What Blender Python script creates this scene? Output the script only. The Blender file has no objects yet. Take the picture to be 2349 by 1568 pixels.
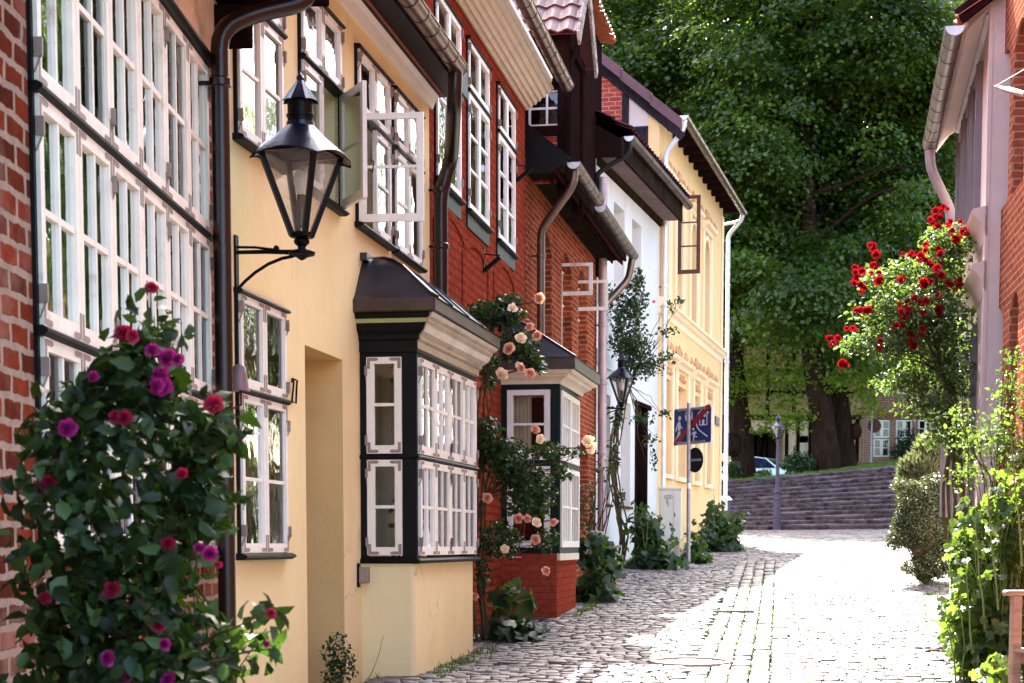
import bpy, bmesh, math, random
import numpy as np
from mathutils import Vector, Matrix
random.seed(7); rng = np.random.default_rng(7)
scene = bpy.context.scene
R = math.radians
# ---------------------------------------------------------------- camera, sky, sun
PITCH = 4.9; FOC = 4000.0; CAMZ = 1.6
SHF = math.tan(R(PITCH)) + 467/FOC
cd = bpy.data.cameras.new("camera"); cam = bpy.data.objects.new("camera", cd)
scene.collection.objects.link(cam); scene.camera = cam
cam.location = (0, 0, CAMZ); cam.rotation_euler = (R(90-PITCH), 0, 0)
cd.sensor_width = 36; cd.lens = 36*FOC/2349; cd.shift_y = SHF*FOC/2349
cd.clip_start = 0.1; cd.clip_end = 6000
cd.dof.use_dof = True; cd.dof.focus_distance = 17.0; cd.dof.aperture_fstop = 7.0
SUN_EL = 45; SUN_AZ = -1.5      # degrees, azimuth from +Y towards +X
sd = Vector((math.sin(R(SUN_AZ))*math.cos(R(SUN_EL)), math.cos(R(SUN_AZ))*math.cos(R(SUN_EL)), math.sin(R(SUN_EL))))
sl = bpy.data.lights.new("sun", 'SUN'); sl.energy = 5.0; sl.angle = R(0.5); sl.color = (1, .975, .90)
so = bpy.data.objects.new("sun", sl); scene.collection.objects.link(so)
so.rotation_euler = (-sd).to_track_quat('-Z', 'Y').to_euler(); so.location = (0, 0, 40)
w = bpy.data.worlds.new("World"); scene.world = w; w.use_nodes = True
nt = w.node_tree; bg = nt.nodes["Background"]
sky = nt.nodes.new("ShaderNodeTexSky"); sky.sky_type = 'NISHITA'; sky.sun_disc = False
sky.dust_density = 3.5; sky.ozone_density = .6; sky.sun_elevation = R(SUN_EL); sky.sun_rotation = R(SUN_AZ)
nt.links.new(sky.outputs[0], bg.inputs[0]); bg.inputs[1].default_value = 0.15
scene.render.engine = 'CYCLES'
scene.view_settings.view_transform = 'Standard'; scene.view_settings.look = 'None'
scene.view_settings.exposure = 3.0; scene.view_settings.gamma = 1
# ---------------------------------------------------------------- surveying helpers
def ray(u, v):
    cx = (u-1174.5)/FOC; cy = (784-v)/FOC + SHF
    c, s = math.cos(R(PITCH)), math.sin(R(PITCH))
    return Vector((cx, c + cy*s, -s + cy*c))
def P(u, v, y):
    d = ray(u, v); return Vector((d.x/d.y*y, y, CAMZ + d.z/d.y*y))
def interp(x, xs, ys): return float(np.interp(x, xs, ys))
GY = [-60, 0, 15, 17, 21, 24, 28, 31.7, 36, 47, 55, 60.5]
GZ = [-1.5, 0, .48, .54, .66, .78, 1.02, 1.21, 1.37, 1.72, 2.0, 2.12]
def G(y): return float(np.interp(y, GY, GZ))
class Frame:
    """vertical plane: s runs along T, d outwards along N, z up"""
    def __init__(f, o, T, N=None):
        f.O = Vector((o[0], o[1])); f.T = Vector(T).normalized()
        f.N = Vector(N).normalized() if N else Vector((f.T.y, -f.T.x))
    def w(f, s, d, z):
        return (f.O.x+f.T.x*s+f.N.x*d, f.O.y+f.T.y*s+f.N.y*d, z)
    def pix(f, u, v, d=0):
        r = ray(u, v); o = f.O + f.N*d
        # t*r.xy = o + s*T
        det = r.x*(-f.T.y) + r.y*f.T.x
        t = (o.x*(-f.T.y) + o.y*f.T.x)/det
        s = (r.x*t - o.x)*f.T.x + (r.y*t - o.y)*f.T.y
        return s, CAMZ + r.z*t
    def sub(f, s, d, T=None, N=None):     # frame with new origin, directions given in (s,d)
        o = f.O + f.T*s + f.N*d
        t = f.T if T is None else f.T*T[0] + f.N*T[1]
        n = f.N if N is None else f.T*N[0] + f.N*N[1]
        return Frame(o, t, n)
W0 = Frame((0, 0), (1, 0), (0, 1))     # s=x, d=y
# ---------------------------------------------------------------- materials
def nn(nt, t, **k):
    n = nt.nodes.new(t)
    for a, b in k.items(): setattr(n, a, b)
    return n
def lk(nt, a, b): nt.links.new(a, b)
def newmat(name):
    m = bpy.data.materials.new(name); m.use_nodes = True
    return m, m.node_tree, m.node_tree.nodes["Principled BSDF"]
def ramp(nt, fac, stops):
    r = nn(nt, "ShaderNodeValToRGB"); lk(nt, fac, r.inputs[0])
    el = r.color_ramp.elements
    while len(el) < len(stops): el.new(.5)
    for e, (p, c) in zip(el, stops): e.position = p; e.color = (*c, 1)
    return r.outputs[0]
def mixc(nt, f, a, b, blend='MIX'):
    m = nn(nt, "ShaderNodeMix", data_type='RGBA', blend_type=blend)
    for i, x in ((0, f), (6, a), (7, b)):
        if hasattr(x, 'links'): lk(nt, x, m.inputs[i])
        else: m.inputs[i].default_value = x if i == 0 else ((*x, 1) if len(x) == 3 else x)
    return m.outputs[2]
def noise(nt, vec, scale, detail=4, rough=.55):
    n = nn(nt, "ShaderNodeTexNoise"); n.inputs['Scale'].default_value = scale
    n.inputs['Detail'].default_value = detail; n.inputs['Roughness'].default_value = rough
    if vec is not None: lk(nt, vec, n.inputs['Vector'])
    return n.outputs[0]
def bump(nt, h, bsdf, strength=.3, dist=.01):
    b = nn(nt, "ShaderNodeBump"); b.inputs['Strength'].default_value = strength
    b.inputs['Distance'].default_value = dist; lk(nt, h, b.inputs['Height']); lk(nt, b.outputs[0], bsdf.inputs['Normal'])
def simple(name, col, rough=.6, metal=0, var=.15, vscale=6, bstr=.15, bscale=60, dirt=None, stretch=None, spec=.5):
    m, nt, b = newmat(name)
    tc = nn(nt, "ShaderNodeTexCoord"); vec = tc.outputs['Object']
    if stretch:
        mp = nn(nt, "ShaderNodeMapping"); mp.inputs['Scale'].default_value = stretch; lk(nt, vec, mp.inputs[0]); vec = mp.outputs[0]
    n1 = noise(nt, vec, vscale, 6, .6)
    c = ramp(nt, n1, [(.3, tuple(x*(1-var) for x in col)), (.7, tuple(min(1, x*(1+var)) for x in col))])
    if dirt:
        n2 = noise(nt, vec, vscale*.37, 8, .7)
        f = ramp(nt, n2, [(dirt[1], (0, 0, 0)), (dirt[1]+.15, (1, 1, 1))])
        c = mixc(nt, f, c, dirt[0])
    lk(nt, c, b.inputs['Base Color'])
    b.inputs['Roughness'].default_value = rough; b.inputs['Metallic'].default_value = metal; b.inputs['Specular IOR Level'].default_value = (.0 if rough >= .7 else spec)
    if bstr: bump(nt, noise(nt, vec, bscale, 3), b, bstr, .01)
    return m
def plaster(name, col, streak, patch, bstr=.3):
    m, nt, b = newmat(name); tc = nn(nt, "ShaderNodeTexCoord"); ob = tc.outputs['Object']; uv = tc.outputs['UV']
    c = ramp(nt, noise(nt, ob, 1.1, 7, .62), [(.3, tuple(x*.93 for x in col)), (.7, tuple(min(1, x*1.05) for x in col))])
    c = mixc(nt, ramp(nt, noise(nt, ob, .55, 5, .5), [(.54, (0, 0, 0)), (.57, (.55, .55, .55))]), c, patch)
    mp = nn(nt, "ShaderNodeMapping"); mp.inputs['Scale'].default_value = (7, .45, 1); lk(nt, uv, mp.inputs[0])
    c = mixc(nt, ramp(nt, noise(nt, mp.outputs[0], 1.6, 6, .7), [(.56, (0, 0, 0)), (.72, (.45, .45, .45))]), c, streak)
    vo = nn(nt, "ShaderNodeTexVoronoi", feature='DISTANCE_TO_EDGE'); vo.inputs['Scale'].default_value = .9
    nz = nn(nt, "ShaderNodeTexNoise"); nz.inputs['Scale'].default_value = 3.0; nz.inputs['Detail'].default_value = 6; lk(nt, uv, nz.inputs['Vector'])
    vm = nn(nt, "ShaderNodeVectorMath", operation='MULTIPLY_ADD'); lk(nt, nz.outputs[1], vm.inputs[0]); vm.inputs[1].default_value = (.5, .5, 0); lk(nt, uv, vm.inputs[2]); lk(nt, vm.outputs[0], vo.inputs['Vector'])
    crk = ramp(nt, vo.outputs['Distance'], [(0, (1, 1, 1)), (.006, (0, 0, 0))]); gate = ramp(nt, noise(nt, ob, .8, 3), [(.52, (0, 0, 0)), (.6, (.5, .5, .5))])
    f = nn(nt, "ShaderNodeMath", operation='MULTIPLY'); lk(nt, crk, f.inputs[0]); lk(nt, gate, f.inputs[1])
    c = mixc(nt, f.outputs[0], c, tuple(x*.45 for x in col))
    lk(nt, c, b.inputs['Base Color']); b.inputs['Roughness'].default_value = .9; b.inputs['Specular IOR Level'].default_value = 0
    bump(nt, noise(nt, ob, 9, 8, .7), b, bstr, .02); return m
def brickmat(name, c1, c2, mortar, bw=.25, rh=.075, ms=.012, rough=.8, dist=.01, bst=.6, stain=None):
    m, nt, b = newmat(name)
    tc = nn(nt, "ShaderNodeTexCoord"); uv = tc.outputs['UV']
    nz = nn(nt, "ShaderNodeTexNoise"); nz.inputs['Scale'].default_value = 9; nz.inputs['Detail'].default_value = 3; lk(nt, uv, nz.inputs['Vector'])
    vm = nn(nt, "ShaderNodeVectorMath", operation='MULTIPLY_ADD')
    lk(nt, nz.outputs[1], vm.inputs[0]); vm.inputs[1].default_value = (dist*2, dist*2, 0); lk(nt, uv, vm.inputs[2])
    br = nn(nt, "ShaderNodeTexBrick"); lk(nt, vm.outputs[0], br.inputs['Vector'])
    br.inputs['Scale'].default_value = 1; br.inputs['Brick Width'].default_value = bw; br.inputs['Row Height'].default_value = rh
    br.inputs['Mortar Size'].default_value = ms; br.inputs['Mortar Smooth'].default_value = .3; br.inputs['Bias'].default_value = -.1
    br.inputs['Color1'].default_value = (*c1, 1); br.inputs['Color2'].default_value = (*c2, 1); br.inputs['Mortar'].default_value = (*mortar, 1)
    n1 = noise(nt, uv, 14, 5, .65)
    c = mixc(nt, .55, br.outputs[0], ramp(nt, n1, [(.3, (.45, .45, .45)), (.7, (1.3, 1.25, 1.2))]), 'MULTIPLY')
    if stain:
        f = ramp(nt, noise(nt, uv, 1.3, 6, .7), [(.5, (0, 0, 0)), (.7, (1, 1, 1))]); c = mixc(nt, f, c, mixc(nt, .6, c, stain))
    lk(nt, c, b.inputs['Base Color']); b.inputs['Roughness'].default_value = rough; b.inputs['Specular IOR Level'].default_value = .0
    inv = nn(nt, "ShaderNodeMath", operation='SUBTRACT'); inv.inputs[0].default_value = 1; lk(nt, br.outputs[1], inv.inputs[1])
    ad = nn(nt, "ShaderNodeMath", operation='MULTIPLY_ADD'); lk(nt, n1, ad.inputs[0]); ad.inputs[1].default_value = .5; lk(nt, inv.outputs[0], ad.inputs[2])
    bump(nt, ad.outputs[0], b, bst, .012)
    return m
def glassmat(name, tint=(.9, .95, .92), refl=.03):
    m, nt, b = newmat(name); nt.nodes.remove(b)
    out = nt.nodes["Material Output"]
    t = nn(nt, "ShaderNodeBsdfTransparent"); t.inputs[0].default_value = (*tint, 1)
    g = nn(nt, "ShaderNodeBsdfGlossy"); g.inputs['Roughness'].default_value = .02
    lw = nn(nt, "ShaderNodeFresnel"); lw.inputs['IOR'].default_value = 1.55
    tc = nn(nt, "ShaderNodeTexCoord")
    bp = nn(nt, "ShaderNodeBump"); bp.inputs['Strength'].default_value = .12; bp.inputs['Distance'].default_value = .02
    lk(nt, noise(nt, tc.outputs['Object'], 5, 2), bp.inputs['Height']); lk(nt, bp.outputs[0], g.inputs['Normal'])
    ad = nn(nt, "ShaderNodeMath", operation='MULTIPLY_ADD'); lk(nt, lw.outputs[0], ad.inputs[0]); ad.inputs[1].default_value = 1.0; ad.inputs[2].default_value = refl
    mx = nn(nt, "ShaderNodeMixShader"); lk(nt, ad.outputs[0], mx.inputs[0]); lk(nt, t.outputs[0], mx.inputs[1]); lk(nt, g.outputs[0], mx.inputs[2])
    lk(nt, mx.outputs[0], out.inputs[0]); return m
def leafmat(name, c1, c2, trans=.35, tcol=(.25, .4, .03), rough=.45, c3=None):
    m, nt, b = newmat(name)
    at = nn(nt, "ShaderNodeAttribute", attribute_name="rnd")
    st = [(0, c1), (.6, c2)] + ([(1, c3)] if c3 else [])
    c = ramp(nt, at.outputs['Fac'], st)
    lk(nt, c, b.inputs['Base Color']); b.inputs['Roughness'].default_value = rough; b.inputs['Specular IOR Level'].default_value = .3
    tr = nn(nt, "ShaderNodeBsdfTranslucent"); tr.inputs[0].default_value = (*tcol, 1)
    mx = nn(nt, "ShaderNodeMixShader"); mx.inputs[0].default_value = trans
    lk(nt, b.outputs[0], mx.inputs[1]); lk(nt, tr.outputs[0], mx.inputs[2]); lk(nt, mx.outputs[0], nt.nodes["Material Output"].inputs[0])
    return m
M = {}
M['brick_old'] = brickmat('old_brick', (.20, .038, .018), (.055, .018, .013), (.31, .235, .185), .235, .100, .018, dist=.020, stain=(.30, .2, .16))
M['brick_orange'] = brickmat('orange_brick', (.30, .058, .022), (.13, .026, .013), (.32, .17, .11), .25, .08, .011, stain=(.12, .03, .015))
M['brick_right'] = brickmat('right_brick', (.38, .10, .05), (.26, .06, .03), (.40, .25, .18), .25, .08, .011, bst=.8)
M['brick_gable'] = brickmat('gable_brick', (.42, .07, .05), (.30, .045, .035), (.50, .26, .2), .26, .09, .010)
M['brick_far'] = brickmat('far_brick', (.30, .09, .06), (.18, .06, .045), (.5, .42, .36), .25, .085, .016)
M['red_render'] = brickmat('red_limewash', (.32, .062, .032), (.25, .047, .026), (.22, .040, .022), .27, .095, .016, dist=.022, bst=1.0, stain=(.16, .035, .02))
M['red_brick_paint'] = brickmat('painted_red_brick', (.34, .07, .04), (.29, .055, .03), (.28, .05, .03), .25, .085, .008)
M['yellow'] = plaster('yellow_render', (.84, .71, .39), (.72, .55, .28), (.86, .745, .46))
M['yellow_deep'] = simple('deep_yellow_render', (.74, .48, .21), .85, var=.08, vscale=2, bstr=.25, bscale=30)
M['ochre'] = plaster('ochre_render', (.82, .55, .28), (.62, .34, .12), (.78, .52, .25))
M['ochre_light'] = simple('ochre_trim', (.86, .68, .46), .8, var=.05, vscale=3, bstr=.1, bscale=30)
M['terracotta'] = simple('terracotta_ornament', (.55, .32, .18), .8, var=.3, vscale=20)
M['white_render'] = plaster('white_render', (.60, .61, .61), (.42, .40, .39), (.63, .64, .63), .7)
M['pink_render'] = simple('pink_grey_render', (.60, .48, .45), .8, var=.08, vscale=2, bstr=.2, bscale=30, dirt=((.38, .28, .25), .62))
M['cream_plaster'] = simple('cream_plaster', (.68, .52, .38), .85, var=.2, vscale=6, bstr=.6, bscale=12, dirt=((.42, .28, .18), .58))
M['cream_wood'] = simple('cream_painted_wood', (.70, .62, .48), .6, var=.1, vscale=5, bstr=.1, dirt=((.45, .33, .2), .66))
M['white'] = simple('white_paint', (.80, .78, .71), .4, var=.05, vscale=8, bstr=.06, dirt=((.6, .52, .46), .68))
M['white_old'] = simple('weathered_white_paint', (.80, .75, .65), .5, var=.08, vscale=8, bstr=.1, dirt=((.42, .3, .22), .58))
M['plate'] = simple('corner_plate', (.26, .20, .17), .6, var=.2)
M['black'] = simple('black_paint', (.005, .0055, .006), .5, var=.3, spec=.15)
M['darkgreen'] = simple('dark_green_paint', (.004, .013, .012), .5, var=.2, spec=.15)
M['palegreen'] = simple('pale_green_paint', (.34, .36, .16), .5, var=.1)
M['brownpipe'] = simple('dark_brown_pipe', (.013, .0045, .0035), .28, metal=.2, var=.3, dirt=((.05, .025, .018), .70))
M['copper'] = simple('weathered_copper', (.17, .095, .065), .32, metal=.9, var=.35, vscale=5, bstr=.05, dirt=((.08, .05, .04), .6))
M['zinc'] = simple('aged_zinc', (.16, .122, .10), .38, metal=.85, var=.3, vscale=4, bstr=.05, dirt=((.13, .09, .07), .58))
M['zinc_light'] = simple('bright_zinc', (.62, .60, .62), .38, metal=.6, var=.15, bstr=.03)
M['zinc_paint'] = simple('greyed_pipe', (.36, .29, .30), .45, metal=.2, var=.2, vscale=3)
M['lead'] = simple('lead_roofing', (.040, .036, .045), .3, metal=.4, var=.35, vscale=4, bstr=.3, bscale=7)
M['timber'] = simple('dark_timber', (.013, .0065, .0065), .8, spec=.15, var=.3, bstr=.3, stretch=(1, 1, .2))
M['timber_grey'] = simple('grey_timber', (.03, .022, .028), .85, spec=.15, var=.5, bstr=.4, stretch=(4, 4, .6))
M['soffit_dark'] = simple('dark_soffit_boards', (.022, .016, .011), .7, spec=.25, var=.4, vscale=3, dirt=((.06, .042, .028), .6))
M['slate_tile'] = simple('dark_roof_tile', (.028, .010, .012), .75, spec=.2, var=.4, vscale=7)
M['maroon_tile'] = simple('maroon_tile', (.10, .027, .033), .5, var=.3, vscale=6, dirt=((.07, .03, .04), .6))
M['orange_tile'] = simple('orange_tile', (.42, .12, .045), .6, var=.35, vscale=9)
M['lichen'] = simple('lichen_board', (.35, .33, .30), .9, var=.6, vscale=22, dirt=((.02, .015, .015), .5))
M['bronze'] = simple('brown_sheet_metal', (.065, .045, .035), .45, metal=.5, var=.35, vscale=5)
M['stone'] = simple('window_sill_stone', (.10, .045, .035), .7)
M['glass'] = glassmat('window_glass'); M['glass_clear'] = glassmat('clear_glass', (.95, .97, .96), .03)
def dustyglass():
    m, nt, b = newmat('lantern_glass'); nt.nodes.remove(b); t = nn(nt, "ShaderNodeBsdfTransparent"); t.inputs[0].default_value = (.95, .94, .92, 1)
    d = nn(nt, "ShaderNodeBsdfTranslucent"); d.inputs[0].default_value = (.85, .80, .72, 1); d2 = nn(nt, "ShaderNodeBsdfDiffuse"); d2.inputs[0].default_value = (.8, .76, .70, 1)
    g = nn(nt, "ShaderNodeBsdfGlossy"); g.inputs['Roughness'].default_value = .05; tc = nn(nt, "ShaderNodeTexCoord")
    a = nn(nt, "ShaderNodeMixShader"); a.inputs[0].default_value = .5; lk(nt, d.outputs[0], a.inputs[1]); lk(nt, d2.outputs[0], a.inputs[2])
    c = nn(nt, "ShaderNodeMixShader"); lk(nt, ramp(nt, noise(nt, tc.outputs['Object'], 6, 5, .7), [(.35, (.10, .10, .10)), (.7, (.34, .34, .34))]), c.inputs[0]); lk(nt, t.outputs[0], c.inputs[1]); lk(nt, a.outputs[0], c.inputs[2])
    e = nn(nt, "ShaderNodeMixShader"); e.inputs[0].default_value = .07; lk(nt, c.outputs[0], e.inputs[1]); lk(nt, g.outputs[0], e.inputs[2]); lk(nt, e.outputs[0], nt.nodes['Material Output'].inputs[0]); return m
M['glass_lamp'] = dustyglass()
M['bulb'] = simple('bulb_glass', (.75, .72, .68), .15, var=.02, bstr=0)
M['iron'] = simple('black_iron', (.004, .004, .005), .38, metal=.0, spec=.12, var=.3, vscale=12)
M['lantern_blue'] = simple('lantern_black_enamel', (.008, .011, .028), .25, metal=.2, var=.3)
M['lamp_grey'] = simple('grey_iron_paint', (.075, .068, .10), .7, var=.15)
M['galv'] = simple('galvanised_steel', (.32, .31, .33), .5, metal=.6, var=.25, vscale=20)
M['sign_blue'] = simple('sign_blue', (.004, .012, .12), .35, var=.05, bstr=0)
M['sign_red'] = simple('sign_red', (.30, .008, .012), .35, var=.05, bstr=0)
M['sign_white'] = simple('sign_white', (.72, .70, .72), .4, var=.03, bstr=0)
M['cabinet'] = simple('cabinet_grey', (.55, .54, .48), .5, var=.06, bstr=.02, dirt=((.4, .38, .33), .66))
M['concrete'] = simple('concrete', (.34, .30, .26), .9, var=.25, vscale=15, bstr=.4)
M['bark'] = simple('linden_bark', (.024, .015, .011), .95, spec=.1, var=.55, vscale=3, bstr=1.0, bscale=8, stretch=(3, 3, .6))
M['stem'] = simple('rose_cane', (.10, .075, .04), .7, var=.4, vscale=10)
M['stem_green'] = simple('green_stalk', (.16, .22, .06), .6, var=.3, vscale=10)
M['bench'] = simple('bench_teak', (.38, .22, .16), .6, var=.25, vscale=4, bstr=.3, stretch=(1, 1, 6))
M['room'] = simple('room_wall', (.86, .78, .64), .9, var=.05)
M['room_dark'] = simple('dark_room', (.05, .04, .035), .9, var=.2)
M['curtain'] = simple('curtain', (.62, .50, .38), .9, var=.1, stretch=(12, 12, .3), bstr=.5, bscale=6)
M['grey_trim'] = simple('grey_violet_trim', (.17, .135, .15), .5, var=.1)
M['car_white'] = simple('car_silver_paint', (.52, .60, .64), .2, metal=.3, var=.03, bstr=0)
M['car_glass'] = simple('car_glass', (.01, .015, .05), .05, var=.1, bstr=0)
M['rubber'] = simple('tyre_rubber', (.02, .02, .02), .8)
M['ochre_far'] = simple('shaded_ochre_infill', (.34, .25, .12), .9, var=.15)  # ochre darkened so the shade on this wall sits in the colour
M['leaf_backlit'] = leafmat('backlit_linden_leaf', (.03, .065, .008), (.075, .12, .012), .5, (.26, .38, .02), .5, (.11, .15, .02))  # linden leaf lightened; sun shining through is put into the colour
M['soffit_grey'] = simple('grey_brown_soffit', (.17, .125, .12), .7, var=.2, spec=.2)
M['cornice_bronze'] = simple('weathered_cornice_paint', (.40, .33, .24), .32, var=.2, vscale=4, dirt=((.15, .11, .08), .55), stretch=(1, 1, 3))
M['sheer'] = leafmat('sheer_curtain', (.8, .78, .72), (.85, .83, .78), .5, (.85, .83, .78), .9)
M['earth'] = simple('earth', (.10, .07, .05), .95, var=.4, vscale=8, bstr=.6, bscale=20)
M['bell'] = simple('bell_enamel', (.20, .12, .13), .4, var=.2)
# foliage
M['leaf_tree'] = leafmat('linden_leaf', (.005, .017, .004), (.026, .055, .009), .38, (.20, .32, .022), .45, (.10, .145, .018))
M['leaf_rose'] = leafmat('rose_leaf', (.0025, .010, .002), (.008, .026, .004), .14, (.10, .22, .012), .5, (.06, .11, .03))
M['leaf_climb'] = leafmat('climber_leaf', (.007, .02, .009), (.018, .045, .016), .2, (.08, .17, .015), .35, (.04, .07, .02))
M['leaf_bright'] = leafmat('sunlit_hollyhock_leaf', (.02, .05, .010), (.06, .115, .022), .36, (.18, .28, .03), .36, (.17, .22, .07))  # lighter hollyhock leaf, with sunlight put into the colour
M['leaf_holly_shade'] = leafmat('shaded_hollyhock_leaf', (.007, .026, .011), (.02, .05, .018), .25, (.11, .22, .02), .4, (.05, .09, .02))  # the same hollyhock leaf darkened, shade put into the colour
M['leaf_box'] = leafmat('box_leaf', (.016, .026, .009), (.045, .06, .022), .2, (.12, .15, .03), .25, (.16, .18, .09))
M['leaf_heath'] = leafmat('rosemary_leaf', (.06, .07, .03), (.12, .13, .06), .25, (.2, .24, .08), .6, (.19, .14, .09))
M['leaf_red_rose'] = leafmat('red_rose_leaf', (.012, .028, .010), (.045, .08, .022), .32, (.18, .28, .04), .25, (.2, .24, .13))
M['grass'] = leafmat('grass_blade', (.03, .06, .008), (.07, .12, .015), .3, (.16, .28, .02), .6)
def petal(name, a, b_, t):
    return leafmat(name, a, b_, .3, t, .6)
M['p_magenta'] = petal('magenta_petal', (.20, .006, .10), (.36, .02, .20), (.5, .03, .25))
M['p_crimson'] = petal('crimson_petal', (.16, .004, .025), (.3, .01, .06), (.45, .02, .06))
M['p_peach'] = petal('peach_petal', (.74, .30, .20), (.80, .50, .40), (.8, .4, .25))
M['p_pale'] = petal('pale_petal', (.90, .70, .50), (.92, .78, .62), (.95, .7, .45))
M['p_red'] = petal('red_petal', (.09, .0015, .003), (.20, .003, .006), (.3, .004, .008))
scene.cycles.use_denoising = True; scene.cycles.max_bounces = 7; scene.cycles.diffuse_bounces = 4
scene.cycles.glossy_bounces = 3; scene.cycles.transparent_max_bounces = 10; scene.cycles.transmission_bounces = 4
scene.cycles.sample_clamp_indirect = 6
COL = scene.collection
# ---------------------------------------------------------------- things and parts
def wloc(o):
    v = Vector((0, 0, 0))
    while o: v = v + Vector(o.location); o = o.parent
    return v
def thing(name, label, cat, loc, group=None):
    o = bpy.data.objects.new(name, None); COL.objects.link(o); o.location = loc
    o.empty_display_size = .2
    o['label'] = label; o['category'] = cat
    if group: o['group'] = group
    return o
def tag(o, label, cat, group=None):
    o['label'] = label; o['category'] = cat
    if group: o['group'] = group
    return o
class MB:
    def __init__(s, F=W0): s.v = []; s.f = []; s.uv = []; s.F = F; s.marks = []
    def mark(s, i): s.marks.append((len(s.f), i)); return s
    def add(s, o):
        n = len(s.v); s.v += o.v; s.f += [[k+n for k in f] for f in o.f]; s.uv += o.uv; return s
    def fr(s, F): s.F = F; return s
    def poly(s, pts, F=None):
        F = F or s.F; n = len(s.v)
        a, b, c = Vector(pts[0]), Vector(pts[1]), Vector(pts[2])
        nr = (b-a).cross(c-a)
        if nr.length < 1e-12 and len(pts) > 3: nr = (c-a).cross(Vector(pts[3])-a)
        ax = max(range(3), key=lambda i: abs(nr[i]))
        ij = ((1, 2), (0, 2), (0, 1))[ax]
        for p in pts: s.v.append(F.w(*p))
        s.uv.append([(p[ij[0]], p[ij[1]]) for p in pts])
        s.f.append(list(range(n, n+len(pts))))
        return s
    def box(s, s0, s1, d0, d1, z0, z1, F=None, skip=''):
        q = [(s0, d0, z0), (s1, d0, z0), (s1, d1, z0), (s0, d1, z0), (s0, d0, z1), (s1, d0, z1), (s1, d1, z1), (s0, d1, z1)]
        for k, ix in (('b', (3, 2, 1, 0)), ('t', (4, 5, 6, 7)), ('k', (0, 1, 5, 4)), ('r', (1, 2, 6, 5)), ('f', (2, 3, 7, 6)), ('l', (3, 0, 4, 7))):
            if k not in skip: s.poly([q[i] for i in ix], F)
        return s
    def bar(s, a, b, wd, ht, F=None, up=(0, 0, 1)):
        """rectangular bar from a to b (frame coords)"""
        a, b = Vector(a), Vector(b); t = (b-a).normalized(); u = Vector(up)
        if abs(t.dot(u)) > .98: u = Vector((0, 1, 0))
        x = t.cross(u).normalized(); y = x.cross(t)
        q = []
        for p in (a, b):
            for i, j in ((-1, -1), (1, -1), (1, 1), (-1, 1)): q.append(tuple(p + x*i*wd/2 + y*j*ht/2))
        for ix in ((0, 1, 2, 3), (7, 6, 5, 4), (0, 4, 5, 1), (1, 5, 6, 2), (2, 6, 7, 3), (3, 7, 4, 0)): s.poly([q[i] for i in ix], F)
        return s
    def extr(s, prof, s0, s1, cap=True, F=None, m0=0, m1=0):
        """closed (d,z) profile swept along s; m0,m1 mitre: s offset per d"""
        n = len(prof)
        for i in range(n):
            a, b = prof[i], prof[(i+1) % n]
            s.poly([(s0+m0*a[0], *a), (s1+m1*a[0], *a), (s1+m1*b[0], *b), (s0+m0*b[0], *b)], F)
        if cap:
            s.poly([(s0+m0*p[0], *p) for p in prof], F); s.poly([(s1+m1*p[0], *p) for p in reversed(prof)], F)
        return s
    def tube(s, pts, r, n=8, F=None, cap=True):
        """pts in frame coords; r number or list"""
        F = F or s.F; P3 = [Vector(F.w(*p)) for p in pts]; m = len(P3)
        rr = r if isinstance(r, (list, tuple)) else [r]*m
        base = len(s.v); prev = None; L = 0
        for i, p in enumerate(P3):
            t = (P3[min(i+1, m-1)] - P3[max(i-1, 0)]).normalized()
            if prev is None:
                u = Vector((0, 0, 1)) if abs(t.z) < .9 else Vector((0, 1, 0)); x = t.cross(u).normalized()
            else: x = (prev - t*prev.dot(t)).normalized()
            prev = x; y = t.cross(x)
            if i: L += (p-P3[i-1]).length
            for k in range(n):
                a = 2*math.pi*k/n; s.v.append(tuple(p + (x*math.cos(a) + y*math.sin(a))*rr[i]))
        for i in range(m-1):
            for k in range(n):
                k2 = (k+1) % n
                s.f.append([base+i*n+k, base+i*n+k2, base+(i+1)*n+k2, base+(i+1)*n+k])
                s.uv.append([(k/n, i*.1), ((k+1)/n, i*.1), ((k+1)/n, i*.1+.1), (k/n, i*.1+.1)])
        if cap:
            for o, rv in ((0, 1), ((m-1)*n, 0)):
                ix = [base+o+k for k in range(n)]
                if rv: ix.reverse()
                s.f.append(ix); s.uv.append([(0, 0)]*n)
        return s
    def lathe(s, c, prof, n=24, F=None, arc=(0, 1)):
        """profile [(r,z)] about vertical axis at c=(s,d,z)"""
        F = F or s.F; O = Vector(F.w(*c)); base = len(s.v); m = len(prof)
        for r, z in prof:
            for k in range(n):
                a = 2*math.pi*k/n; s.v.append((O.x+r*math.cos(a), O.y+r*math.sin(a), O.z+z))
        for i in range(m-1):
            for k in range(n):
                k2 = (k+1) % n; s.f.append([base+i*n+k, base+i*n+k2, base+(i+1)*n+k2, base+(i+1)*n+k]); s.uv.append([(0, 0), (.1, 0), (.1, .1), (0, .1)])
        return s
    def ball(s, c, r, n=12, sc=(1, 1, 1)):
        return s.lathe(c, [(r*math.sin(math.pi*i/8)*sc[0]+1e-5, -r*math.cos(math.pi*i/8)*sc[2]) for i in range(9)], n)
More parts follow.
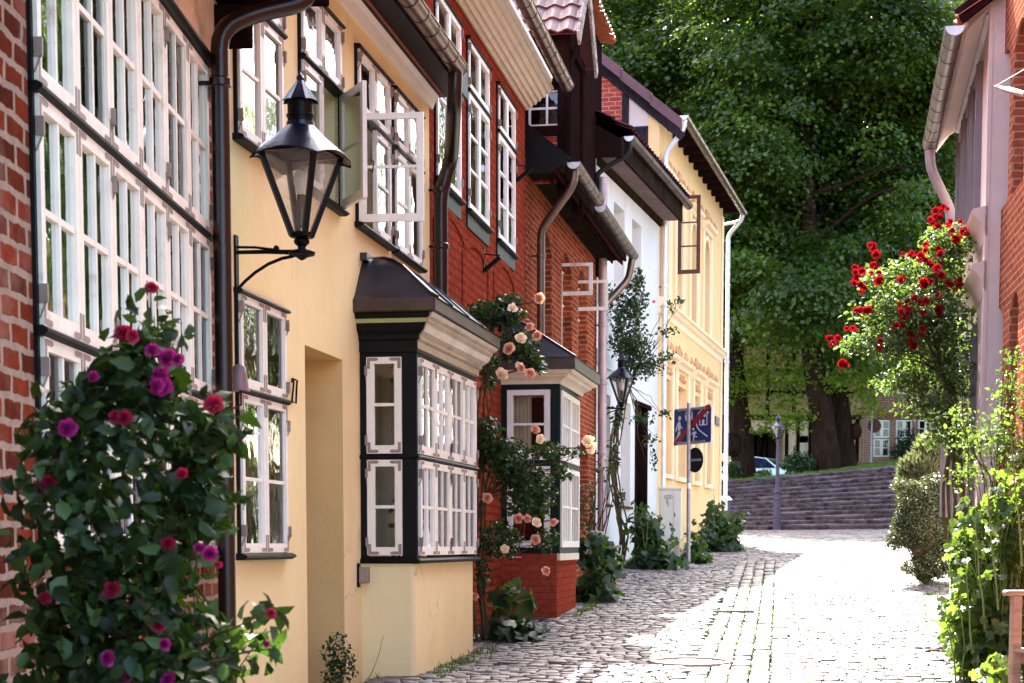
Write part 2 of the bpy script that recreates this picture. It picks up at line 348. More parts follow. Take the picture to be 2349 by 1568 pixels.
    def build(s, name, mat, parent=None, smooth=False, kind=None, bevel=0, loc=None):
        me = bpy.data.meshes.new(name)
        off = wloc(parent) if parent else Vector(loc or (0, 0, 0))
        V = np.array(s.v, dtype=np.float64) - np.array(off)
        me.from_pydata(V.tolist(), [], s.f)
        uvl = me.uv_layers.new(name="UVMap")
        flat = np.array([c for fu in s.uv for c in fu], dtype=np.float32)
        uvl.data.foreach_set('uv', flat.ravel())
        for mt in (mat if isinstance(mat, (list, tuple)) else [mat]): me.materials.append(M[mt] if isinstance(mt, str) else mt)
        for (st, i_), en in zip(s.marks, [m_[0] for m_ in s.marks[1:]]+[len(s.f)]):
            for fi in range(st, en): me.polygons[fi].material_index = i_
        bm = bmesh.new(); bm.from_mesh(me)
        bmesh.ops.remove_doubles(bm, verts=bm.verts, dist=1e-5); bmesh.ops.recalc_face_normals(bm, faces=bm.faces)
        bm.to_mesh(me); bm.free()
        if smooth:
            me.polygons.foreach_set('use_smooth', [True]*len(me.polygons))
            try: me.set_sharp_from_angle(angle=R(40))
            except Exception: pass
        o = bpy.data.objects.new(name, me); COL.objects.link(o)
        if parent: o.parent = parent
        else: o.location = off
        if bevel:
            b = o.modifiers.new('bevel', 'BEVEL'); b.width = bevel; b.segments = 2; b.limit_method = 'ANGLE'
        if kind: o['kind'] = kind
        return o
# ---------------------------------------------------------------- building elements
def arcpts(s0, s1, zs, rise, n=10):
    """points of an arch springing at zs"""
    c = (s0+s1)/2; h = (s1-s0)/2
    if rise >= h*.98: return [(c - h*math.cos(math.pi*i/n), zs + rise*math.sin(math.pi*i/n)) for i in range(n+1)]
    r = (h*h+rise*rise)/(2*rise); a0 = math.asin(h/r)
    return [(c + r*math.sin(-a0+2*a0*i/n), zs + r*(math.cos(-a0+2*a0*i/n)) - (r-rise)) for i in range(n+1)]
def wallmesh(F, s0, s1, z0, z1, holes=(), th=.3, zt=None, bottom=None):
    """front wall with real openings. hole = (s0,s1,z0,z1[,rise[,depth]])"""
    mb = MB(F)
    S = sorted({s0, s1, *[h[0] for h in holes], *[h[1] for h in holes]})
    Z = sorted({z0, z1, *[h[2] for h in holes], *[h[3] for h in holes]})
    S = [x for x in S if s0 <= x <= s1]; Z = [x for x in Z if z0 <= x <= z1]
    for i in range(len(S)-1):
        for j in range(len(Z)-1):
            cs, cz = (S[i]+S[i+1])/2, (Z[j]+Z[j+1])/2
            if any(h[0] < cs < h[1] and h[2] < cz < h[3] for h in holes): continue
            a, b, c, d = S[i], S[i+1], Z[j], Z[j+1]
            mb.poly([(a, 0, c), (b, 0, c), (b, 0, d), (a, 0, d)])
    for h in holes:
        a, b, c, d = h[:4]; rise = h[4] if len(h) > 4 else 0; dp = h[5] if len(h) > 5 else th
        mb.poly([(a, 0, c), (a, -dp, c), (a, -dp, d-rise), (a, 0, d-rise)])
        mb.poly([(b, 0, c), (b, -dp, c), (b, -dp, d-rise), (b, 0, d-rise)])
        mb.poly([(a, 0, c), (b, 0, c), (b, -dp, c), (a, -dp, c)])
        if not rise: mb.poly([(a, 0, d), (b, 0, d), (b, -dp, d), (a, -dp, d)])
        else:
            pp = arcpts(a, b, d-rise, rise)
            for (x0, q0), (x1, q1) in zip(pp, pp[1:]):
                mb.poly([(x0, 0, q0), (x1, 0, q1), (x1, 0, d), (x0, 0, d)])
                mb.poly([(x0, 0, q0), (x1, 0, q1), (x1, -dp, q1), (x0, -dp, q0)])
            mb.poly([(a, 0, d-rise), (a, 0, d), (a, -.001, d)]); 
    return mb
def gutter(parent, F, s0, s1, d, z, r=.075, mat='zinc', mat2=None, ring=.55, slope=0, cap0=True, cap1=True, seg=10):
    mb = MB(F)
    def ringp(s, rr, zz):
        return [(s, d - rr*math.cos(math.pi*k/seg), zz - rr*math.sin(math.pi*k/seg)) for k in range(seg+1)]
    A, B = ringp(s0, r, z), ringp(s1, r, z+slope*(s1-s0))
    A2, B2 = ringp(s0, r-.006, z), ringp(s1, r-.006, z+slope*(s1-s0))
    for k in range(seg):
        mb.poly([A[k], B[k], B[k+1], A[k+1]]); mb.poly([A2[k], A2[k+1], B2[k+1], B2[k]])
    g = mb.build('gutter', mat, parent, smooth=True)
    m2 = MB(F)
    m2.tube([(s0, d+r, z+.003), (s1, d+r, z+.003+slope*(s1-s0))], .010, 6)
    x = s0+.03; L = []
    n = max(1, int((s1-s0)/ring))
    for i in range(n+1):
        x = s0 + .02 + (s1-s0-.04)*i/n; zz = z+slope*(x-s0)
        a, b = ringp(x-.012, r+.006, zz), ringp(x+.012, r+.006, zz)
        for k in range(seg): m2.poly([a[k], b[k], b[k+1], a[k+1]])
        for q in (a, b):
            c = ringp(q[0][0], r-.002, zz)
            for k in range(seg): m2.poly([q[k], q[k+1], c[k+1], c[k]])
    m2.build('gutter_bracket', mat2 or mat, g, smooth=False)
    for s_, on in ((s0, cap0), (s1, cap1)):
        if on:
            m3 = MB(F); q = ringp(s_, r+.002, z+slope*(s_-s0)); q2 = [(p[0]+(.006 if s_ == s0 else -.006), p[1], p[2]) for p in q]
            m3.poly(q); m3.poly(q2); m3.build('gutter_end', 'zinc_light' if mat != 'copper' else mat, g)
    return g
def pipe(parent, F, pts, r=.05, mat='zinc', collars=(), n=14, name='downpipe'):
    # smooth the corners
    out = [Vector(pts[0])]
    for i in range(1, len(pts)-1):
        a, b, c = Vector(pts[i-1]), Vector(pts[i]), Vector(pts[i+1])
        la, lc = min(.12, (a-b).length*.45), min(.12, (c-b).length*.45)
        p0, p2 = b+(a-b).normalized()*la, b+(c-b).normalized()*lc
        for t in (0, .25, .5, .75, 1): out.append(p0*(1-t)**2 + b*2*t*(1-t) + p2*t*t)
    out.append(Vector(pts[-1]))
    mb = MB(F).tube([tuple(p) for p in out], r, n); o = mb.build(name, mat, parent, smooth=True)
    for s, d, z in collars:
        MB(F).tube([(s, d, z-.03), (s, d, z-.02), (s, d, z+.02), (s, d, z+.03)], [r+.001, r+.012, r+.012, r+.001], n).build('collar', mat, o, smooth=True)
        MB(F).bar((s, d-r, z), (s, d-r-.08, z), .02, .02).build('pipe_bracket', 'iron', o)
    return o
def sash(parent, F, s0, s1, z0, z1, mc, mr, d=.0, fw=.05, mw=.022, th=.035, mat='white', glass='glass', plates=True, name='sash', split=None, hs=None):
    mb = MB(F); w_ = fw
    mb.box(s0, s0+w_, d, d+th, z0, z1); mb.box(s1-w_, s1, d, d+th, z0, z1)
    mb.box(s0+w_, s1-w_, d+.001, d+th-.001, z1-w_, z1); mb.box(s0+w_, s1-w_, d+.001, d+th-.001, z0, z0+w_*1.25)
    a, b, c, e = s0+w_, s1-w_, z0+w_*1.25, z1-w_
    # inner bead
    bd = .010
    mb.box(a, a+bd, d+.004, d+th-.012, c, e); mb.box(b-bd, b, d+.004, d+th-.012, c, e)
    for i in range(1, mc):
        x = a+(b-a)*i/mc; mb.box(x-mw/2, x+mw/2, d+.004, d+th-.006, c, e)
    for j in range(1, mr):
        zz = c+(e-c)*(split if (split and mr == 2) else j/mr); mb.box(a+bd, b-bd, d+.006, d+th-.008, zz-mw/2, zz+mw/2)
    mb.mark(1)
    if plates:
        L = min(.105, (s1-s0)*.27); t = d+th+.0015; pw = .026
        for sx, x in ((1, s0+.006), (-1, s1-.006)):
            for sz, z in ((1, z0+.006), (-1, z1-.006)):
                mb.box(min(x, x+sx*L), max(x, x+sx*L), t-.002, t, min(z, z+sz*pw), max(z, z+sz*pw))
                mb.box(min(x, x+sx*pw), max(x, x+sx*pw), t-.002, t+.0006, min(z+sz*pw, z+sz*L*1.1), max(z+sz*pw, z+sz*L*1.1))
                mb.poly([(x+sx*L, t, z), (x+sx*L, t, z+sz*pw), (x+sx*(L+.02), t, z+sz*pw*.5)])
    if hs is not None:
        for zz in (z0+(z1-z0)*.14, z1-(z1-z0)*.14):
            mb.box(hs-.009, hs+.009, d+.02, d+.055, zz-.038, zz+.038); mb.bar((hs, d+.045, zz-.038), (hs, d+.02, zz-.10), .007, .007)
    o = mb.build(name, [mat, 'plate'], parent)
    g = MB(F); g.poly([(a, d+.012, c), (b, d+.012, c), (b, d+.012, e), (a, d+.012, e)])
    return o, g
def window(parent, F, s0, s1, zs, ns, mc, mr, d=.005, mat='white', casing='black', cw=.022, sillh=.045, glass='glass', plates=True, fw=.05, mw=.022,
           hinges=True, dark=True, name='window', skip=(), backd=-.22, top=True, curtain=None, label=None, split=None, mid=None):
    """outward-flush casement window: dark casing, ns sashes per row, rows zs[0]..zs[-1]"""
    mb = MB(F); t = .03
    mb.box(s0-cw, s0, d-.03, d+t*.6, zs[0], zs[-1]); mb.box(s1, s1+cw, d-.03, d+t*.6, zs[0], zs[-1])
    if top:
        mb.extr([(d-.03, zs[-1]), (d+.055, zs[-1]), (d+.062, zs[-1]+.012), (d+.045, zs[-1]+.03), (d-.03, zs[-1]+.035)], s0-cw-.01, s1+cw+.01)
    for z in zs[1:-1]:
        mb.extr([(d-.03, z-.020), (d+.040, z-.020), (d+.060, z-.006), (d+.060, z+.008), (d+.038, z+.022), (d-.03, z+.022)], s0-cw, s1+cw)
    win = mb.build(name, casing, parent)
    if label: win['label'] = label
    if sillh:
        sb = MB(F).extr([(-.03, zs[0]-sillh), (d+.045, zs[0]-sillh), (d+.075, zs[0]-sillh*.6), (d+.07, zs[0]-.012), (d+.04, zs[0]), (-.03, zs[0])], s0-cw-.03, s1+cw+.03)
        sb.build('sill', casing, win)
    gm = MB(F); bs = (s1-s0)/ns
    for j in range(len(zs)-1):
        za = zs[j] + (.022 if j else .004); zb = zs[j+1] - (.022 if j < len(zs)-2 else .004)
        for i in range(ns):
            if (i, j) in skip: continue
            a, b = s0+bs*i+.003, s0+bs*(i+1)-.003
            r = mr[j] if isinstance(mr, (list, tuple)) else mr
            o, g = sash(win, F, a, b, za, zb, mc, r, d, fw, mw, mat=mat, plates=plates, split=split, hs=(a if i % 2 == 0 else b) if hinges else None)
            gm.add(g)
    gm.build('glazing', glass, win)
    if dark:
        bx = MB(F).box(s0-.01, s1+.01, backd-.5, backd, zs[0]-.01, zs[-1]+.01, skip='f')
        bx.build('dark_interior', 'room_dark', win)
    if curtain:
        for a, b, za, zb in curtain:
            c = MB(F); n = 14
            for k in range(n):
                x0, x1 = a+(b-a)*k/n, a+(b-a)*(k+1)/n
                c.poly([(x0, backd*.6+.02*(k % 2), za), (x1, backd*.6+.02*((k+1) % 2), za), (x1, backd*.6+.02*((k+1) % 2), zb), (x0, backd*.6+.02*(k % 2), zb)])
            c.build('curtain', 'curtain', win)
    return win
def house_shell(parent, F, s0, s1, z0, z1, depth, wall_mat, roof_mat, ridge_h, over=.35, ov_s=.0, th=.12, ridge_d=None, roof_name='roof', soff=0):
    """end walls, back wall and a saddle roof whose ridge runs along s"""
    rd = -depth/2 if ridge_d is None else ridge_d
    mb = MB(F)
    zr = z1+ridge_h
    for s in (s0, s1):
        mb.poly([(s, 0, z0), (s, -depth, z0), (s, -depth, z1), (s, rd, zr), (s, 0, z1)])
    mb.poly([(s0, -depth, z0), (s1, -depth, z0), (s1, -depth, z1), (s0, -depth, z1)])
    mb.build('side_wall', wall_mat, parent)
    k = ridge_h/(-rd); r = MB(F); a, b = s0-ov_s, s1+ov_s
    k2 = ridge_h/(depth+rd)
    def slab(d0, zz0, d1, zz1):
        r.poly([(a, d0, zz0), (b, d0, zz0), (b, d1, zz1), (a, d1, zz1)])
        r.poly([(a, d0, zz0-th), (b, d0, zz0-th), (b, d1, zz1-th), (a, d1, zz1-th)])
        for s in (a, b): r.poly([(s, d0, zz0), (s, d1, zz1), (s, d1, zz1-th), (s, d0, zz0-th)])
        r.poly([(a, d0, zz0), (b, d0, zz0), (b, d0, zz0-th), (a, d0, zz0-th)])
    slab(over, z1-over*k+.14, rd, zr+.14); slab(-depth-over, z1-over*k2+.14, rd, zr+.14)
    return r.build(roof_name, roof_mat, parent)
# ---------------------------------------------------------------- foliage
def fset_mesh(name, V, Fc, mat, parent=None, rnd=None, loc=None, smooth=False, kind=None):
    """V (n,3) float, Fc (m,k) int; rnd per-vertex"""
    me = bpy.data.meshes.new(name); off = wloc(parent) if parent else Vector(loc or (0, 0, 0))
    V = V - np.array(off); k = Fc.shape[1]
    me.vertices.add(len(V)); me.vertices.foreach_set('co', V.astype(np.float32).ravel())
    me.loops.add(Fc.size); me.loops.foreach_set('vertex_index', Fc.astype(np.int32).ravel())
    me.polygons.add(len(Fc)); me.polygons.foreach_set('loop_start', np.arange(0, Fc.size, k, dtype=np.int32))
    me.polygons.foreach_set('loop_total', np.full(len(Fc), k, dtype=np.int32))
    if smooth: me.polygons.foreach_set('use_smooth', np.ones(len(Fc), dtype=bool))
    me.update(calc_edges=True)
    if rnd is not None:
        a = me.attributes.new('rnd', 'FLOAT', 'POINT'); a.data.foreach_set('value', rnd.astype(np.float32))
    me.materials.append(M[mat] if isinstance(mat, str) else mat)
    o = bpy.data.objects.new(name, me); COL.objects.link(o)
    if parent: o.parent = parent
    else: o.location = off
    if kind: o['kind'] = kind
    return o
# leaf templates: x = width, y = length, z = up; quads (tris repeated index not allowed -> use quads only)
def tmpl_rhomb(w=.62):
    v = np.array([(0, 0, 0), (w/2, .5, .06), (0, 1, -.05), (-w/2, .5, .06)]); f = np.array([(0, 1, 2, 3)]); return v, f
def tmpl_oval(w=.6):
    ys = (0, .28, .66, 1.0); ws = (.02, w/2, w*.40, .01); zc = (0, .02, 0, -.12); v = []; f = []
    for y, a, z in zip(ys, ws, zc): v += [(-a, y, z+a*.35), (0, y, z), (a, y, z+a*.35)]
    for i in range(3):
        for j in range(2): f.append((i*3+j, i*3+j+1, i*3+j+4, i*3+j+3))
    return np.array(v), np.array(f)
def tmpl_lobed(n=5):
    """palmate hollyhock leaf: fan of quads"""
    v = [(0, 0, 0)]; K = n*4
    ang0, ang1 = R(-58), R(238)
    for i in range(K+1):
        a = ang0+(ang1-ang0)*i/K; r = .42+.13*abs(math.cos(math.pi*i/4*1.0)) + (.03 if i % 2 else 0)
        r *= 1+.12*math.sin(a)
        v.append((r*math.cos(a), r*math.sin(a), .07*math.sin(i*1.57)-.10*r))
    f = [(0, i, i+1, i+2) for i in range(1, K, 2)]
    return np.array(v), np.array(f)
T_RH, T_OV, T_LB = tmpl_rhomb(), tmpl_oval(), tmpl_lobed()
def orient(nrm, yaw, flat=None):
    """rotation matrices (n,3,3) columns x,y,z with z=nrm and random yaw"""
    z = nrm/np.linalg.norm(nrm, axis=1, keepdims=True)
    ref = np.where(np.abs(z[:, 2:3]) < .95, np.array([[0, 0, 1.]]), np.array([[0, 1., 0]]))
    x = np.cross(ref, z); x /= np.linalg.norm(x, axis=1, keepdims=True); y = np.cross(z, x)
    c, s = np.cos(yaw)[:, None], np.sin(yaw)[:, None]
    X = x*c+y*s; Y = -x*s+y*c
    return np.stack([X, Y, z], axis=2)
def scatter(name, T, pos, Rm, sc, mat, parent=None, kind=None, rnd=None, smooth=False, loc=None):
    tv, tf = T; n, k = len(pos), len(tv)
    V = np.einsum('nij,kj->nki', Rm, tv)*np.asarray(sc).reshape(-1, 1, 1) + pos[:, None, :]
    Fc = (tf[None]+(np.arange(n)*k)[:, None, None]).reshape(-1, tf.shape[1])
    r = rng.random(n) if rnd is None else rnd
    return fset_mesh(name, V.reshape(-1, 3), Fc, mat, parent, np.repeat(r, k), smooth=smooth, kind=kind, loc=loc)
def blob_points(blobs, shell=.55):
    """blobs: (centre, (rx,ry,rz), n) -> points & outward dirs"""
    A, D = [], []
    for c, r, n in blobs:
        d = rng.normal(size=(n, 3)); d /= np.linalg.norm(d, axis=1, keepdims=True)
        q = (shell+(1-shell)*rng.random(n))**.7
        A.append(np.array(c)+d*q[:, None]*np.array(r)); D.append(d)
    return np.concatenate(A), np.concatenate(D)
def bush_leaves(parent, blobs, size, mat, T=None, up=.5, out=.6, jit=.7, shell=.3, name='leaves', droop=False):
    p, d = blob_points(blobs, shell); n = len(p)
    nr = d*out + np.array([0, 0, up]) + rng.normal(size=(n, 3))*jit
    return scatter(name, T or T_OV, p, orient(nr, rng.random(n)*6.28), size*(.6+.7*rng.random(n)), mat, parent)
def sprays(blobs, per, spread, flat=.5):
    """turn blobs into leaf clusters: returns points"""
    p, d = blob_points(blobs, .45); n = len(p)
    off = rng.normal(size=(n, per, 3))*np.array([spread, spread, spread*flat])
    return (p[:, None]+off).reshape(-1, 3), np.repeat(d, per, axis=0)
def canes(parent, base, nodes, blobs, r0, r1, per=2, nb=2, j=.05, mat='stem'):
    """a few basal canes through nodes, then side shoots from the nearest node to each blob"""
    paths = []; nodes = [Vector(q) for q in nodes]; base = Vector(base)
    for k in range(nb):
        q = [base+Vector((random.uniform(-.07, .07), random.uniform(-.07, .07), 0))]+[p+Vector([random.uniform(-.07, .07) for _ in range(3)]) for p in nodes]; pp = []
        for a_, b_ in zip(q, q[1:]): pp += wander(a_, b_, 5, j)[:-1]
        pp.append(q[-1]); paths.append(pp)
    stems(parent, paths, r0, r0*.5, mat, 'stems')
    paths = []
    for c, r, n in blobs:
        nd = min(nodes, key=lambda p: (p-Vector(c)).length+ (1 if p.z > c[2]+.1 else 0))
        for k in range(per): paths.append(wander(nd, Vector(c)+Vector([random.uniform(-.6, .6)*x for x in r]), 8, .07, .05))
    stems(parent, paths, r0*.45, r1, mat, 'shoots')
def stems(parent, paths, r0, r1, mat='stem', name='stems', n=6):
    mb = MB(W0)
    for pt in paths:
        m = len(pt); mb.tube([tuple(p) for p in pt], [r0+(r1-r0)*i/(m-1) for i in range(m)], n)
    return mb.build(name, mat, parent, smooth=True)
def wander(a, b, n=8, j=.05, sag=0):
    a, b = Vector(a), Vector(b); L = (b-a).length; out = []
    off = Vector((0, 0, 0))
    for i in range(n+1):
        t = i/n; off += Vector([random.gauss(0, j*L/n**.5) for _ in range(3)])
        out.append(a.lerp(b, t) + off*math.sin(math.pi*t) + Vector((0, 0, sag*math.sin(math.pi*t))))
    return out
def bloom_mesh(name, mat, layers=((5, .5, .25), (6, .42, .5), (5, .30, .75), (4, .18, 1.0)), seed=0):
    r2 = random.Random(seed); V, Fc, rd = [], [], []
    for li, (np_, rad, cup) in enumerate(layers):
        for k in range(np_):
            a0 = 2*math.pi*(k+.5*li+r2.uniform(-.15, .15))/np_; tone = r2.random(); b0 = len(V)
            hw = math.pi/np_*1.35; h = .30+.16*cup
            for i in range(4):
                t = i/3
                for j in range(4):
                    w_ = (j/3-.5)*2
                    rr = rad*(t**.6)*(1-.16*w_*w_) + .05*(t == 1)*r2.uniform(-1, 1)
                    zz = -.18 + h*cup*t*(1-.15*w_*w_) + .10*t - (.10*t*t if li == 0 else 0) + .02*r2.uniform(-1, 1)
                    a = a0 + w_*hw*(.35+.65*t)*(1-.25*(t == 1))
                    V.append((rr*math.cos(a), rr*math.sin(a), zz)); rd.append(tone)
            for i in range(3):
                for j in range(3): Fc.append((b0+i*4+j, b0+i*4+j+1, b0+(i+1)*4+j+1, b0+(i+1)*4+j))
    o = fset_mesh(name, np.array(V), np.array(Fc), mat, None, np.array(rd), smooth=True)
    COL.objects.unlink(o); return o.data
def bloom_set(mat, kind):
    out = []
    for k in range(4):
        o_ = .44+.05*k
        L = ((5, o_, .15+.12*k), (6, o_*.82, .5+.1*k), (5, o_*.6, .85), (5, o_*.4, 1.05), (4, o_*.22, 1.15)) if kind == 'full' else ((5, o_, .1+.25*k), (4, o_*.7, .6+.15*k), (4, o_*.4, 1.0+.1*k))
        out.append(bloom_mesh(mat+'_bloom', mat, L, seed=k*7+len(mat)))
    return out
def blooms(parent, specs, name='rose_bloom'):
    """specs: list of (pos, diameter, meshdata, facing vec)"""
    off = wloc(parent)
    for p, s, me, fc in specs:
        if isinstance(me, list): me = random.choice(me)
        o = bpy.data.objects.new(name, me); COL.objects.link(o); o.parent = parent
        o.location = Vector(p)-off; o.scale = (s*random.uniform(.85, 1.1), s*random.uniform(.8, 1.05), s*random.uniform(.75, 1.15))
        q = Vector(fc).normalized().to_track_quat('Z', 'Y'); o.rotation_mode = 'QUATERNION'
        from mathutils import Quaternion
        o.rotation_quaternion = q @ Quaternion((0, 0, 1), random.random()*6.28)
# ================================================================ HOUSES
FA = Frame((-2.15, 0), (.0276, 1)); FY = Frame((-3.72, 0), (.165, 1)); FB = Frame((.18, 23.6), (.179, 1))
FW = Frame((1.466, 30.8), (.269, 1)); FO = Frame((3.02, 36.6), (.249, 1))
def mirror(o, t): T = Vector(t).normalized(); return Frame(o, t, (-T.y, T.x))
FP = mirror((5.22, 19.5), (.191, 1)); FR = mirror((2.55, 0), (.144, 1))
def S(F, u, v=1251, d=0): return F.pix(u, v, d)[0]
def Z(F, u, v, d=0): return F.pix(u, v, d)[1]
def house(name, label, F, s, grp=None):
    p = F.w(s, 0, 0); return thing(name, label, 'house', (p[0], p[1], G(p[1])-.1), grp)
# ---- old brick house, near left
H = house('brick_house', 'old red brick house with a huge white many-paned window, nearest on the left', FA, 5)
a0, a1 = S(FA, 80, 700), S(FA, 470, 548); aend = S(FY, 527)
aend = FA.pix(521, 1251)[0]
zt = [CAMZ-.02, (Z(FA, 80, 778)+Z(FA, 470, 905))/2, (Z(FA, 80, 205)+Z(FA, 467, 548))/2, Z(FA, 469, 160)]
print('brick zs', zt, a0, a1, aend)
ZA = 5.15
wallmesh(FA, -4, aend, -1.2, zt[3]+.02, [(a0-.02, a1+.02, zt[0], zt[3]+.02)], .25).build('wall', 'brick_old', H)
MB(FA).box(-4, aend, -.2, .012, zt[3]+.055, ZA).build('plaster_band', 'cream_plaster', H)
MB(FA).extr([(-.1, zt[3]+.02), (.05, zt[3]+.02), (.075, zt[3]+.035), (.075, zt[3]+.05), (-.1, zt[3]+.053)], -4, a1+.1).build('lintel', 'black', H)
window(H, FA, a0, a1, zt, 6, 2, 2, d=.0, cw=.03, sillh=.06, fw=.055, mw=.028, mat='white_old', backd=-.35)
# jettied upper floor above the picture, with its beam ends
MB(FA).box(-4, aend+.05, -.2, .78, ZA, ZA+2.6).build('upper_floor', 'brick_old', H)
for k in range(8):
    s_ = aend-.15-1.35*k
    if k == 0: zb = Z(FA, 510, 42, .15)
    MB(FA).box(s_-.10, s_+.10, -.1, .22, zb, zb+.22).box(s_-.10, s_+.10, -.1, .70, ZA-.2, ZA+.02).build('beam_end', 'timber', H, bevel=.01)
house_shell(H, FA, -4, aend, -1.2, ZA+2.6, 7, 'brick_old', 'orange_tile', 3.4, over=1.1)
s_, zz = FA.pix(504, 160, .12)
pp = [(s_+.0, .12, -.4), (s_, .12, Z(FA, 504, 70, .12)), (s_+.10, .30, Z(FA, 504, 25, .12)), (s_+.25, .62, Z(FA, 504, 0, .12)+.05), (s_+.3, .72, ZA+.3)]
pipe(H, FA, pp, .055, 'brownpipe', collars=[(s_, .12, Z(FA, 504, 190, .12)), (s_, .12, Z(FA, 525, 1020, .12))])
# door bell beside the pipe
B = thing('bell', 'small dull violet bell on a rusty bracket beside the dark brown downpipe', 'bell', (0, 0, 0))
s1, z1 = FY.pix(549, 870, .18); bp = FY.w(s1, .18, z1); B.location = bp
MB(W0).lathe(bp, [(.001, .09), (.025, .09), (.04, .075), (.05, .02), (.058, -.05), (.066, -.075), (.060, -.075), (.045, -.04)], 18).build('bell_body', 'bell', B, smooth=True)
MB(FY).tube([(s1, 0, z1-.12), (s1, .1, z1-.2), (s1, .19, z1-.16), (s1, .19, z1-.05)], .008, 6).tube([(s1, 0, z1-.32), (s1, .06, z1-.28), (s1, .1, z1-.2)], .008, 6).build('bell_bracket', 'stone', B)

# ---- yellow house
H = house('yellow_house', 'pale yellow rendered house with a black framed bay window and open white casements', FY, 13)
ys0, yend = S(FY, 524), S(FY, 985, 500)
ztop = Z(FY, 974, 208)
def rng4(F, u0, u1, v): return S(F, u0, v), S(F, u1, v)
w1 = (S(FY, 537, 200), S(FY, 640, 250)); w2 = (S(FY, 685, 200), S(FY, 776, 400)); w3 = (S(FY, 815, 300), S(FY, 888, 350)); w4 = (S(FY, 900, 400), S(FY, 960, 450))
wd = np.mean([w[1]-w[0] for w in (w1, w2, w3, w4)])
bots = [Z(FY, 536, 304), Z(FY, 783, 487), Z(FY, 823, 520), Z(FY, 908, 574)]
tra = [Z(FY, 639, 79), Z(FY, 684, 129), Z(FY, 814, 259), Z(FY, 894, 335)]; tops = [Z(FY, 768, 56), Z(FY, 810, 109), Z(FY, 894, 202)]
print('yellow', w1, w2, w3, w4, bots, tra, tops, ztop, yend)
zb, ztr, zto = np.mean(bots), np.mean(tra), np.mean(tops)
g5 = (S(FY, 543, 1000), S(FY, 648, 1000)); gz = [Z(FY, 556, 1270), Z(FY, 600, 911), Z(FY, 538, 672)]
dr = (S(FY, 700, 900), S(FY, 786, 900)); dz = (Z(FY, 698, 793)+Z(FY, 782, 823))/2
bx0, bx1 = S(FY, 828, 1150), S(FY, 828, 1150)+2.48
holes = [(*w, zb, zto) for w in (w1, w2, w3, w4)] + [(*g5, gz[0], gz[2]), (*dr, -.5, dz, 0, .42)]
bz0, bz1 = Z(FY, 828, 1288)-.0, Z(FY, 828, 800)
holes.append((bx0+.05, bx1-.05, bz0+.05, bz1+.3))
wallmesh(FY, ys0, yend, -.6, ztop+.02, holes, .3).build('wall', 'yellow', H)
MB(FY).poly([(dr[1]-.002, -.001, -.5), (dr[1]-.002, -.41, -.5), (dr[1]-.002, -.41, dz), (dr[1]-.002, -.001, dz)]).poly([(dr[0], 0, dz-.002), (dr[1], 0, dz-.002), (dr[1], -.41, dz-.002), (dr[0], -.41, dz-.002)]).build('door_reveal', 'yellow_deep', H)
D_ = MB(FY).box(dr[0], dr[1], -.47, -.42, -.5, dz).build('door', 'darkgreen', H)
MB(FY).box(dr[0]+.1, dr[1]-.1, -.425, -.41, 1.5, 2.2).box(dr[0]+.1, dr[1]-.1, -.425, -.41, .5, 1.2).build('door_panel', 'darkgreen', D_)
MB(FY).tube([(dr[0]+.08, -.42, 1.3), (dr[0]+.08, -.36, 1.3), (dr[0]+.2, -.36, 1.3)], .01, 6).build('door_handle', 'zinc', D_)
kw = dict(fw=.05, mw=.024, backd=-.34)
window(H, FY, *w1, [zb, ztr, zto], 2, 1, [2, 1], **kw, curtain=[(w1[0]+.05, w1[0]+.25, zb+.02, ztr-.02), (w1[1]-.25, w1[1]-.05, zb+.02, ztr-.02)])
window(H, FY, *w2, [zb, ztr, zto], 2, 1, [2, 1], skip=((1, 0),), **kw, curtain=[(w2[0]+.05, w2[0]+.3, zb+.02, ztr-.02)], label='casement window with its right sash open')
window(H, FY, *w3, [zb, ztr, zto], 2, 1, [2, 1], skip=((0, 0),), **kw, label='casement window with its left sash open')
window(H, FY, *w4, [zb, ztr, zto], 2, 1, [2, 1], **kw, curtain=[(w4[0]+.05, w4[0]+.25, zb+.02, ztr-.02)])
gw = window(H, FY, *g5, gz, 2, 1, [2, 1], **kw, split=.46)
bl = MB(FY)
for k in range(16): bl.box(g5[0]+.05, g5[1]-.05, -.13, -.105, gz[0]+.06+.045*k, gz[0]+.064+.045*k)
bl.build('blind', 'white', gw)
def open_sash(F, s, za, zb_, wd, name_par, mr=2, mat='white', yaw=90, fw=.05, mw=.022, d=.03, flip=1):
    """sash hinged at s swung outwards; yaw 90 = perpendicular to the wall"""
    a = R(yaw); T = (math.cos(a)*flip, math.sin(a)); N = (math.sin(a), -math.cos(a)*flip)
    f2 = F.sub(s, d, T, N)
    o, g = sash(name_par, f2, 0, wd, za, zb_, 1, mr, -.0175, fw, mw, mat=mat, name='open_sash', hs=.0)
    g.build('glazing', 'glass_clear', o)
    MB(f2).tube([(wd-.025, .05, za+.3), (wd-.025, .08, za+.28), (wd-.025, .07, za+.2), (wd-.025, .045, za+.22)], .005, 6).build('catch', 'iron', o)
    return o
open_sash(FY, w2[1], zb+.0, ztr-.02, wd/2+.0, H, yaw=146, fw=.055)
open_sash(FY, w3[0]+.0, zb, ztr-.02, wd/2, H, yaw=86)
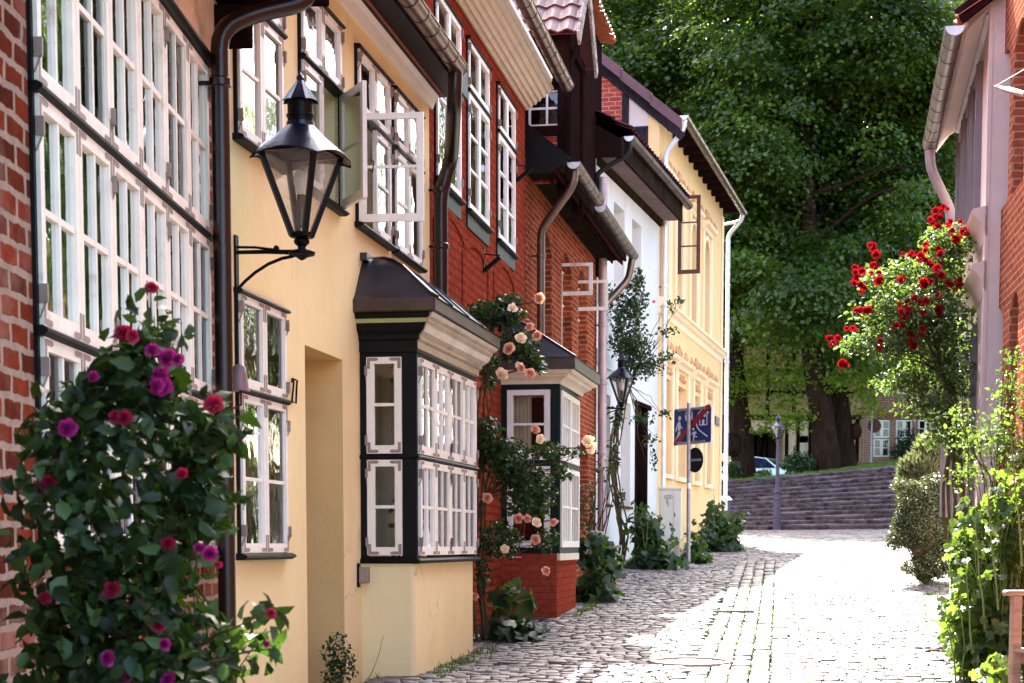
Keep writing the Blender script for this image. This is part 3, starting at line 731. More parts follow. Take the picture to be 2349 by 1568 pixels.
# eaves
YE = .40
MB(FY).extr([(0, ztop-.12), (.03, ztop-.12), (.06, ztop-.04), (.09, ztop), (0, ztop)], ys0, yend+.05).build('eaves_moulding', 'white', H)
MB(FY).box(ys0, yend+.10, .0, YE-.06, ztop+.001, ztop+.035).box(ys0, yend+.10, YE-.06, YE-.03, ztop-.03, ztop+.22).build('soffit', 'black', H)
gs1, gz1 = FY.pix(1050, 165, YE+.05)
gutter(H, FY, ys0+.4, gs1, YE+.06, gz1+.04, .085, 'copper', ring=.42)
house_shell(H, FY, ys0, yend, -.6, ztop+.1, 7.5, 'yellow', 'orange_tile', 3.6, over=.15)
s_ = yend-.02
zz = gz1
pipe(H, FY, [(gs1-.12, YE+.05, zz-.04), (gs1-.12, YE+.04, zz-.3), (s_+.02, .22, zz-.62), (s_, .12, zz-.95), (s_, .12, .2)], .07, 'brownpipe', collars=[(s_, .12, Z(FY, 1000, 430, .1)), (s_, .12, Z(FY, 1000, 560, .1))])
# bay window: black timber frame, white sashes, lead ogee roof
bd = .47
nd_s, nd_z = FY.pix(948, 1250, bd)      # near outer corner
bs0 = bx0
FBN = FY.sub(bs0, 0, (0, 1), (-1, 0))     # side face: s'=d, N towards camera
fdir = (1.0, .022)
FBF = FY.sub(bs0, bd, fdir, (.022*-1, 1))
bl_ = 2.42
z0b, z1b, z2b, z3b = Z(FY, 948, 1278, bd), Z(FY, 948, 1047, bd), Z(FY, 948, 812, bd), Z(FY, 948, 690, bd)
print('bay', z0b, z1b, z2b, z3b, bs0)
BAY = MB(FY)
MB(FY).poly([(bs0, 0, -.6), (bs0, bd-.012, -.6), (bs0, bd-.012, z0b-.05), (bs0, 0, z0b-.05)]).poly([(bs0, bd-.012, -.6), (bs0+bl_, bd+.04, -.6), (bs0+bl_, bd+.04, z0b-.05), (bs0, bd-.012, z0b-.05)]).poly([(bs0+bl_, bd+.04, -.6), (bs0+bl_, 0, -.6), (bs0+bl_, 0, z0b-.05), (bs0+bl_, bd+.04, z0b-.05)]).build('bay_base', 'yellow', H, bevel=.03)
fm = MB(FBN); pw = .075
for (a, b) in ((0, .05), (bd-.115, bd)): fm.box(a, b, -.08, .012, z0b-.05, z2b+.02)
fm.box(.05, bd-.115, -.08, .010, z0b-.05, z0b+.0); fm.box(.05, bd-.115, -.08, .014, z1b-.03, z1b+.03); fm.box(.05, bd-.115, -.08, .010, z2b-.01, z2b+.02)
ff = MB(FBF); ff.v, ff.f, ff.uv = fm.v, fm.f, fm.uv
ff.box(0.001, .05, -.08, .012, z0b-.05, z2b+.02); ff.box(bl_-.05, bl_, -.08, .012, z0b-.05, z2b+.02)
for z in (z0b-.025, z1b, z2b+.005): ff.box(.05, bl_-.05, -.08, .010, z-.022, z+.022)
for F_, L in ((FBN, bd+.04), (FBF, bl_+.04)):
    ff.extr([(-.02, z0b-.06), (.04, z0b-.055), (.055, z0b-.03), (.02, z0b-.01), (-.02, z0b-.005)], -.04 if F_ is FBF else -.01, L, F=F_)
    ff.extr([(-.02, z1b-.02), (.03, z1b-.018), (.045, z1b), (.03, z1b+.018), (-.02, z1b+.02)], -.02, L, F=F_)
ff.box(bl_-.05, bl_, -bd, -.08, z0b-.05, z2b+.02)
bayf = ff.build('bay_frame', 'black', H, bevel=.004)
gp = MB(FBN)
for F_, edges, mc, fw_ in ((FBN, [.06, bd-.105], 1, .055), (FBF, [.055+i*(bl_-.11)/4 for i in range(5)], 2, .058)):
    for i in range(len(edges)-1):
        for za, zb2 in ((z0b+.012, z1b-.026), (z1b+.026, z2b-.02)):
            o, g = sash(bayf, F_, edges[i]+.003, edges[i+1]-.003, za, zb2, mc, 2, .0, fw_, .026, name='bay_sash', hs=edges[i] if i % 2 == 0 else edges[i+1])
            gp.add(g)
gp.build('glazing', 'glass', bayf)
# cornice: profile (offset, z) mitred round the bay
def bay_ring(prof, mat, name, s0, d, L, far=True, par=H, F=FY):
    mb = MB(F)
    def ring(o, z): return [(s0-o, 0, z), (s0-o, d+o, z), (s0+L+o, d+o+(.04 if F is FY else 0), z), (s0+L+o, 0, z)]
    for (o0, zz0), (o1, zz1) in zip(prof, prof[1:]):
        A_, B_ = ring(o0, zz0), ring(o1, zz1)
        for k in range(3): mb.poly([A_[k], A_[k+1], B_[k+1], B_[k]])
    return mb.build(name, mat, par)
hC = z3b-z2b-.02; zc = z2b+.02
bay_ring([(0, zc), (.03, zc), (.03, zc+hC*.22), (.05, zc+hC*.25), (.055, zc+hC*.34), (.07, zc+hC*.36), (.10, zc+hC*.42), (.12, zc+hC*.52), (.135, zc+hC*.55)], 'black', 'cornice', bs0, bd, bl_)
bay_ring([(.135, zc+hC*.55), (.145, zc+hC*.63)], 'palegreen', 'cornice_stripe', bs0, bd, bl_)
bay_ring([(.145, zc+hC*.63), (.16, zc+hC*.645), (.17, zc+hC*.69), (.17, zc+hC*.72), (.20, zc+hC*.74)], 'black', 'cornice_top', bs0, bd, bl_)
# the street face of the cornice is stained cream wood
mb = MB(FBF)
pr = [(.012, zc+.02), (.034, zc+.03), (.036, zc+hC*.2), (.06, zc+hC*.24), (.062, zc+hC*.3), (.10, zc+hC*.38), (.13, zc+hC*.5), (.135, zc+hC*.54), (.15, zc+hC*.57), (.152, zc+hC*.62), (.175, zc+hC*.66), (.20, zc+hC*.725), (0, zc+hC*.725)]
pr = [(a+.004, b) for a, b in pr]
mb.extr(pr, 0, bl_, m0=-1, m1=1); mb.build('cornice_face', 'cornice_bronze', H)
bay_ring([(.20, zc+hC*.74), (.225, zc+hC*.76), (.225, zc+hC*1.0), (.205, zc+hC*1.0)], 'bronze', 'lead_fascia', bs0, bd, bl_)
zr0 = zc+hC; zr1 = Z(FY, 832, 590)
og = [(0, 0), (.10, .10), (.2, .25), (.36, .50), (.52, .75), (.66, .90), (.80, .98), (1, 1)]
mb = MB(FY); prev = None
for t, h in og:
    o = .21*(1-t) - .0*t; dd = (bd+.21)*(1-t)+.03; ss = .21-(.21+.28)*t
    rg = [(bs0-ss, 0, zr0+(zr1-zr0)*h), (bs0-ss, dd, zr0+(zr1-zr0)*h), (bs0+bl_+ss, dd+.04*(1-t), zr0+(zr1-zr0)*h), (bs0+bl_+ss, 0, zr0+(zr1-zr0)*h)]
    if prev:
        for k in range(3): mb.poly([prev[k], prev[k+1], rg[k+1], rg[k]])
    prev = rg
br = mb.build('bay_roof', 'lead', H, smooth=True)
mb = MB(FY)
for k in range(4):
    sx = bs0-.05+.75*k
    pts = [(sx+(.1*t if k == 0 else 0), (bd+.21)*(1-t)+.045, zr0+(zr1-zr0)*h+.008) for t, h in og[1:]]
    if k: MB(FY).tube(pts, .012, 6).build('roof_seam', 'lead', br)
mb.tube([(bs0-.21+.49*t, (bd+.21)*(1-t)+.035, zr0+(zr1-zr0)*h+.006) for t, h in og], .014, 6)
mb.build('roof_seam', 'lead', br)
MB(FY).box(bs0+.02, bs0+.26, .0, .06, zr1-.04, zr1+.02).box(bs0+.1, bs0+bl_, .0, .05, zr1-.02, zr1+.012).build('flashing', 'lead', br)
# room behind the bay
rm = MB(FY)
rm.poly([(bs0-.3, -2.6, .4), (bs0+bl_+1.5, -2.6, .4), (bs0+bl_+1.5, -2.6, 4), (bs0-.3, -2.6, 4)]).poly([(bs0-.6, -.32, .4), (bs0-.6, -2.6, .4), (bs0-.6, -2.6, 4), (bs0-.6, -.32, 4)])
rm.poly([(bs0+bl_-.1, -.0, .4), (bs0+bl_-.1, -2.6, .4), (bs0+bl_-.1, -2.6, 4), (bs0+bl_-.1, -.0, 4)]).poly([(bs0-.6, 0, z3b+.02), (bs0+bl_, 0, z3b+.02), (bs0+bl_, -2.6, z3b+.02), (bs0-.6, -2.6, z3b+.02)])
rm.poly([(bs0+.05, 0, z0b-.02), (bs0+bl_-.05, 0, z0b-.02), (bs0+bl_-.05, bd-.02, z0b-.02), (bs0+.05, bd-.02, z0b-.02)])
rm.build('room', 'room', H)
MB(FY).box(bs0+bl_-.09, bs0+bl_-.055, .0, bd-.09, z0b, z2b+.04).build('bay_inner_wall', 'room', H)
MB(FY).box(bs0+.01, bs0+bl_-.01, .01, bd-.01, z2b+.05, z2b+.07).build('bay_ceiling', 'white', H)
mb = MB(FY)
for k in range(8, 44):
    x0, x1 = bs0+.12+(bl_-.3)*k/44, bs0+.12+(bl_-.3)*(k+1)/44; dd0, dd1 = bd-.10+.012*(k % 2), bd-.10+.012*((k+1) % 2)
    mb.poly([(x0, dd0, z0b+.02), (x1, dd1, z0b+.02), (x1, dd1, z0b+.52), (x0, dd0, z0b+.52)])
    if k > 34 or k < 3: mb.poly([(x0, dd0, z1b), (x1, dd1, z1b), (x1, dd1, z2b), (x0, dd0, z2b)])
mb.build('sheer_curtain', 'sheer', H)
MB(FY).box(bs0+bl_-.20, bs0+bl_-.12, .0, .07, z0b, z2b+.03).box(bs0+bl_-.20, bs0+bl_-.12, -.5, bd-.1, z1b-.03, z1b+.03).box(bs0+bl_-.18, bs0+bl_-.12, -.35, -.28, z0b-.3, z2b+.03).build('inner_window_frame', 'white', H)
# things inside the bay
def at_bay(u, v, d): s, z = FY.pix(u, v, d); return FY.w(s, d, z), s, z
p, s, z = at_bay(893, 1240, .22); s = bs0+.45; c = FY.w(s, .23, z0b-.02)
L = thing('table_lamp', 'cream domed table lamp with dark splayed legs inside the bay window', 'lamp', c)
MB(W0).lathe(c, [(.001, .42), (.05, .41), (.10, .385), (.125, .345), (.12, .31), (.001, .30)], 20).build('lamp_shade', 'cream_wood', L, smooth=True)
MB(W0).lathe(c, [(.1, .30), (.105, .27), (.001, .26)], 20).build('shade_ring', 'copper', L, smooth=True)
mb = MB(W0)
for k in range(3):
    a = k*2.1+.5; mb.tube([(c[0]+.03*math.cos(a), c[1]+.03*math.sin(a), c[2]+.27), (c[0]+.07*math.cos(a), c[1]+.07*math.sin(a), c[2])], .010, 6)
mb.build('lamp_leg', 'iron', L)
c = FY.w(bs0+.75, .2, z0b-.02)
V = thing('flower_vase', 'small vase of violet flowers on the bay window ledge', 'vase', c)
MB(W0).lathe(c, [(.001, 0), (.05, 0), (.06, .08), (.035, .18), (.045, .22), (.04, .22), (.03, .18)], 14).build('vase', 'white', V, smooth=True)
bush_leaves(V, [((c[0], c[1], c[2]+.36), (.12, .12, .12), 60)], .06, 'leaf_rose')
BM_v = bloom_mesh('violet_bloom', petal('violet_petal', (.12, .05, .2), (.3, .15, .3), (.4, .2, .5)))
blooms(V, [(Vector(c)+Vector((random.uniform(-.13, .13), random.uniform(-.13, .13), .42+random.uniform(-.06, .1))), .07, BM_v, (0, -1, 1)) for _ in range(9)], 'flower')
c = FY.w(bs0+.42, .2, z2b+.04)
L = thing('hanging_lantern', 'little old metal lantern hanging inside the bay window', 'lantern', c)
MB(W0).tube([(c[0], c[1], c[2]), (c[0], c[1], c[2]-.08)], .004, 6).lathe((c[0], c[1], c[2]-.16), [(.001, .09), (.03, .07), (.04, .055)], 10).lathe((c[0], c[1], c[2]-.16), [(.012, .0), (.04, -.06), (.045, -.065), (.001, -.08)], 10).build('lantern_cap', 'iron', L)
MB(W0).lathe((c[0], c[1], c[2]-.16), [(.03, .055), (.035, 0), (.03, -.06)], 10).build('lantern_chimney', 'glass_clear', L)
# house number, meter box
n_ = thing('house_number', 'black iron number 27 on the pale yellow wall', 'house number', FY.w(*[(lambda q: (q[0], .02, q[1]))(FY.pix(672, 898, 0))][0]))
hs, hz = FY.pix(667, 898, 0)
def stroke(mb, pts, r=.0075, F=FY, d=.022): mb.tube([(hs+a, d, hz+b) for a, b in pts], r, 6)
mb = MB(FY); stroke(mb, [(-.045, .06), (-.035, .085), (-.008, .09), (.002, .06), (-.01, .02), (-.04, -.05), (-.045, -.08), (.004, -.08)]); mb.build('digit', 'iron', n_)
mb = MB(FY); stroke(mb, [(.03, .085), (.09, .085), (.075, .03), (.055, -.085)]); mb.build('digit', 'iron', n_)
ms, mz = FY.pix(820, 1320, 0)
m_ = thing('metal_box', 'small grey metal box on the yellow wall just left of the bay base', 'box', FY.w(ms, .03, mz))
MB(FY).box(ms-.035, ms+.035, .02, .10, mz-.07, mz+.07).build('casing', 'plate', m_, bevel=.008); MB(FY).box(ms-.02, ms+.02, 0, .021, mz-.1, mz+.1).build('mounting_plate', 'iron', m_)

# ---- red house
H = house('red_house', 'deep red limewashed house with tall white windows and a cream moulded cornice', FY, yend+2)
rend = S(FY, 1204, 600); rtop = (Z(FY, 1190, 232)+Z(FY, 1060, 10))/2
print('red top', Z(FY, 1190, 232), Z(FY, 1060, 10), 'rend', rend)
r1 = (S(FY, 1070, 203), S(FY, 1117, 400)); r2 = (S(FY, 1139, 304), S(FY, 1177, 450)); rw = (r1[1]-r1[0]+r2[1]-r2[0])/2; r0b = S(FY, 1052, 400); r0 = (r0b-rw, r0b)
print('red win', r0, r1, r2, Z(FY, 1065, 81), Z(FY, 1135, 190), Z(FY, 1073, 205), Z(FY, 1139, 306), Z(FY, 1084, 484), Z(FY, 1146, 563))
rz = [(Z(FY, 1084, 484)+Z(FY, 1146, 563))/2, (Z(FY, 1073, 205)+Z(FY, 1139, 306))/2, (Z(FY, 1065, 81)+Z(FY, 1135, 190))/2]
b2s = S(FY, 1150, 1100); b2d = .72; b2L = rend-b2s-.02
rh = [(*r, rz[0], rz[2]) for r in (r0, r1, r2)]
y0z, y1z, y2z = Z(FY, 1280, 1262, b2d), Z(FY, 1280, 1062, b2d), Z(FY, 1280, 885, b2d)
b2n = b2s
rh.append((b2s+.06, rend-.08, y0z+.03, y2z+.2))
wallmesh(FY, yend, rend, -.6, rtop+.02, rh, .3).build('wall', 'red_render', H)
for r in (r0, r1, r2):
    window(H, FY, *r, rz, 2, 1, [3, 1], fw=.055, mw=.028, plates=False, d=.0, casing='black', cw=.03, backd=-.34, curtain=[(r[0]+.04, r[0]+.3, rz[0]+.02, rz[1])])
    MB(FY).box(r[0]-.04, r[1]+.04, -.03, .02, rz[0]-.20, rz[0]-.045).build('sill_board', 'darkgreen', H)
# blind arches below the windows (shallow raised surrounds)
for a, b, zt_ in ((r0[0]-.1, r0[1]+.35, Z(FY, 1050, 520)), (r1[0]-.3, r1[1]+.1, Z(FY, 1110, 590)), (r2[0]-.25, r2[1]+.1, Z(FY, 1170, 630))):
    mb = MB(FY); pp = arcpts(a+.1, b-.1, zt_-.14, .14, 8); po = arcpts(a, b, zt_-.14, .25, 8)
    for (p0, q0), (p1, q1), (o0, t0), (o1, t1) in zip(pp, pp[1:], po, po[1:]):
        mb.poly([(p0, .018, q0), (p1, .018, q1), (o1, .018, t1), (o0, .018, t0)]); mb.poly([(p0, .018, q0), (p1, .018, q1), (p1, -.0, q1), (p0, -.0, q0)]); mb.poly([(o0, .018, t0), (o1, .018, t1), (o1, 0, t1), (o0, 0, t0)])
    zl = zt_-.14
    mb.box(a, a+.1, 0, .018, zl-1.3, zl); mb.box(b-.1, b, 0, .018, zl-1.3, zl)
    mb.build('blind_arch', 'red_render', H)
# moulded cream cornice
e = .40; prof = [(0, rtop-.02)]
nn_ = 7
for k in range(nn_):
    d0 = e*k/nn_; z_ = rtop + .30*(d0/e)**1.2
    prof += [(d0+.004, z_-.03), (d0+e/nn_*.55, z_-.035), (d0+e/nn_*.75, z_-.005), (d0+e/nn_*.95, z_+.01)]
prof += [(e, rtop+.32), (0, rtop+.34)]
MB(FY).extr(prof, yend+.12, rend+.02).build('cornice', 'cream_wood', H)
gs, gzz = FY.pix(1282, 205, e+.12)
gs = rend+.12
gz2 = Z(FY, 1284, 200, e+.12)
print('red gutter', gs, gz2, rtop+.3)
gutter(H, FY, yend+.14, gs, e+.14, max(gz2, rtop+.28)+.02, .09, 'copper', ring=.40)
MB(FY).box(rend-.25, rend+.04, e-.16, e+.06, rtop+.24, rtop+.30).build('eaves_bracket', 'timber', H)
house_shell(H, FY, yend+.01, rend-.01, -.6, rtop+.42, 7.5, 'red_render', 'orange_tile', 3.6, over=.2)
# flag holders
for u, v in ((1108, 600), (1184, 395)):
    s, z = FY.pix(u, v, 0); fh = tag(MB(FY).box(s-.02, s+.02, 0, .015, z-.13, z+.16).tube([(s, .01, z-.11), (s, .20, z+.04)], .028, 8).tube([(s, .01, z+.08), (s, .20, z+.06)], .008, 6).build('flag_holder', 'iron', None, loc=FY.w(s, 0, z)),
        'black iron flag holder low on the red wall' if v > 500 else 'small black iron flag holder beside the last red house window', 'flag holder')
# bay window of the red house
FGN = FY.sub(b2s, 0, (0, 1), (-1, 0)); FGF = FY.sub(b2s, b2d, (1, 0), (0, 1))
MB(FY).poly([(b2s, 0, -.2), (b2s, b2d-.02, -.2), (b2s, b2d-.02, y0z-.03), (b2s, 0, y0z-.03)]).poly([(b2s, b2d-.02, -.2), (b2s+b2L, b2d-.02, -.2), (b2s+b2L, b2d-.02, y0z-.03), (b2s, b2d-.02, y0z-.03)]).poly([(b2s+b2L, b2d-.02, -.2), (b2s+b2L, 0, -.2), (b2s+b2L, 0, y0z-.03), (b2s+b2L, b2d-.02, y0z-.03)]).build('bay_base', 'red_brick_paint', H, bevel=.015)
ff = MB(FGN)
for a, b in ((0, .07), (b2d-.10, b2d)): ff.box(a, b, -.08, .012, y0z-.04, y2z+.02)
for z in (y0z-.01, y1z, y2z): ff.box(.07, b2d-.10, -.08, .010, z-.035, z+.035)
ff.box(.001, .06, -.08, .012, y0z-.04, y2z+.02, F=FGF); ff.box(b2L-.06, b2L, -.7, .012, y0z-.04, y2z+.02, F=FGF)
for z in (y0z-.01, y1z, y2z): ff.box(.06, b2L-.06, -.08, .010, z-.035, z+.035, F=FGF)
bf2 = ff.build('bay_frame', 'darkgreen', H, bevel=.004)
gp = MB(FGN)
for F_, edges, mc in ((FGN, [.075, b2d-.105], 1), (FGF, [.065, .065+(b2L-.13)/2, b2L-.065], 3)):
    for i in range(len(edges)-1):
        for za, zb2 in ((y0z+.03, y1z-.04), (y1z+.04, y2z-.04)):
            o, g = sash(bf2, F_, edges[i]+.003, edges[i+1]-.003, za, zb2, mc, 2, .0, .065, .028, name='bay_sash', plates=False)
            gp.add(g)
gp.build('glazing', 'glass', bf2)
MB(FGF).box(-.005, b2L+.005, -.02, .02, y0z-.13, y0z-.045).build('bay_sill', 'cream_wood', H)
zc2 = y2z+.03; t2 = Z(FY, 1296, 800, b2d+.22); hh = t2-zc2
bay_ring([(0, zc2), (.02, zc2), (.03, zc2+hh*.12), (.06, zc2+hh*.2), (.11, zc2+hh*.27), (.13, zc2+hh*.36), (.17, zc2+hh*.40), (.20, zc2+hh*.52)], 'cream_wood', 'cornice', b2s, b2d, b2L)
bay_ring([(.20, zc2+hh*.52), (.225, zc2+hh*.54), (.225, zc2+hh*.98), (.24, zc2+hh*1.0), (.2, zc2+hh*1.01)], 'bronze', 'lead_fascia', b2s, b2d, b2L)
zp = Z(FY, 1172, 728)
mb = MB(FY); o = .23
A_ = [(b2s-o, 0, t2), (b2s-o, b2d+o, t2), (b2s+b2L+o, b2d+o, t2), (b2s+b2L+o, 0, t2)]; B_ = [(b2s+.3, .02, zp), (b2s+b2L-.1, .02, zp)]
mb.poly([A_[0], A_[1], B_[0]]).poly([A_[1], A_[2], B_[1], B_[0]]).poly([A_[2], A_[3], B_[1]])
r_ = mb.build('bay_roof', 'lead', H)
MB(FY).tube([A_[1], B_[0]], .018, 6).build('roof_seam', 'lead', r_); MB(FY).tube([A_[2], B_[1]], .018, 6).build('roof_seam', 'lead', r_)
mb = MB(FY)
n = 12
for k in range(n):
    x0, x1 = b2s+.12+(.5)*k/n, b2s+.12+.5*(k+1)/n
    mb.poly([(x0, .25+.03*(k % 2), y1z), (x1, .25+.03*((k+1) % 2), y1z), (x1, .25+.03*((k+1) % 2), y2z), (x0, .25+.03*(k % 2), y2z)])
for k in range(n):
    x0, x1 = .08+.28*k/n, .08+.28*(k+1)/n
    mb.poly([(b2s+.12+.02*(k % 2), x0, y1z+.03), (b2s+.12+.02*((k+1) % 2), x1, y1z+.03), (b2s+.12+.02*((k+1) % 2), x1, y2z), (b2s+.12+.02*(k % 2), x0, y2z)])
mb.build('curtain', 'curtain', H)
s, z = FY.pix(1190, 1279, .0); z = Z(FGN, 1190, 1279)
sn = S(FGN, 1190, 1279)
sg = tag(MB(FGN).box(sn-.06, sn+.06, .012, .018, z-.035, z+.035).build('small_plaque', 'sign_red', None, loc=FGN.w(sn, .015, z)), 'tiny red notice plaque under the green framed bay window', 'plaque')
MB(FGN).box(sn-.04, sn+.04, .0185, .0195, z-.004, z+.006).build('plaque_line', 'sign_white', sg)
def tiles(mb, F, s0, s1, d0, z0, d1, z1, cw=.22, rh=.3, amp=.035, step=.025):
    """rows of curved pantiles on the slope from (d0,z0) low to (d1,z1) high"""
    L = math.hypot(d1-d0, z1-z0); nr = max(1, round(L/rh)); nc = max(1, round((s1-s0)/cw)); K = 6
    nd, nz = -(z1-z0)/L, (d1-d0)/L
    if nz < 0: nd, nz = -nd, -nz
    for r in range(nr):
        t0, t1 = r/nr, min(1, (r+1.12)/nr)
        for c in range(nc):
            a = s0+(s1-s0)*c/nc; b = s0+(s1-s0)*(c+1)/nc; pl = ph = pq = None; j = random.uniform(-.004, .004)
            for k in range(K+1):
                x = a+(b-a)*k/K; h = amp*(.5+.5*math.sin(2*math.pi*k/K-1.2)) + j
                lo = (x, d0+(d1-d0)*t0+nd*(h+step), z0+(z1-z0)*t0+nz*(h+step)); hi = (x, d0+(d1-d0)*t1+nd*h, z0+(z1-z0)*t1+nz*h)
                bt = (x, d0+(d1-d0)*t0+nd*(h), z0+(z1-z0)*t0+nz*h)
                if pl: mb.poly([pl, lo, hi, ph], F); mb.poly([pl, lo, bt, pq], F)
                pl, ph, pq = lo, hi, bt
    return mb
# ---- small brick house with dormer
H = house('dormer_house', 'narrow orange brick house with dark boxed eaves, timber dormer and open attic casements', FB, 3)
bl2 = 7.4
FBn = FB.sub(.03, 0, (0, 1), (-1, 0))
zB = (Z(FB, 1212, 405)+Z(FB, 1362, 588))/2
op = [(S(FB, 1238, 600), S(FB, 1266, 600)), (S(FB, 1289, 650), S(FB, 1312.5, 650)), (S(FB, 1326, 700), S(FB, 1347, 700))]
ot = (Z(FB, 1242, 512)+Z(FB, 1290, 567)+Z(FB, 1331, 616))/3
print('B', zB, op, ot, Z(FB, 1242, 512), Z(FB, 1290, 567), Z(FB, 1331, 616))
obz = ot-1.75
wallmesh(FB, 0, bl2, -.5, zB+.02, [(a, b, obz, ot, .22, .3) for a, b in op]+[(op[1][0], op[1][1]+.1, 1.9, 3.3, .2, .3), (op[2][0], op[2][1]+.2, 1.9, 3.3, .2, .3)], .3).build('wall', 'brick_orange', H)
for i, (a, b) in enumerate(op):
    F2 = FB.sub(0, -.19)
    zt2 = ot-.24
    zm = zt2-.50
    sk = ((0, 1),) if i else ()
    window(H, F2, a+.02, b-.02, [obz+.02, zm, zt2], 2, 1, [2, 1], skip=sk, plates=False, hinges=False, cw=.02, sillh=0, mat='white_old', casing='white_old', backd=-.2, fw=.045, label='casement window with one upper sash swung open' if i else None)
    MB(FB).box(a-.03, b+.03, -.2, .03, obz-.06, obz).build('sill', 'brick_orange', H)
    if i: open_sash(F2, a+.03, zm+.02, zt2, .60 if i == 1 else .62, H, mr=1, mat='white_old', yaw=88, fw=.045, d=.05)
for i in (1, 2): window(H, FB.sub(0, -.19), op[i][0]+.02, op[i][1]+.12, [1.95, 2.6, 3.1], 2, 1, 1, plates=False, hinges=False, cw=.02, sillh=0, mat='white_old', casing='white_old', backd=-.2)
eB = .55
MB(FB).box(0.02, bl2, 0, eB-.08, zB, zB+.03).build('soffit', 'soffit_dark', H)
zG = (Z(FB, 1294, 357, eB+.05)+Z(FB, 1374, 476, eB+.05))/2; print('zG', zG, zB)
MB(FB).box(.02, bl2, eB-.08, eB-.04, zB-.02, zG+.05).box(.02, bl2, eB-.30, eB-.27, zB-.05, zB).build('fascia', 'soffit_dark', H)
q = [FBn.pix(*p) for p in ((1199, 282), (1300, 346), (1284, 352), (1256, 404))]
MB(FBn).extr([(0, q[0][1]), (0, 0)], 0, 0) if False else None
mb = MB(FBn); pts = [(0, 0, q[0][1]), (eB+.05, 0, zG+.10), (eB-.04, 0, zG+.02), (eB-.22, 0, zB-.02), (0, 0, zB-.02)]
mb.poly([(a, .0, c) for a, b, c in pts]); mb.poly([(a, .03, c) for a, b, c in pts])
for p0, p1 in zip(pts, pts[1:]+pts[:1]): mb.poly([(p0[0], 0, p0[2]), (p1[0], 0, p1[2]), (p1[0], .03, p1[2]), (p0[0], .03, p0[2])])
mb.build('verge_board', 'black', H)
k_ = (q[0][1]-zG-.1)/(eB+.05)
gm1, gm2 = S(FB, 1372, 450, eB+.05), S(FB, 1376, 480, eB+.05); ge = S(FB, 1428, 560, eB+.05)
gutter(H, FB, .12, gm1-.1, eB+.07, zG+.06, .085, 'zinc', ring=.5); gutter(H, FB, gm1+.12, bl2+.1, eB+.07, zG+.02, .085, 'zinc', ring=.5)
house_shell(H, FB, .01, bl2-.01, -.5, zG+.2, 7, 'brick_orange', 'slate_tile', 3.0, over=.45, roof_name='roof')
pipe(H, FB, [(.25, eB+.07, zG-.03), (.25, eB+.05, zG-.22), (.42, .14, zG-.75), (.42, .14, zG-3.6)], .055, 'zinc', collars=[(.42, .14, zG-1.1), (.42, .14, zG-2.4)])
sp = S(FB, 1367, 900, .1)
pipe(H, FB, [(bl2-.02, eB+.06, zG-.05), (bl2-.02, eB, zG-.4), (bl2-.25, .13, zG-.9), (bl2-.25, .13, zG-1.1)], .06, 'zinc')
pipe(H, FB, [(bl2-.25, .13, zG+1.3), (bl2-.25, .13, zG-.6), (bl2-.25, .13, G(30)+.05)], .075, 'zinc_paint', collars=[(bl2-.25, .13, zG-1.2), (bl2-.25, .13, zG-2.2), (bl2-.25, .13, zG-3.4)])
# dormer
ds0, ds1, dd = .55, 2.05, .50
zs0 = Z(FBn, 1300, 395, 0); zap = CAMZ+7.72; zeav = CAMZ+6.82; sm = (ds0+ds1)/2
FDn = FB.sub(ds0, 0, (0, 1), (-1, 0))     # cheek facing the camera
wa, wb = FDn.pix(1215, 287), FDn.pix(1293, 209)
print('dormer', wa, wb, zs0)
tm = MB(FDn)
tm.box(wb[0]+.02, dd, -.18, 0.01, zB, zeav+.1); tm.box(wa[0]-.25, wa[0]-.02, -.1, 0, zG, zeav); tm.box(wa[0]-.05, wb[0]+.05, -.1, .008, wa[1]-.16, wa[1]-.02); tm.box(wa[0]-.1, wb[0]+.05, -.1, .006, wb[1]+.02, zeav)
tm.build('dormer_timber', 'timber', H, bevel=.008)
MB(FDn).box(-2.5, wa[0]-.25, -.1, -.01, zG, zeav+.05).box(wa[0]-.05, wb[0]+.02, -.1, -.01, zG-.1, wa[1]-.16).build('dormer_panel', 'brick_gable', H)
sash(H, FDn, wa[0]-.02, wb[0]+.02, wa[1]-.02, wb[1]+.02, 2, 2, -.06, .02, .028, mat='white', plates=False, name='dormer_sash')[1].build('dormer_glazing', 'glass', H)
fm = MB(FB); fm.box(ds0, ds0+.16, dd-.16, dd, zB-.2, zeav); fm.box(ds1-.16, ds1, dd-.16, dd, zB-.2, zeav); fm.box(ds0, ds1, dd-.16, dd+.01, zeav-.14, zeav); fm.box(ds0+.1, ds1-.1, dd-.1, dd-.04, zG+.1, zeav)
fm.poly([(ds0, dd-.05, zeav), (ds1, dd-.05, zeav), (sm, dd-.05, zap-.1)]); fm.box(ds1-.05, ds1, -2.5, dd-.1, zG, zeav)
fm.build('dormer_front', 'timber', H)
mb = MB(FB); so_ = .16
for sg in (-1, 1):
    se = ds0-so_ if sg < 0 else ds1+so_
    f2 = FB.sub(0, 0, (0, 1), (1, 0)) # s'=d, d'=s
    zl = zeav-.02
    tiles(mb, f2, -2.6, dd+.12, se, zl, sm, zap, .235, .33, .045)
    mb.poly([(-2.6, se, zl-.02), (dd+.12, se, zl-.02), (dd+.12, sm, zap-.03), (-2.6, sm, zap-.03)], f2)
mb.build('dormer_roof', 'maroon_tile', H)
mb = MB(FB)
for k in range(7): mb.tube([(sm, dd+.16-.42*k, zap+.02), (sm, dd+.16-.42*(k+1)-.03, zap+.005)], [.10, .085], 10)
mb.build('ridge_tile', 'cream_plaster', H, smooth=True)
mb = MB(FB)
for se in (ds0-so_-.02, ds1+so_+.02): mb.bar((se, dd+.15, zeav-.1), (sm, dd+.15, zap+.03), .035, .2)
mb.build('barge_board', 'lichen', H)
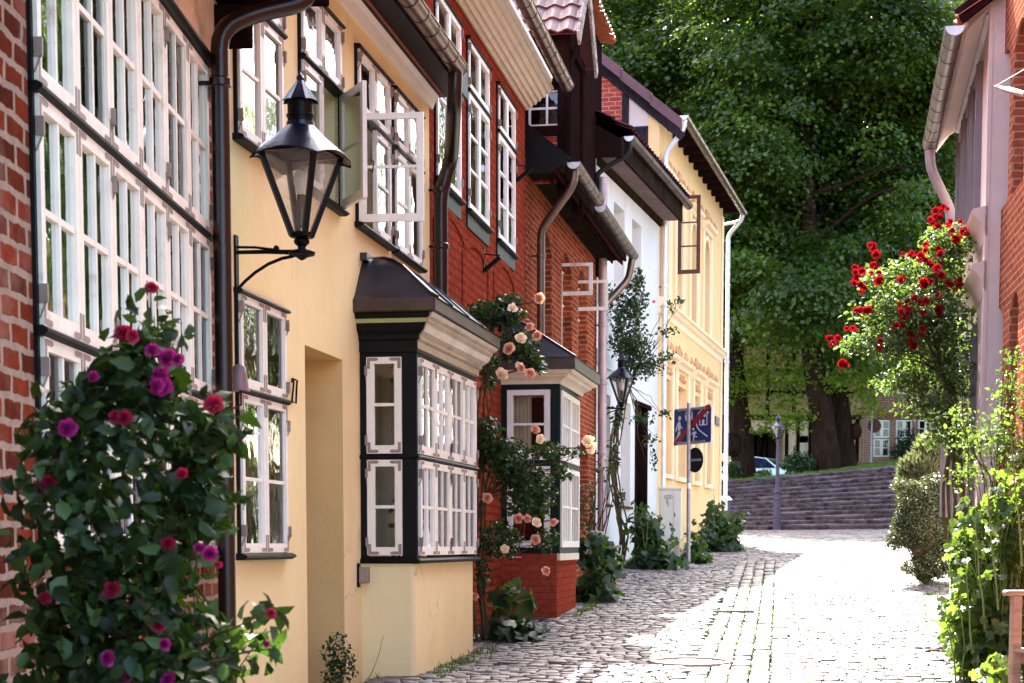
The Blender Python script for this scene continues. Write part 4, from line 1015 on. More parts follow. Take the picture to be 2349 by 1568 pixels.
mb = MB(FB)
for k in range(5):
    z_ = zB-.02
mb.bar((ds0+.08, dd-.08, zeav-.5), (ds0+.5, dd+.0, zeav-.05), .08, .1); mb.build('brace', 'timber', H)
# boarded shed dormer behind
s2 = S(FB, 1355, 12, .1); s3 = S(FB, 1398, 82, .1); zz = (Z(FB, 1355, 12, .1)+Z(FB, 1398, 82, .1))/2; print('shed', s2, s3, zz)
mb = MB(FB)
for k in range(22): mb.box(s2+.05, s2+.08+.006*(k % 2), -4.4+.2*k, -4.4+.2*k+.19, zG+.5, zz-.12+.18*(4.4-.2*k)*0)
mb.poly([(s2+.06, -4.4, zz-.13), (s2+.06, 0, zz-.13), (s2+.06, -4.4, zz-.13+.9)])
mb.poly([(s2+.06, -.02, zG+.5), (s3-.1, -.02, zG+.5), (s3-.1, -.02, zz-.1), (s2+.06, -.02, zz-.1)]); mb.poly([(s3-.1, -.02, zG), (s3-.1, -4.4, zG), (s3-.1, -4.4, zz+.8), (s3-.1, -.02, zz-.1)])
mb.build('boarded_dormer', 'timber', H)
mb = MB(FB); mb.bar((s2-.02, .15, zz-.08), (s2-.02, -4.5, zz+.84), .05, .18); mb.build('verge_board', 'timber_grey', H)
mb = MB(FB); tiles(mb, FB, s2-.1, s3+.1, .2, zz, -4.5, zz+.95, .22, .34, .05, .03); mb.poly([(s2-.08, .18, zz-.03), (s3+.08, .18, zz-.03), (s3+.08, -4.5, zz+.92), (s2-.08, -4.5, zz+.92)]); mb.build('dormer_roof', 'orange_tile', H)

# ---- white house
H = house('white_house', 'white painted old house with deep window niches and dark boxed eaves', FW, 3)
wl = S(FO, 1505) and 6.0
zW = (Z(FW, 1345, 340)+Z(FW, 1486, 479))/2; print('white', zW, Z(FW, 1345, 340), Z(FW, 1486, 479))
wend = math.hypot(3.02-1.466, 5.8)
ups = [(S(FW, 1372, 500), S(FW, 1393, 500)), (S(FW, 1408, 500), S(FW, 1433, 520)), (S(FW, 1450, 540), S(FW, 1471, 560))]
ut = (Z(FW, 1393, 442)+Z(FW, 1409, 465)+Z(FW, 1450, 505))/3; ub = ut-2.0
low = [(S(FW, 1379, 1000), S(FW, 1400, 1000)), (S(FW, 1424, 1000), S(FW, 1446, 1000))]
lt, lb = Z(FW, 1379, 901), Z(FW, 1385, 1158); dw = (S(FW, 1457, 1000), S(FW, 1483, 1000)); dt = Z(FW, 1457, 930)
print('white2', ups, ut, low, lt, lb, dw, dt)
hl = [(a, b, ub, ut, 0, .35) for a, b in ups]+[(a, b, lb, lt, 0, .3) for a, b in low]+[(*dw, .8, dt, 0, .3)]
wallmesh(FW, -.05, wend+.02, -.2, zW+.02, hl, .35).build('wall', 'white_render', H)
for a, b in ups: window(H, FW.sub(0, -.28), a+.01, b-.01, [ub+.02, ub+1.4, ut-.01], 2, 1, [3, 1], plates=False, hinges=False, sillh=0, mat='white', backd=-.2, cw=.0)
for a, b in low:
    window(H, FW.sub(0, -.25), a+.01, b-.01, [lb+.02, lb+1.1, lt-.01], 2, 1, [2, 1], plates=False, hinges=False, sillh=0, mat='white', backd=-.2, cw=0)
    MB(FW).box(a-.06, b+.04, -.26, .06, lb-.04, lb+.01).build('sill', 'stone', H)
D_ = MB(FW).box(dw[0], dw[1], -.3, -.26, .8, dt).box(dw[0]+.12, dw[1]-.12, -.27, -.25, 1.6, 2.6).build('door', 'timber', H)
MB(FW).box(dw[0]-.03, dw[0]+.07, -.2, .025, .8, dt).box(dw[1]-.07, dw[1]+.03, -.2, .025, .8, dt).box(dw[0]-.12, dw[1]+.3, -.2, .05, dt, dt+.09).build('door_frame', 'timber', H, bevel=.006)
MB(FW).box(-.05, dw[0]-.3, .001, .035, lt+.45, lt+.72).build('ledge', 'white_render', H, bevel=.01)
eW = .42
MB(FW).box(-.03, wend+.12, 0, eW, zW, zW+.03).build('soffit', 'soffit_grey', H)
MB(FW).extr([(0, zW-.12), (.05, zW-.1), (.08, zW-.0), (0, zW)], -.03, wend+.1).build('soffit_moulding', 'soffit_dark', H)
MB(FW).box(-.04, wend+.12, eW, eW+.05, zW-.03, zW+.32).build('fascia', 'soffit_dark', H)
zg = (Z(FW, 1429, 297, eW+.12)+Z(FW, 1555, 448, eW+.12))/2; print('white gutter', zg, zW)
gutter(H, FW, .0, wend+.35, eW+.14, zg, .085, 'bronze', ring=.8, mat2='bronze')
FWn = FW.sub(-.05, 0, (0, 1), (-1, 0))
mb = MB(FWn); kW = .62
pts = [(-.6, zW+.0), (eW+.02, zW-.02), (eW+.02, zW+.28), (-.6, zW+.28+kW*1.02)]
for o in (0, .03): mb.poly([(a, o, b) for a, b in pts])
mb.poly([(eW+.02, 0, zW-.02), (eW+.02, .03, zW-.02), (eW+.02, .03, zW+.28), (eW+.02, 0, zW+.28)]); mb.poly([(-.6, 0, zW), (eW+.02, 0, zW-.02), (eW+.02, .03, zW-.02), (-.6, .03, zW)]); mb.build('verge_board', 'timber', H)
house_shell(H, FW, -.02, wend, -.2, zW+.02, 7, 'white_render', 'slate_tile', 3.5*kW+.05, over=0)
mb = MB(FW); tiles(mb, FW, -.18, wend+.1, eW+.18, zg+.08, -3.5, zg+.08+kW*(3.68), .25, .36, .04, .04); mb.poly([(-.16, eW+.16, zg+.05), (wend+.1, eW+.16, zg+.05), (wend+.1, -3.5, zg+.05+kW*3.66), (-.16, -3.5, zg+.05+kW*3.66)])
mb.build('roof', 'slate_tile', H)
pipe(H, FW, [(.06, eW+.14, zg-.06), (.06, eW+.14, zg-.28), (-.1, .02, zg-.62), (-.1, .02, zB-.3)], .045, 'black', name='black_downpipe')
MB(FW).box(-.5, -.06, -1.2, -1.1, zW+.6, zW+2.0).build('attic_frame', 'white', H)

# ---- ochre house
H = house('ochre_house', 'tall ornate ochre house with arched upper windows, string course and crested hoods', FO, 4)
zO = (Z(FO, 1507, 257)+Z(FO, 1648, 457))/2; oend = S(FO, 1656, 700); print('ochre', zO, Z(FO, 1507, 257), Z(FO, 1648, 457), oend)
FOd = FO
ow = [(S(FO, 1519, 600), S(FO, 1532, 600)), (S(FO, 1551, 600), S(FO, 1564, 600)), (S(FO, 1584, 600), S(FO, 1597, 600)), (S(FO, 1614, 640), S(FO, 1627, 640))]
owt = (Z(FO, 1557, 468)+Z(FO, 1590, 512)+Z(FO, 1620, 548))/3; sc_ = (Z(FO, 1509, 686)+Z(FO, 1659, 812))/2
lw = [(S(FO, 1523, 950), S(FO, 1538, 950)), (S(FO, 1552.5, 950), S(FO, 1573.5, 950)), (S(FO, 1591, 950), S(FO, 1603, 950)), (S(FO, 1619, 980), S(FO, 1631, 980))]
lwt = np.mean([Z(FO, 1530, 870), Z(FO, 1562, 888), Z(FO, 1597, 908), Z(FO, 1625, 926)]); lwb = (Z(FO, 1597, 1105)+Z(FO, 1530, 1090))/2
print('ochre2', ow, owt, sc_, lw, lwt, lwb)
wo = np.mean([b-a for a, b in ow]); cs = np.mean([(b-a) for a, b in lw])
hl = [(a, b, sc_+.05, owt, (b-a)/2*.98, .28) for a, b in ow]+[(a, b, lwb, lwt, 0, .28) for a, b in lw]
wallmesh(FO, 0, oend, .2, zO+.02, hl, .28).build('wall', 'ochre', H)
for a, b in ow:
    window(H, FO.sub(0, -.24), a+.01, b-.01, [sc_+.07, owt-.55, owt-.03], 2, 1, [3, 1], plates=False, hinges=False, sillh=0, mat='stone', backd=-.2, cw=0)
for i, (a, b) in enumerate(lw):
    window(H, FO.sub(0, -.2), a+.01, b-.01, [lwb+.02, lwt-.5, lwt-.01], 2, 1, [3, 1], plates=False, hinges=False, sillh=0, mat='white_old' if i == 1 else 'stone', backd=-.2, cw=0)
    MB(FO).box(a-.05, b+.05, -.1, .09, lwb-.1, lwb).build('sill', 'ochre_light', H, bevel=.01)
open_sash(FO, ow[1][0], sc_+.85, sc_+.85+1.68, .50, H, mr=3, mat='stone', yaw=92, fw=.07, mw=.03)
# pilasters and surrounds
mb = MB(FO); allp = []
for ws, zt_, zb_ in ((ow, owt+.12, sc_), (lw, lwt+.42, lwb-.1)):
    for a, b in ws: mb.box(a-.27, a-.10, .001, .05, zb_, zt_); mb.box(b+.10, b+.27, .001, .05, zb_, zt_)
mb.box(oend-.25, oend-.01, .001, .04, .3, zO-.25); mb.build('pilaster', 'ochre_light', H, bevel=.01)
for a, b in ow:
    mb = MB(FO); pp = arcpts(a-.0, b+.0, owt-(b-a)/2, (b-a)/2*.98, 8); po = arcpts(a-.1, b+.1, owt-(b-a)/2, (b-a)/2+.1, 8)
    for (p0, q0), (p1, q1), (o0, t0), (o1, t1) in zip(pp, pp[1:], po, po[1:]):
        mb.poly([(p0, .03, q0), (p1, .03, q1), (o1, .03, t1), (o0, .03, t0)]); mb.poly([(p0, .03, q0), (p1, .03, q1), (p1, 0, q1), (p0, 0, q0)]); mb.poly([(o0, .03, t0), (o1, .03, t1), (o1, 0, t1), (o0, 0, t0)])
    zz_ = owt-(b-a)/2; mb.box(a-.1, a, .001, .03, sc_, zz_); mb.box(b, b+.1, .001, .03, sc_, zz_); mb.build('arch_surround', 'ochre_light', H)
def crest(F, s, z, d, h, par):
    """small palmette ornament"""
    mb = MB(F)
    for k in range(5):
        a = R(-60+30*k); mb.tube([(s, d, z), (s+.35*h*math.sin(a), d+.02, z+h*.5*math.cos(a)), (s+.55*h*math.sin(a), d, z+h*(.5+.5*math.cos(a))*(1 if k == 2 else .75))], [.05*h/.2, .045*h/.2, .012], 6)
    mb.tube([(s-.1, d, z+.02), (s+.1, d, z+.02)], .03, 6); mb.build('crest', 'terracotta', par, smooth=True)
for ws, zz_ in ((ow, owt+.22), (lw, lwt+.45)):
    for a, b in ws:
        A_, B_ = a-.33, b+.33
        hd = MB(FO).extr([(0, zz_-.10), (.06, zz_-.10), (.08, zz_-.02), (.16, zz_+.02), (.18, zz_+.08), (.16, zz_+.10), (0, zz_+.12)], A_, B_).build('hood', 'ochre_light', H)
        crest(FO, a-.25, zz_+.12, .08, .26, hd); crest(FO, (a+b)/2, zz_+.12, .08, .2, hd); crest(FO, b+.25, zz_+.12, .08, .2, hd)
        if ws is lw:
            m2 = MB(FO)
            for k in range(7):
                x = (a+b)/2+(k-3)*.11; m2.ball((x, .02, zz_-.28+.05*math.sin(k*2)), .045, 8)
            m2.build('floral_relief', 'terracotta', hd, smooth=True)
MB(FO).extr([(0, sc_-.30), (.03, sc_-.28), (.04, sc_-.16), (.10, sc_-.12), (.12, sc_-.05), (.17, sc_-.03), (.17, sc_+.02), (0, sc_+.05)], -.02, oend+.05).build('string_course', 'ochre_light', H)
eO = .42
MB(FO).box(-.1, oend+.35, .0, eO, zO+.02, zO+.06).build('soffit', 'timber', H)
for k in range(14): s_ = .25+.79*k; MB(FO).box(s_-.08, s_+.08, .001, eO-.02, zO-.12, zO+.02).build('rafter_end', 'timber', H)
zgo = (Z(FO, 1546, 236, eO+.08)+Z(FO, 1696, 472, eO+.08))/2; print('ochre gutter', zgo, zO, Z(FO, 1546, 236, eO+.08), Z(FO, 1696, 472, eO+.08))
gutter(H, FO, -.1, oend+.3, eO+.1, zgo, .085, 'zinc', ring=.62)
kO = .86
house_shell(H, FO, 0, oend, .2, zO+.02, 8, 'ochre', 'maroon_tile', 4*kO, over=.02, ov_s=.3, th=.16)
pipe(H, FO, [(.0, eO+.1, zgo-.06), (.0, eO+.08, zgo-.25), (.08, .12, zgo-.72), (.08, .12, zgo-1.0), (.08, .12, G(36)+.1)], .055, 'zinc_light', collars=[(.08, .12, zO-1.5), (.08, .12, zO-3.5)])
pipe(H, FO, [(oend+.15, eO+.08, zgo-.06), (oend+.15, eO+.06, zgo-.2), (oend+.08, .14, zgo-.6), (oend+.08, .14, zgo-.9), (oend+.08, .14, G(47)+.8)], .055, 'zinc_light', collars=[(oend+.08, .14, zO-2), (oend+.08, .14, zO-4)])
MB(FO).tube([(oend+.02, -.1, zgo-.35), (oend+.15, eO+.05, zgo-.22)], .035, 8).build('drain_spur', 'zinc_light', H)
s_, z_ = FO.pix(1644, 967, 0)
mb = MB(FO).box(s_-.45, s_+.35, .01, .03, z_-.11, z_+.11).build('street_name_plate', 'iron', H)
MB(FO).box(s_-.40, s_+.30, .031, .033, z_-.075, z_-.068).box(s_-.40, s_+.30, .031, .033, z_+.068, z_+.075).build('plate_border', 'plate', mb)
s_, z_ = FO.pix(1651, 1050, 0); MB(FO).box(oend-.16, oend-.02, .04, .12, z_-.1, z_+.1).build('cable_box', 'ochre_light', H, bevel=.02)
# timber framed gable facing the camera
FOn = FO.sub(-.02, 0, (0, 1), (-1, 0))
def zr_(d): return zO+.0 - kO*d - .10
def gp_(u, v): return FOn.pix(u, v, 0)
b0, b1 = gp_(1364, 177), gp_(1429, 162); p0, p1 = gp_(1427, 291), gp_(1443.5, 176); l0 = gp_(1443, 350); l1 = gp_(1487, 293); print('gable', b0, b1, p0, p1, l0, l1)
zlow = zW+.3
mb = MB(FOn); mb.poly([(-4, .0, zlow), (p0[0], .0, zlow), (p0[0], .0, zr_(p0[0])), (-4, .0, zr_(-4))]); mb.build('gable_brickwork', 'brick_gable', H)
mb = MB(FOn); mb.poly([(p1[0], .002, l1[1]), (l1[0], .002, l1[1]), (l1[0], .002, zr_(l1[0])), (p1[0], .002, zr_(p1[0]))]); mb.build('gable_plaster', 'pink_render', H)
mb = MB(FOn); mb.poly([(p1[0], .002, zlow), (l1[0], .002, zlow), (l1[0], .002, l1[1]), (p1[0], .002, l1[1])]); mb.build('gable_stonework', 'timber_grey', H)
mb = MB(FOn); mb.box(p0[0], p1[0], 0, .03, zlow, zr_(p1[0])-.02); mb.box(-4, p0[0], 0, .028, b0[1], b1[1]); mb.box(-1.72, -1.58, 0, .026, zlow, b0[1]); mb.box(p1[0], l1[0]-.0, 0, .02, l1[1]-.03, l1[1]+.03)
mb.bar((-4, .04, zr_(-4)+.0), (.5, .04, zr_(.5)), .06, .16); mb.build('gable_timber', 'timber_grey', H)
mb = MB(FOn)
for k in range(9):
    a = .52-.62*k; b = a-.66; dz = .10
    q = [(a, zr_(a)+.0+dz), (b, zr_(b)+dz-.03), (b, zr_(b)+dz+.20), (a, zr_(a)+dz+.23)]
    for o in (.28, .34): mb.poly([(x, o, z) for x, z in q])
    mb.poly([(q[3][0], .28, q[3][1]), (q[2][0], .28, q[2][1]), (q[2][0], .34, q[2][1]), (q[3][0], .34, q[3][1])]); mb.poly([(q[0][0], .28, q[0][1]), (q[1][0], .28, q[1][1]), (q[1][0], .34, q[1][1]), (q[0][0], .34, q[0][1])]); mb.poly([(a, .28, q[0][1]), (a, .34, q[0][1]), (a, .34, q[3][1]), (a, .28, q[3][1])])
mb.build('verge_tile', 'maroon_tile', H)

# ---- right side: greyish pink house
H = house('pink_house', 'greyish pink house on the right with violet-grey window trim, deep eaves and bulging gutter', FP, 3)
pl = 5.75
pt_z = Z(FP, 2246, 150, 0); print('pink', S(FP, 2246, 600), pt_z)
zPs = Z(FP, 2240, 118, 0); zP = (zPs + Z(FP, 2170, 409, 0))/2; print('pink soffit', zPs, Z(FP, 2170, 409), Z(FP, 2178, 405))
c1 = (Z(FP, 2245, 530)+Z(FP, 2217, 607))/2; c2 = Z(FP, 2245, 648)
tt = Z(FP, 2246, 194); tb = Z(FP, 2243, 562)
us = [S(FP, u, v) for u, v in ((2246, 194), (2227, 262), (2211, 322), (2197, 375))]; print('pink wins', us, tt, c1, c2)
uwd = .92
wn = [(1.38+1.37*i, 1.38+1.37*i+.84) for i in range(3)]
gtz = Z(FP, 2243, 768)
hl = [(a, b, c1+.05, tt) for a, b in wn]+[(a, b, G(22)+.9, gtz) for a, b in wn if a > .3]
wallmesh(FP, 0, pl, 0, zP+.02, hl, .25).build('wall', 'pink_render', H)
for a, b in wn:
    for z0_, z1_ in ((c1+.05, tt), (G(22)+.9, gtz)):
        f = window(H, FP.sub(0, -.12), a+.02, b-.02, [z0_+.02, z0_+(z1_-z0_)*.68, z1_-.02], 2, 1, [2, 1], plates=False, hinges=False, sillh=0, mat='white', cw=0, backd=-.2)
        mb = MB(FP); mb.box(a-.13, a, .001, .06, z0_-.05, z1_+.10); mb.box(b, b+.13, .001, .06, z0_-.05, z1_+.10); mb.box(a, b, .001, .055, z1_, z1_+.10); mb.box(a-.10, a-.06, .06, .075, z0_, z1_+.08); mb.box(b+.06, b+.1, .06, .075, z0_, z1_+.08); mb.build('window_trim', 'grey_trim', H)
for c, pr_ in ((c1, .16), (c2, .14)):
    MB(FP).extr([(0, c-.28), (.02, c-.26), (.05, c-.16), (.07, c-.12), (pr_, c-.04), (pr_+.02, c), (pr_, c+.03), (0, c+.06)], -.01, pl).build('string_course', 'pink_render', H)
eP = .31
MB(FP).box(-.01, .17, -.01, .03, 0, zP).build('corner_pilaster', 'pink_render', H)
zgp = (Z(FP, 2190, 49, .40)+Z(FP, 2133, 366, .40))/2; print('pink gutter', zgp, zP, Z(FP, 2190, 49, eP+.08), Z(FP, 2133, 366, eP+.08))
MB(FP).extr([(0, zP-.16), (.05, zP-.14), (.09, zP-.08), (.10, zP-.02), (.14, zP), (0, zP+.01)], .17, pl).build('eaves_moulding', 'zinc_paint', H)
MB(FP).extr([(.0, zP+.01), (.14, zP+.01), (eP, zgp-.02), (eP+.02, zgp+.08), (0, zgp+.3)], -.03, pl+.05).build('soffit', 'pink_render', H)
gutter(H, FP, -.12, pl-.1, eP+.09, zgp+.06, .10, 'zinc', ring=.56)
kp = .8
house_shell(H, FP, 0, pl, 0, zP+.05, 8, 'pink_render', 'slate_tile', 4*kp-.45, over=0)
mb = MB(FP); tiles(mb, FP, -.2, pl+.1, eP+.05, zgp+.12, -3.9, zgp+.12+kp*3.95, .24, .34, .05, .03); mb.build('roof_tiles', 'orange_tile', H)
mb = MB(FP); mb.bar((-.12, eP+.05, zgp+.15), (-.12, -3.9, zgp+.15+kp*3.95), .10, .16); mb.build('verge_tile', 'slate_tile', H)
pipe(H, FP, [(pl-.25, eP+.1, zgp-.05), (pl-.25, eP+.08, zgp-.3), (pl-.1, .10, zgp-.85), (pl-.1, .10, 2)], .07, 'zinc_paint')
# ---- right side: brick house
H = house('arched_brick_house', 'orange-red brick house at the right edge with arched windows and blue frames', FR, 18)
re = S(FR, 2277, 700); print('re', re)
zt_ = 9.5
uw = [(re-.95, re-.28, Z(FR, 2305, 131)), (re-1.95, re-1.22, 0), (re-3.2, re-2.45, 0), (re-4.5, re-3.7, 0), (re-5.8, re-5.0, 0)]
U1 = (S(FR, 2315, 300), S(FR, 2291.6, 300)); U2 = (S(FR, 2352, 200), S(FR, 2327, 200)); L1 = (S(FR, 2299, 850), S(FR, 2281.5, 850)); L2 = (S(FR, 2331, 850), S(FR, 2309, 850))
print('brick right', U1, U2, L1, L2, Z(FR, 2300, 131), Z(FR, 2340, 44), Z(FR, 2287, 504), Z(FR, 2315, 447), Z(FR, 2290, 712), Z(FR, 2320, 668))
ut_ = (Z(FR, 2303, 131)+Z(FR, 2340, 44))/2; ub_ = (Z(FR, 2287, 504)+Z(FR, 2315, 447))/2; lt_ = (Z(FR, 2290, 712)+Z(FR, 2320, 668))/2; lb_ = lt_-1.9
pit = (U2[0]-U1[0]) if U2[0] < U1[0] else -1.4
hl = []; wins = []
for k in range(7):
    a, b = sorted(U1); a += pit*k; b += pit*k; hl.append((a, b, ub_, ut_, .2, .3)); wins.append((a, b, ub_, ut_))
    a, b = sorted(L1); a += pit*k; b += pit*k; hl.append((a, b, lb_, lt_, .2, .3)); wins.append((a, b, lb_, lt_))
M['blue_frame'] = simple('blue_grey_frame', (.05, .07, .13), .5)
wallmesh(FR, 6, re, -.5, zt_, hl, .3).build('wall', 'brick_right', H)
for a, b, c, d in wins: window(H, FR.sub(0, -.2), a+.01, b-.01, [c+.02, c+(d-c)*.66, d-.02], 2, 1, [2, 1], plates=False, hinges=False, sillh=0, mat='blue_frame', cw=0, backd=-.2)
house_shell(H, FR, 6, re, -.5, zt_, 8, 'brick_right', 'orange_tile', 3.2, over=.3)
s_, z_ = FR.pix(2340, 208, .0)
p_ = FR.w(re-1.0, 0, Z(FR, 2284, 200, .2))
cp = thing('drying_pole', 'weathered wooden drying pole with thin wires jutting from the right brick wall', 'pole', p_)
a_ = P(2283, 199, 18.3); b_ = P(2352, 218, 17.6)
MB(W0).tube([tuple(a_), tuple(a_.lerp(b_, .5)), tuple(b_)], [.018, .032, .03], 8).build('rod', 'bench', cp, smooth=True)
MB(W0).tube([tuple(a_), tuple(b_+Vector((0, 0, .25)))], .006, 5).build('wire', 'galv', cp)
# ================================================================ GROUND
XL, XR = 6.5, 15.5
def crest(x):
    t = min(1, max(0, (x-XL)/(XR-XL))); return 70.2-4.2*t, 3.93+.69*t, t
def Hh(x, y):
    if y < 60.9: return G(y)
    cy, cz, t = crest(x)
    y0 = 61.0-.5*t
    if y < cy: return 2.12 + (cz-2.12)*(y-y0)/(cy-y0) - .18
    d = min(y-cy, 60)
    return cz - .02 + d*(.052*t - .020*(1-t))
def terrain():
    xs = np.concatenate([np.array([-1500, -300, -80, -30, -15]), np.arange(-8, 30, .75), np.array([34, 45, 80, 300, 1500])])
    ys = np.concatenate([np.array([-300, -60, -20]), np.arange(-5, 58, 1.0), np.arange(58, 72, .35), np.arange(72, 100, 2), np.array([120, 160, 300, 700, 2500])])
    V = np.array([(x, y, Hh(x, y)-(.07 if y < 60 else .0)+ (0)) for y in ys for x in xs]); nx = len(xs)
    Fc = np.array([(j*nx+i, j*nx+i+1, (j+1)*nx+i+1, (j+1)*nx+i) for j in range(len(ys)-1) for i in range(nx-1)])
    m, nt, b = newmat('soil_and_moss'); tc = nn(nt, "ShaderNodeTexCoord")
    c = ramp(nt, noise(nt, tc.outputs['Object'], 3.5, 6, .7), [(.42, (.022, .016, .012)), (.6, (.035, .038, .010))])
    lk(nt, c, b.inputs['Base Color']); b.inputs['Roughness'].default_value = .95
    bump(nt, noise(nt, tc.outputs['Object'], 30, 4), b, .5, .02)
    o = fset_mesh('ground', V, Fc, m, kind='structure'); return o
terrain()
# cobbles, every sett a small bevelled stone
def ch_center(y): return 1.97+.152*(y-15.1)
def left_edge(y):
    if y < 17.8: return max(-2.0, -3.6+.165*y) if y > 11.3 else -2.0
    if y < 23.6: return -3.6+.165*y
    if y < 30.8: return .28+.179*(y-23.6)
    if y < 36.6: return 1.5+.269*(y-30.8)
    if y < 47.3: return 3.1+.249*(y-36.6)
    return 3.1+.249*10.7 - (y-47.3)*3.0
def right_edge(y):
    if y < 19.7: return 2.45+.144*y
    if y < 27.5: return 5.3+.191*(y-19.5)
    return 6.9+(y-27.5)*1.3
def cobbles():
    base, size, rnd, yaw = [], [], [], []
    y = 6.0
    while y < 60.7:
        far = y > 42; rh = (.125 if not far else .17)*(1+.12*random.uniform(-1, 1)); L, Rr = left_edge(y), right_edge(y)
        L = max(L, -6); Rr = min(Rr, 17.5); x = L + random.uniform(0, .1); cc = ch_center(y)
        ph = random.uniform(0, 6)
        while x < Rr:
            wdt = (.15 if not far else .2)*random.uniform(.7, 1.35)
            if y < 34 and abs(x+wdt/2-cc) < .46: x += wdt*.5; continue
            yy = y + .035*math.sin(x*1.3+ph*.1+y) + random.uniform(-.012, .012) + .02*(x-cc)**2*.3
            base.append((x+wdt/2, yy)); size.append((wdt*.5-.004-random.random()*.007, rh*.5-.0085-random.random()**3*.026)); x += wdt
        y += rh
    nA = len(base)
    for k in range(5):    # gutter courses running along the lane
        y = 6.0
        while y < 34:
            ln = random.uniform(.15, .30); yy = y+ln/2
            base.append((ch_center(yy)-.36+.18*k+random.uniform(-.006, .006), yy)); size.append((.083-random.random()*.008, ln*.5-.008-random.random()*.008)); y += ln
    B = np.array(base); Sz = np.array(size); n = len(B)
    gz = np.interp(B[:, 1], GY, GZ); dxc = B[:, 0]-(1.97+.152*(B[:, 1]-15.1)); z = gz+.010*np.clip(np.abs(dxc), 0, 4) - .005
    z = z+rng.normal(size=n)*.0045
    t1 = rng.normal(size=n)*.018; t2 = rng.normal(size=n)*.015+.0; ya = np.where(np.arange(n) < nA, rng.normal(size=n)*.06, -.15+rng.normal(size=n)*.03)
    slope = np.interp(B[:, 1]+.5, GY, GZ)-np.interp(B[:, 1]-.5, GY, GZ)
    V = np.zeros((n, 13, 3)); c, s = np.cos(ya), np.sin(ya)
    k = 0
    for inset, dz in ((0, -.06), (0.0, -.007), (.008, -.001)):
        for sx, sy in ((-1, -1), (1, -1), (1, 1), (-1, 1)):
            jx, jy = rng.normal(size=n)*.006, rng.normal(size=n)*.005
            lx = sx*(Sz[:, 0]-inset)+jx; ly = sy*(Sz[:, 1]-inset)+jy
            V[:, k, 0] = B[:, 0]+lx*c-ly*s; V[:, k, 1] = B[:, 1]+lx*s+ly*c; V[:, k, 2] = z+dz+lx*t1+ly*(t2+slope); k += 1
    V[:, 12, 0] = B[:, 0]; V[:, 12, 1] = B[:, 1]; V[:, 12, 2] = z+.003
    q = np.array([(0, 1, 5, 4), (1, 2, 6, 5), (2, 3, 7, 6), (3, 0, 4, 7), (4, 5, 9, 8), (5, 6, 10, 9), (6, 7, 11, 10), (7, 4, 8, 11), (8, 9, 10, 11)])
    Fc = (q[None]+(np.arange(n)*13)[:, None, None]).reshape(-1, 4)
    m, nt, b = newmat('cobble_setts'); at = nn(nt, "ShaderNodeAttribute", attribute_name='rnd'); tc = nn(nt, "ShaderNodeTexCoord")
    c1 = ramp(nt, at.outputs['Fac'], [(0, (.045, .040, .040)), (.4, (.115, .103, .104)), (.75, (.18, .162, .16)), (.9, (.23, .21, .20)), (1, (.10, .085, .085))])
    c2 = mixc(nt, .5, c1, ramp(nt, noise(nt, tc.outputs['Object'], 22, 5, .7), [(.3, (.5, .5, .5)), (.7, (1.25, 1.2, 1.2))]), 'MULTIPLY')
    c3 = mixc(nt, ramp(nt, noise(nt, tc.outputs['Object'], .7, 4, .6), [(.45, (0, 0, 0)), (.7, (.5, .5, .5))]), c2, (.21, .17, .15))
    lk(nt, c3, b.inputs['Base Color']); b.inputs['Roughness'].default_value = .55
    bump(nt, noise(nt, tc.outputs['Object'], 45, 4), b, .35, .008)
    me_rnd = np.repeat(rng.random(n), 13)
    return fset_mesh('cobbled_street', V.reshape(-1, 3), Fc, m, None, me_rnd, kind='structure')
cobbles()
# mossy tufts in the joints
def tufts(name, pts, h, mat='grass', wd=.12, kind='stuff', per=6):
    n = len(pts)*per; p = np.repeat(np.array(pts), per, axis=0)+rng.normal(size=(n, 3))*np.array([.02, .02, .001])
    nr = rng.normal(size=(n, 3))*.8+np.array([0, -1, .2]); T = (np.array([(-wd/2, 0, 0), (wd/2, 0, 0), (wd*.3, .6, .05), (0, 1, .2)]), np.array([(0, 1, 2, 3)]))
    # blade up = local y must be vertical
    a = rng.random(n)*6.28; lean = rng.normal(size=(n, 2))*.35
    Y = np.stack([lean[:, 0], lean[:, 1], np.ones(n)], 1); Y /= np.linalg.norm(Y, axis=1, keepdims=True)
    X = np.stack([np.cos(a), np.sin(a), np.zeros(n)], 1); Zc = np.cross(X, Y); Zc /= np.linalg.norm(Zc, axis=1, keepdims=True); X = np.cross(Y, Zc)
    return scatter(name, T, p, np.stack([X, Y, Zc], 2), h*(.5+rng.random(n)), mat, kind=kind)
pts = []
for _ in range(420):
    y = random.uniform(13, 33); pts.append((ch_center(y)-.45+.18*random.randint(0, 5)+random.gauss(0, .012), y, G(y)-.012))
for _ in range(500):
    y = random.uniform(13, 40); x = random.triangular(left_edge(y)+.1, right_edge(y), right_edge(y)-.4); pts.append((x, y, G(y)))
tufts('joint_grass', pts, .022, per=5, wd=.35)
pts = []
for _ in range(2600):
    x = random.uniform(4, 24); cy, cz, t = crest(x); y = cy+abs(random.gauss(0, 3.5)); pts.append((x, y, Hh(x, y)))
tufts('grass_bank', pts, .13, per=9, wd=.18)
turf = fset_mesh('grass_turf', np.array([(x, y, Hh(x, y)+.015) for y in np.arange(0, 26, 1.0) for x in ()] or [(0, 0, 0)]*3), np.array([(0, 1, 2)]), 'grass') if False else None
xs = np.arange(2, 30, 1.0); V = []; Fc = []
for x in xs:
    cy, cz, t = crest(x)
    for k in range(14): y = cy-.1+k*1.0; V.append((x, y, Hh(x, max(y, cy))+.02))
for i in range(len(xs)-1):
    for k in range(13): Fc.append((i*14+k, (i+1)*14+k, (i+1)*14+k+1, i*14+k+1))
M['turf'] = simple('turf', (.055, .085, .015), .95, var=.4, vscale=2, bstr=1, bscale=14)
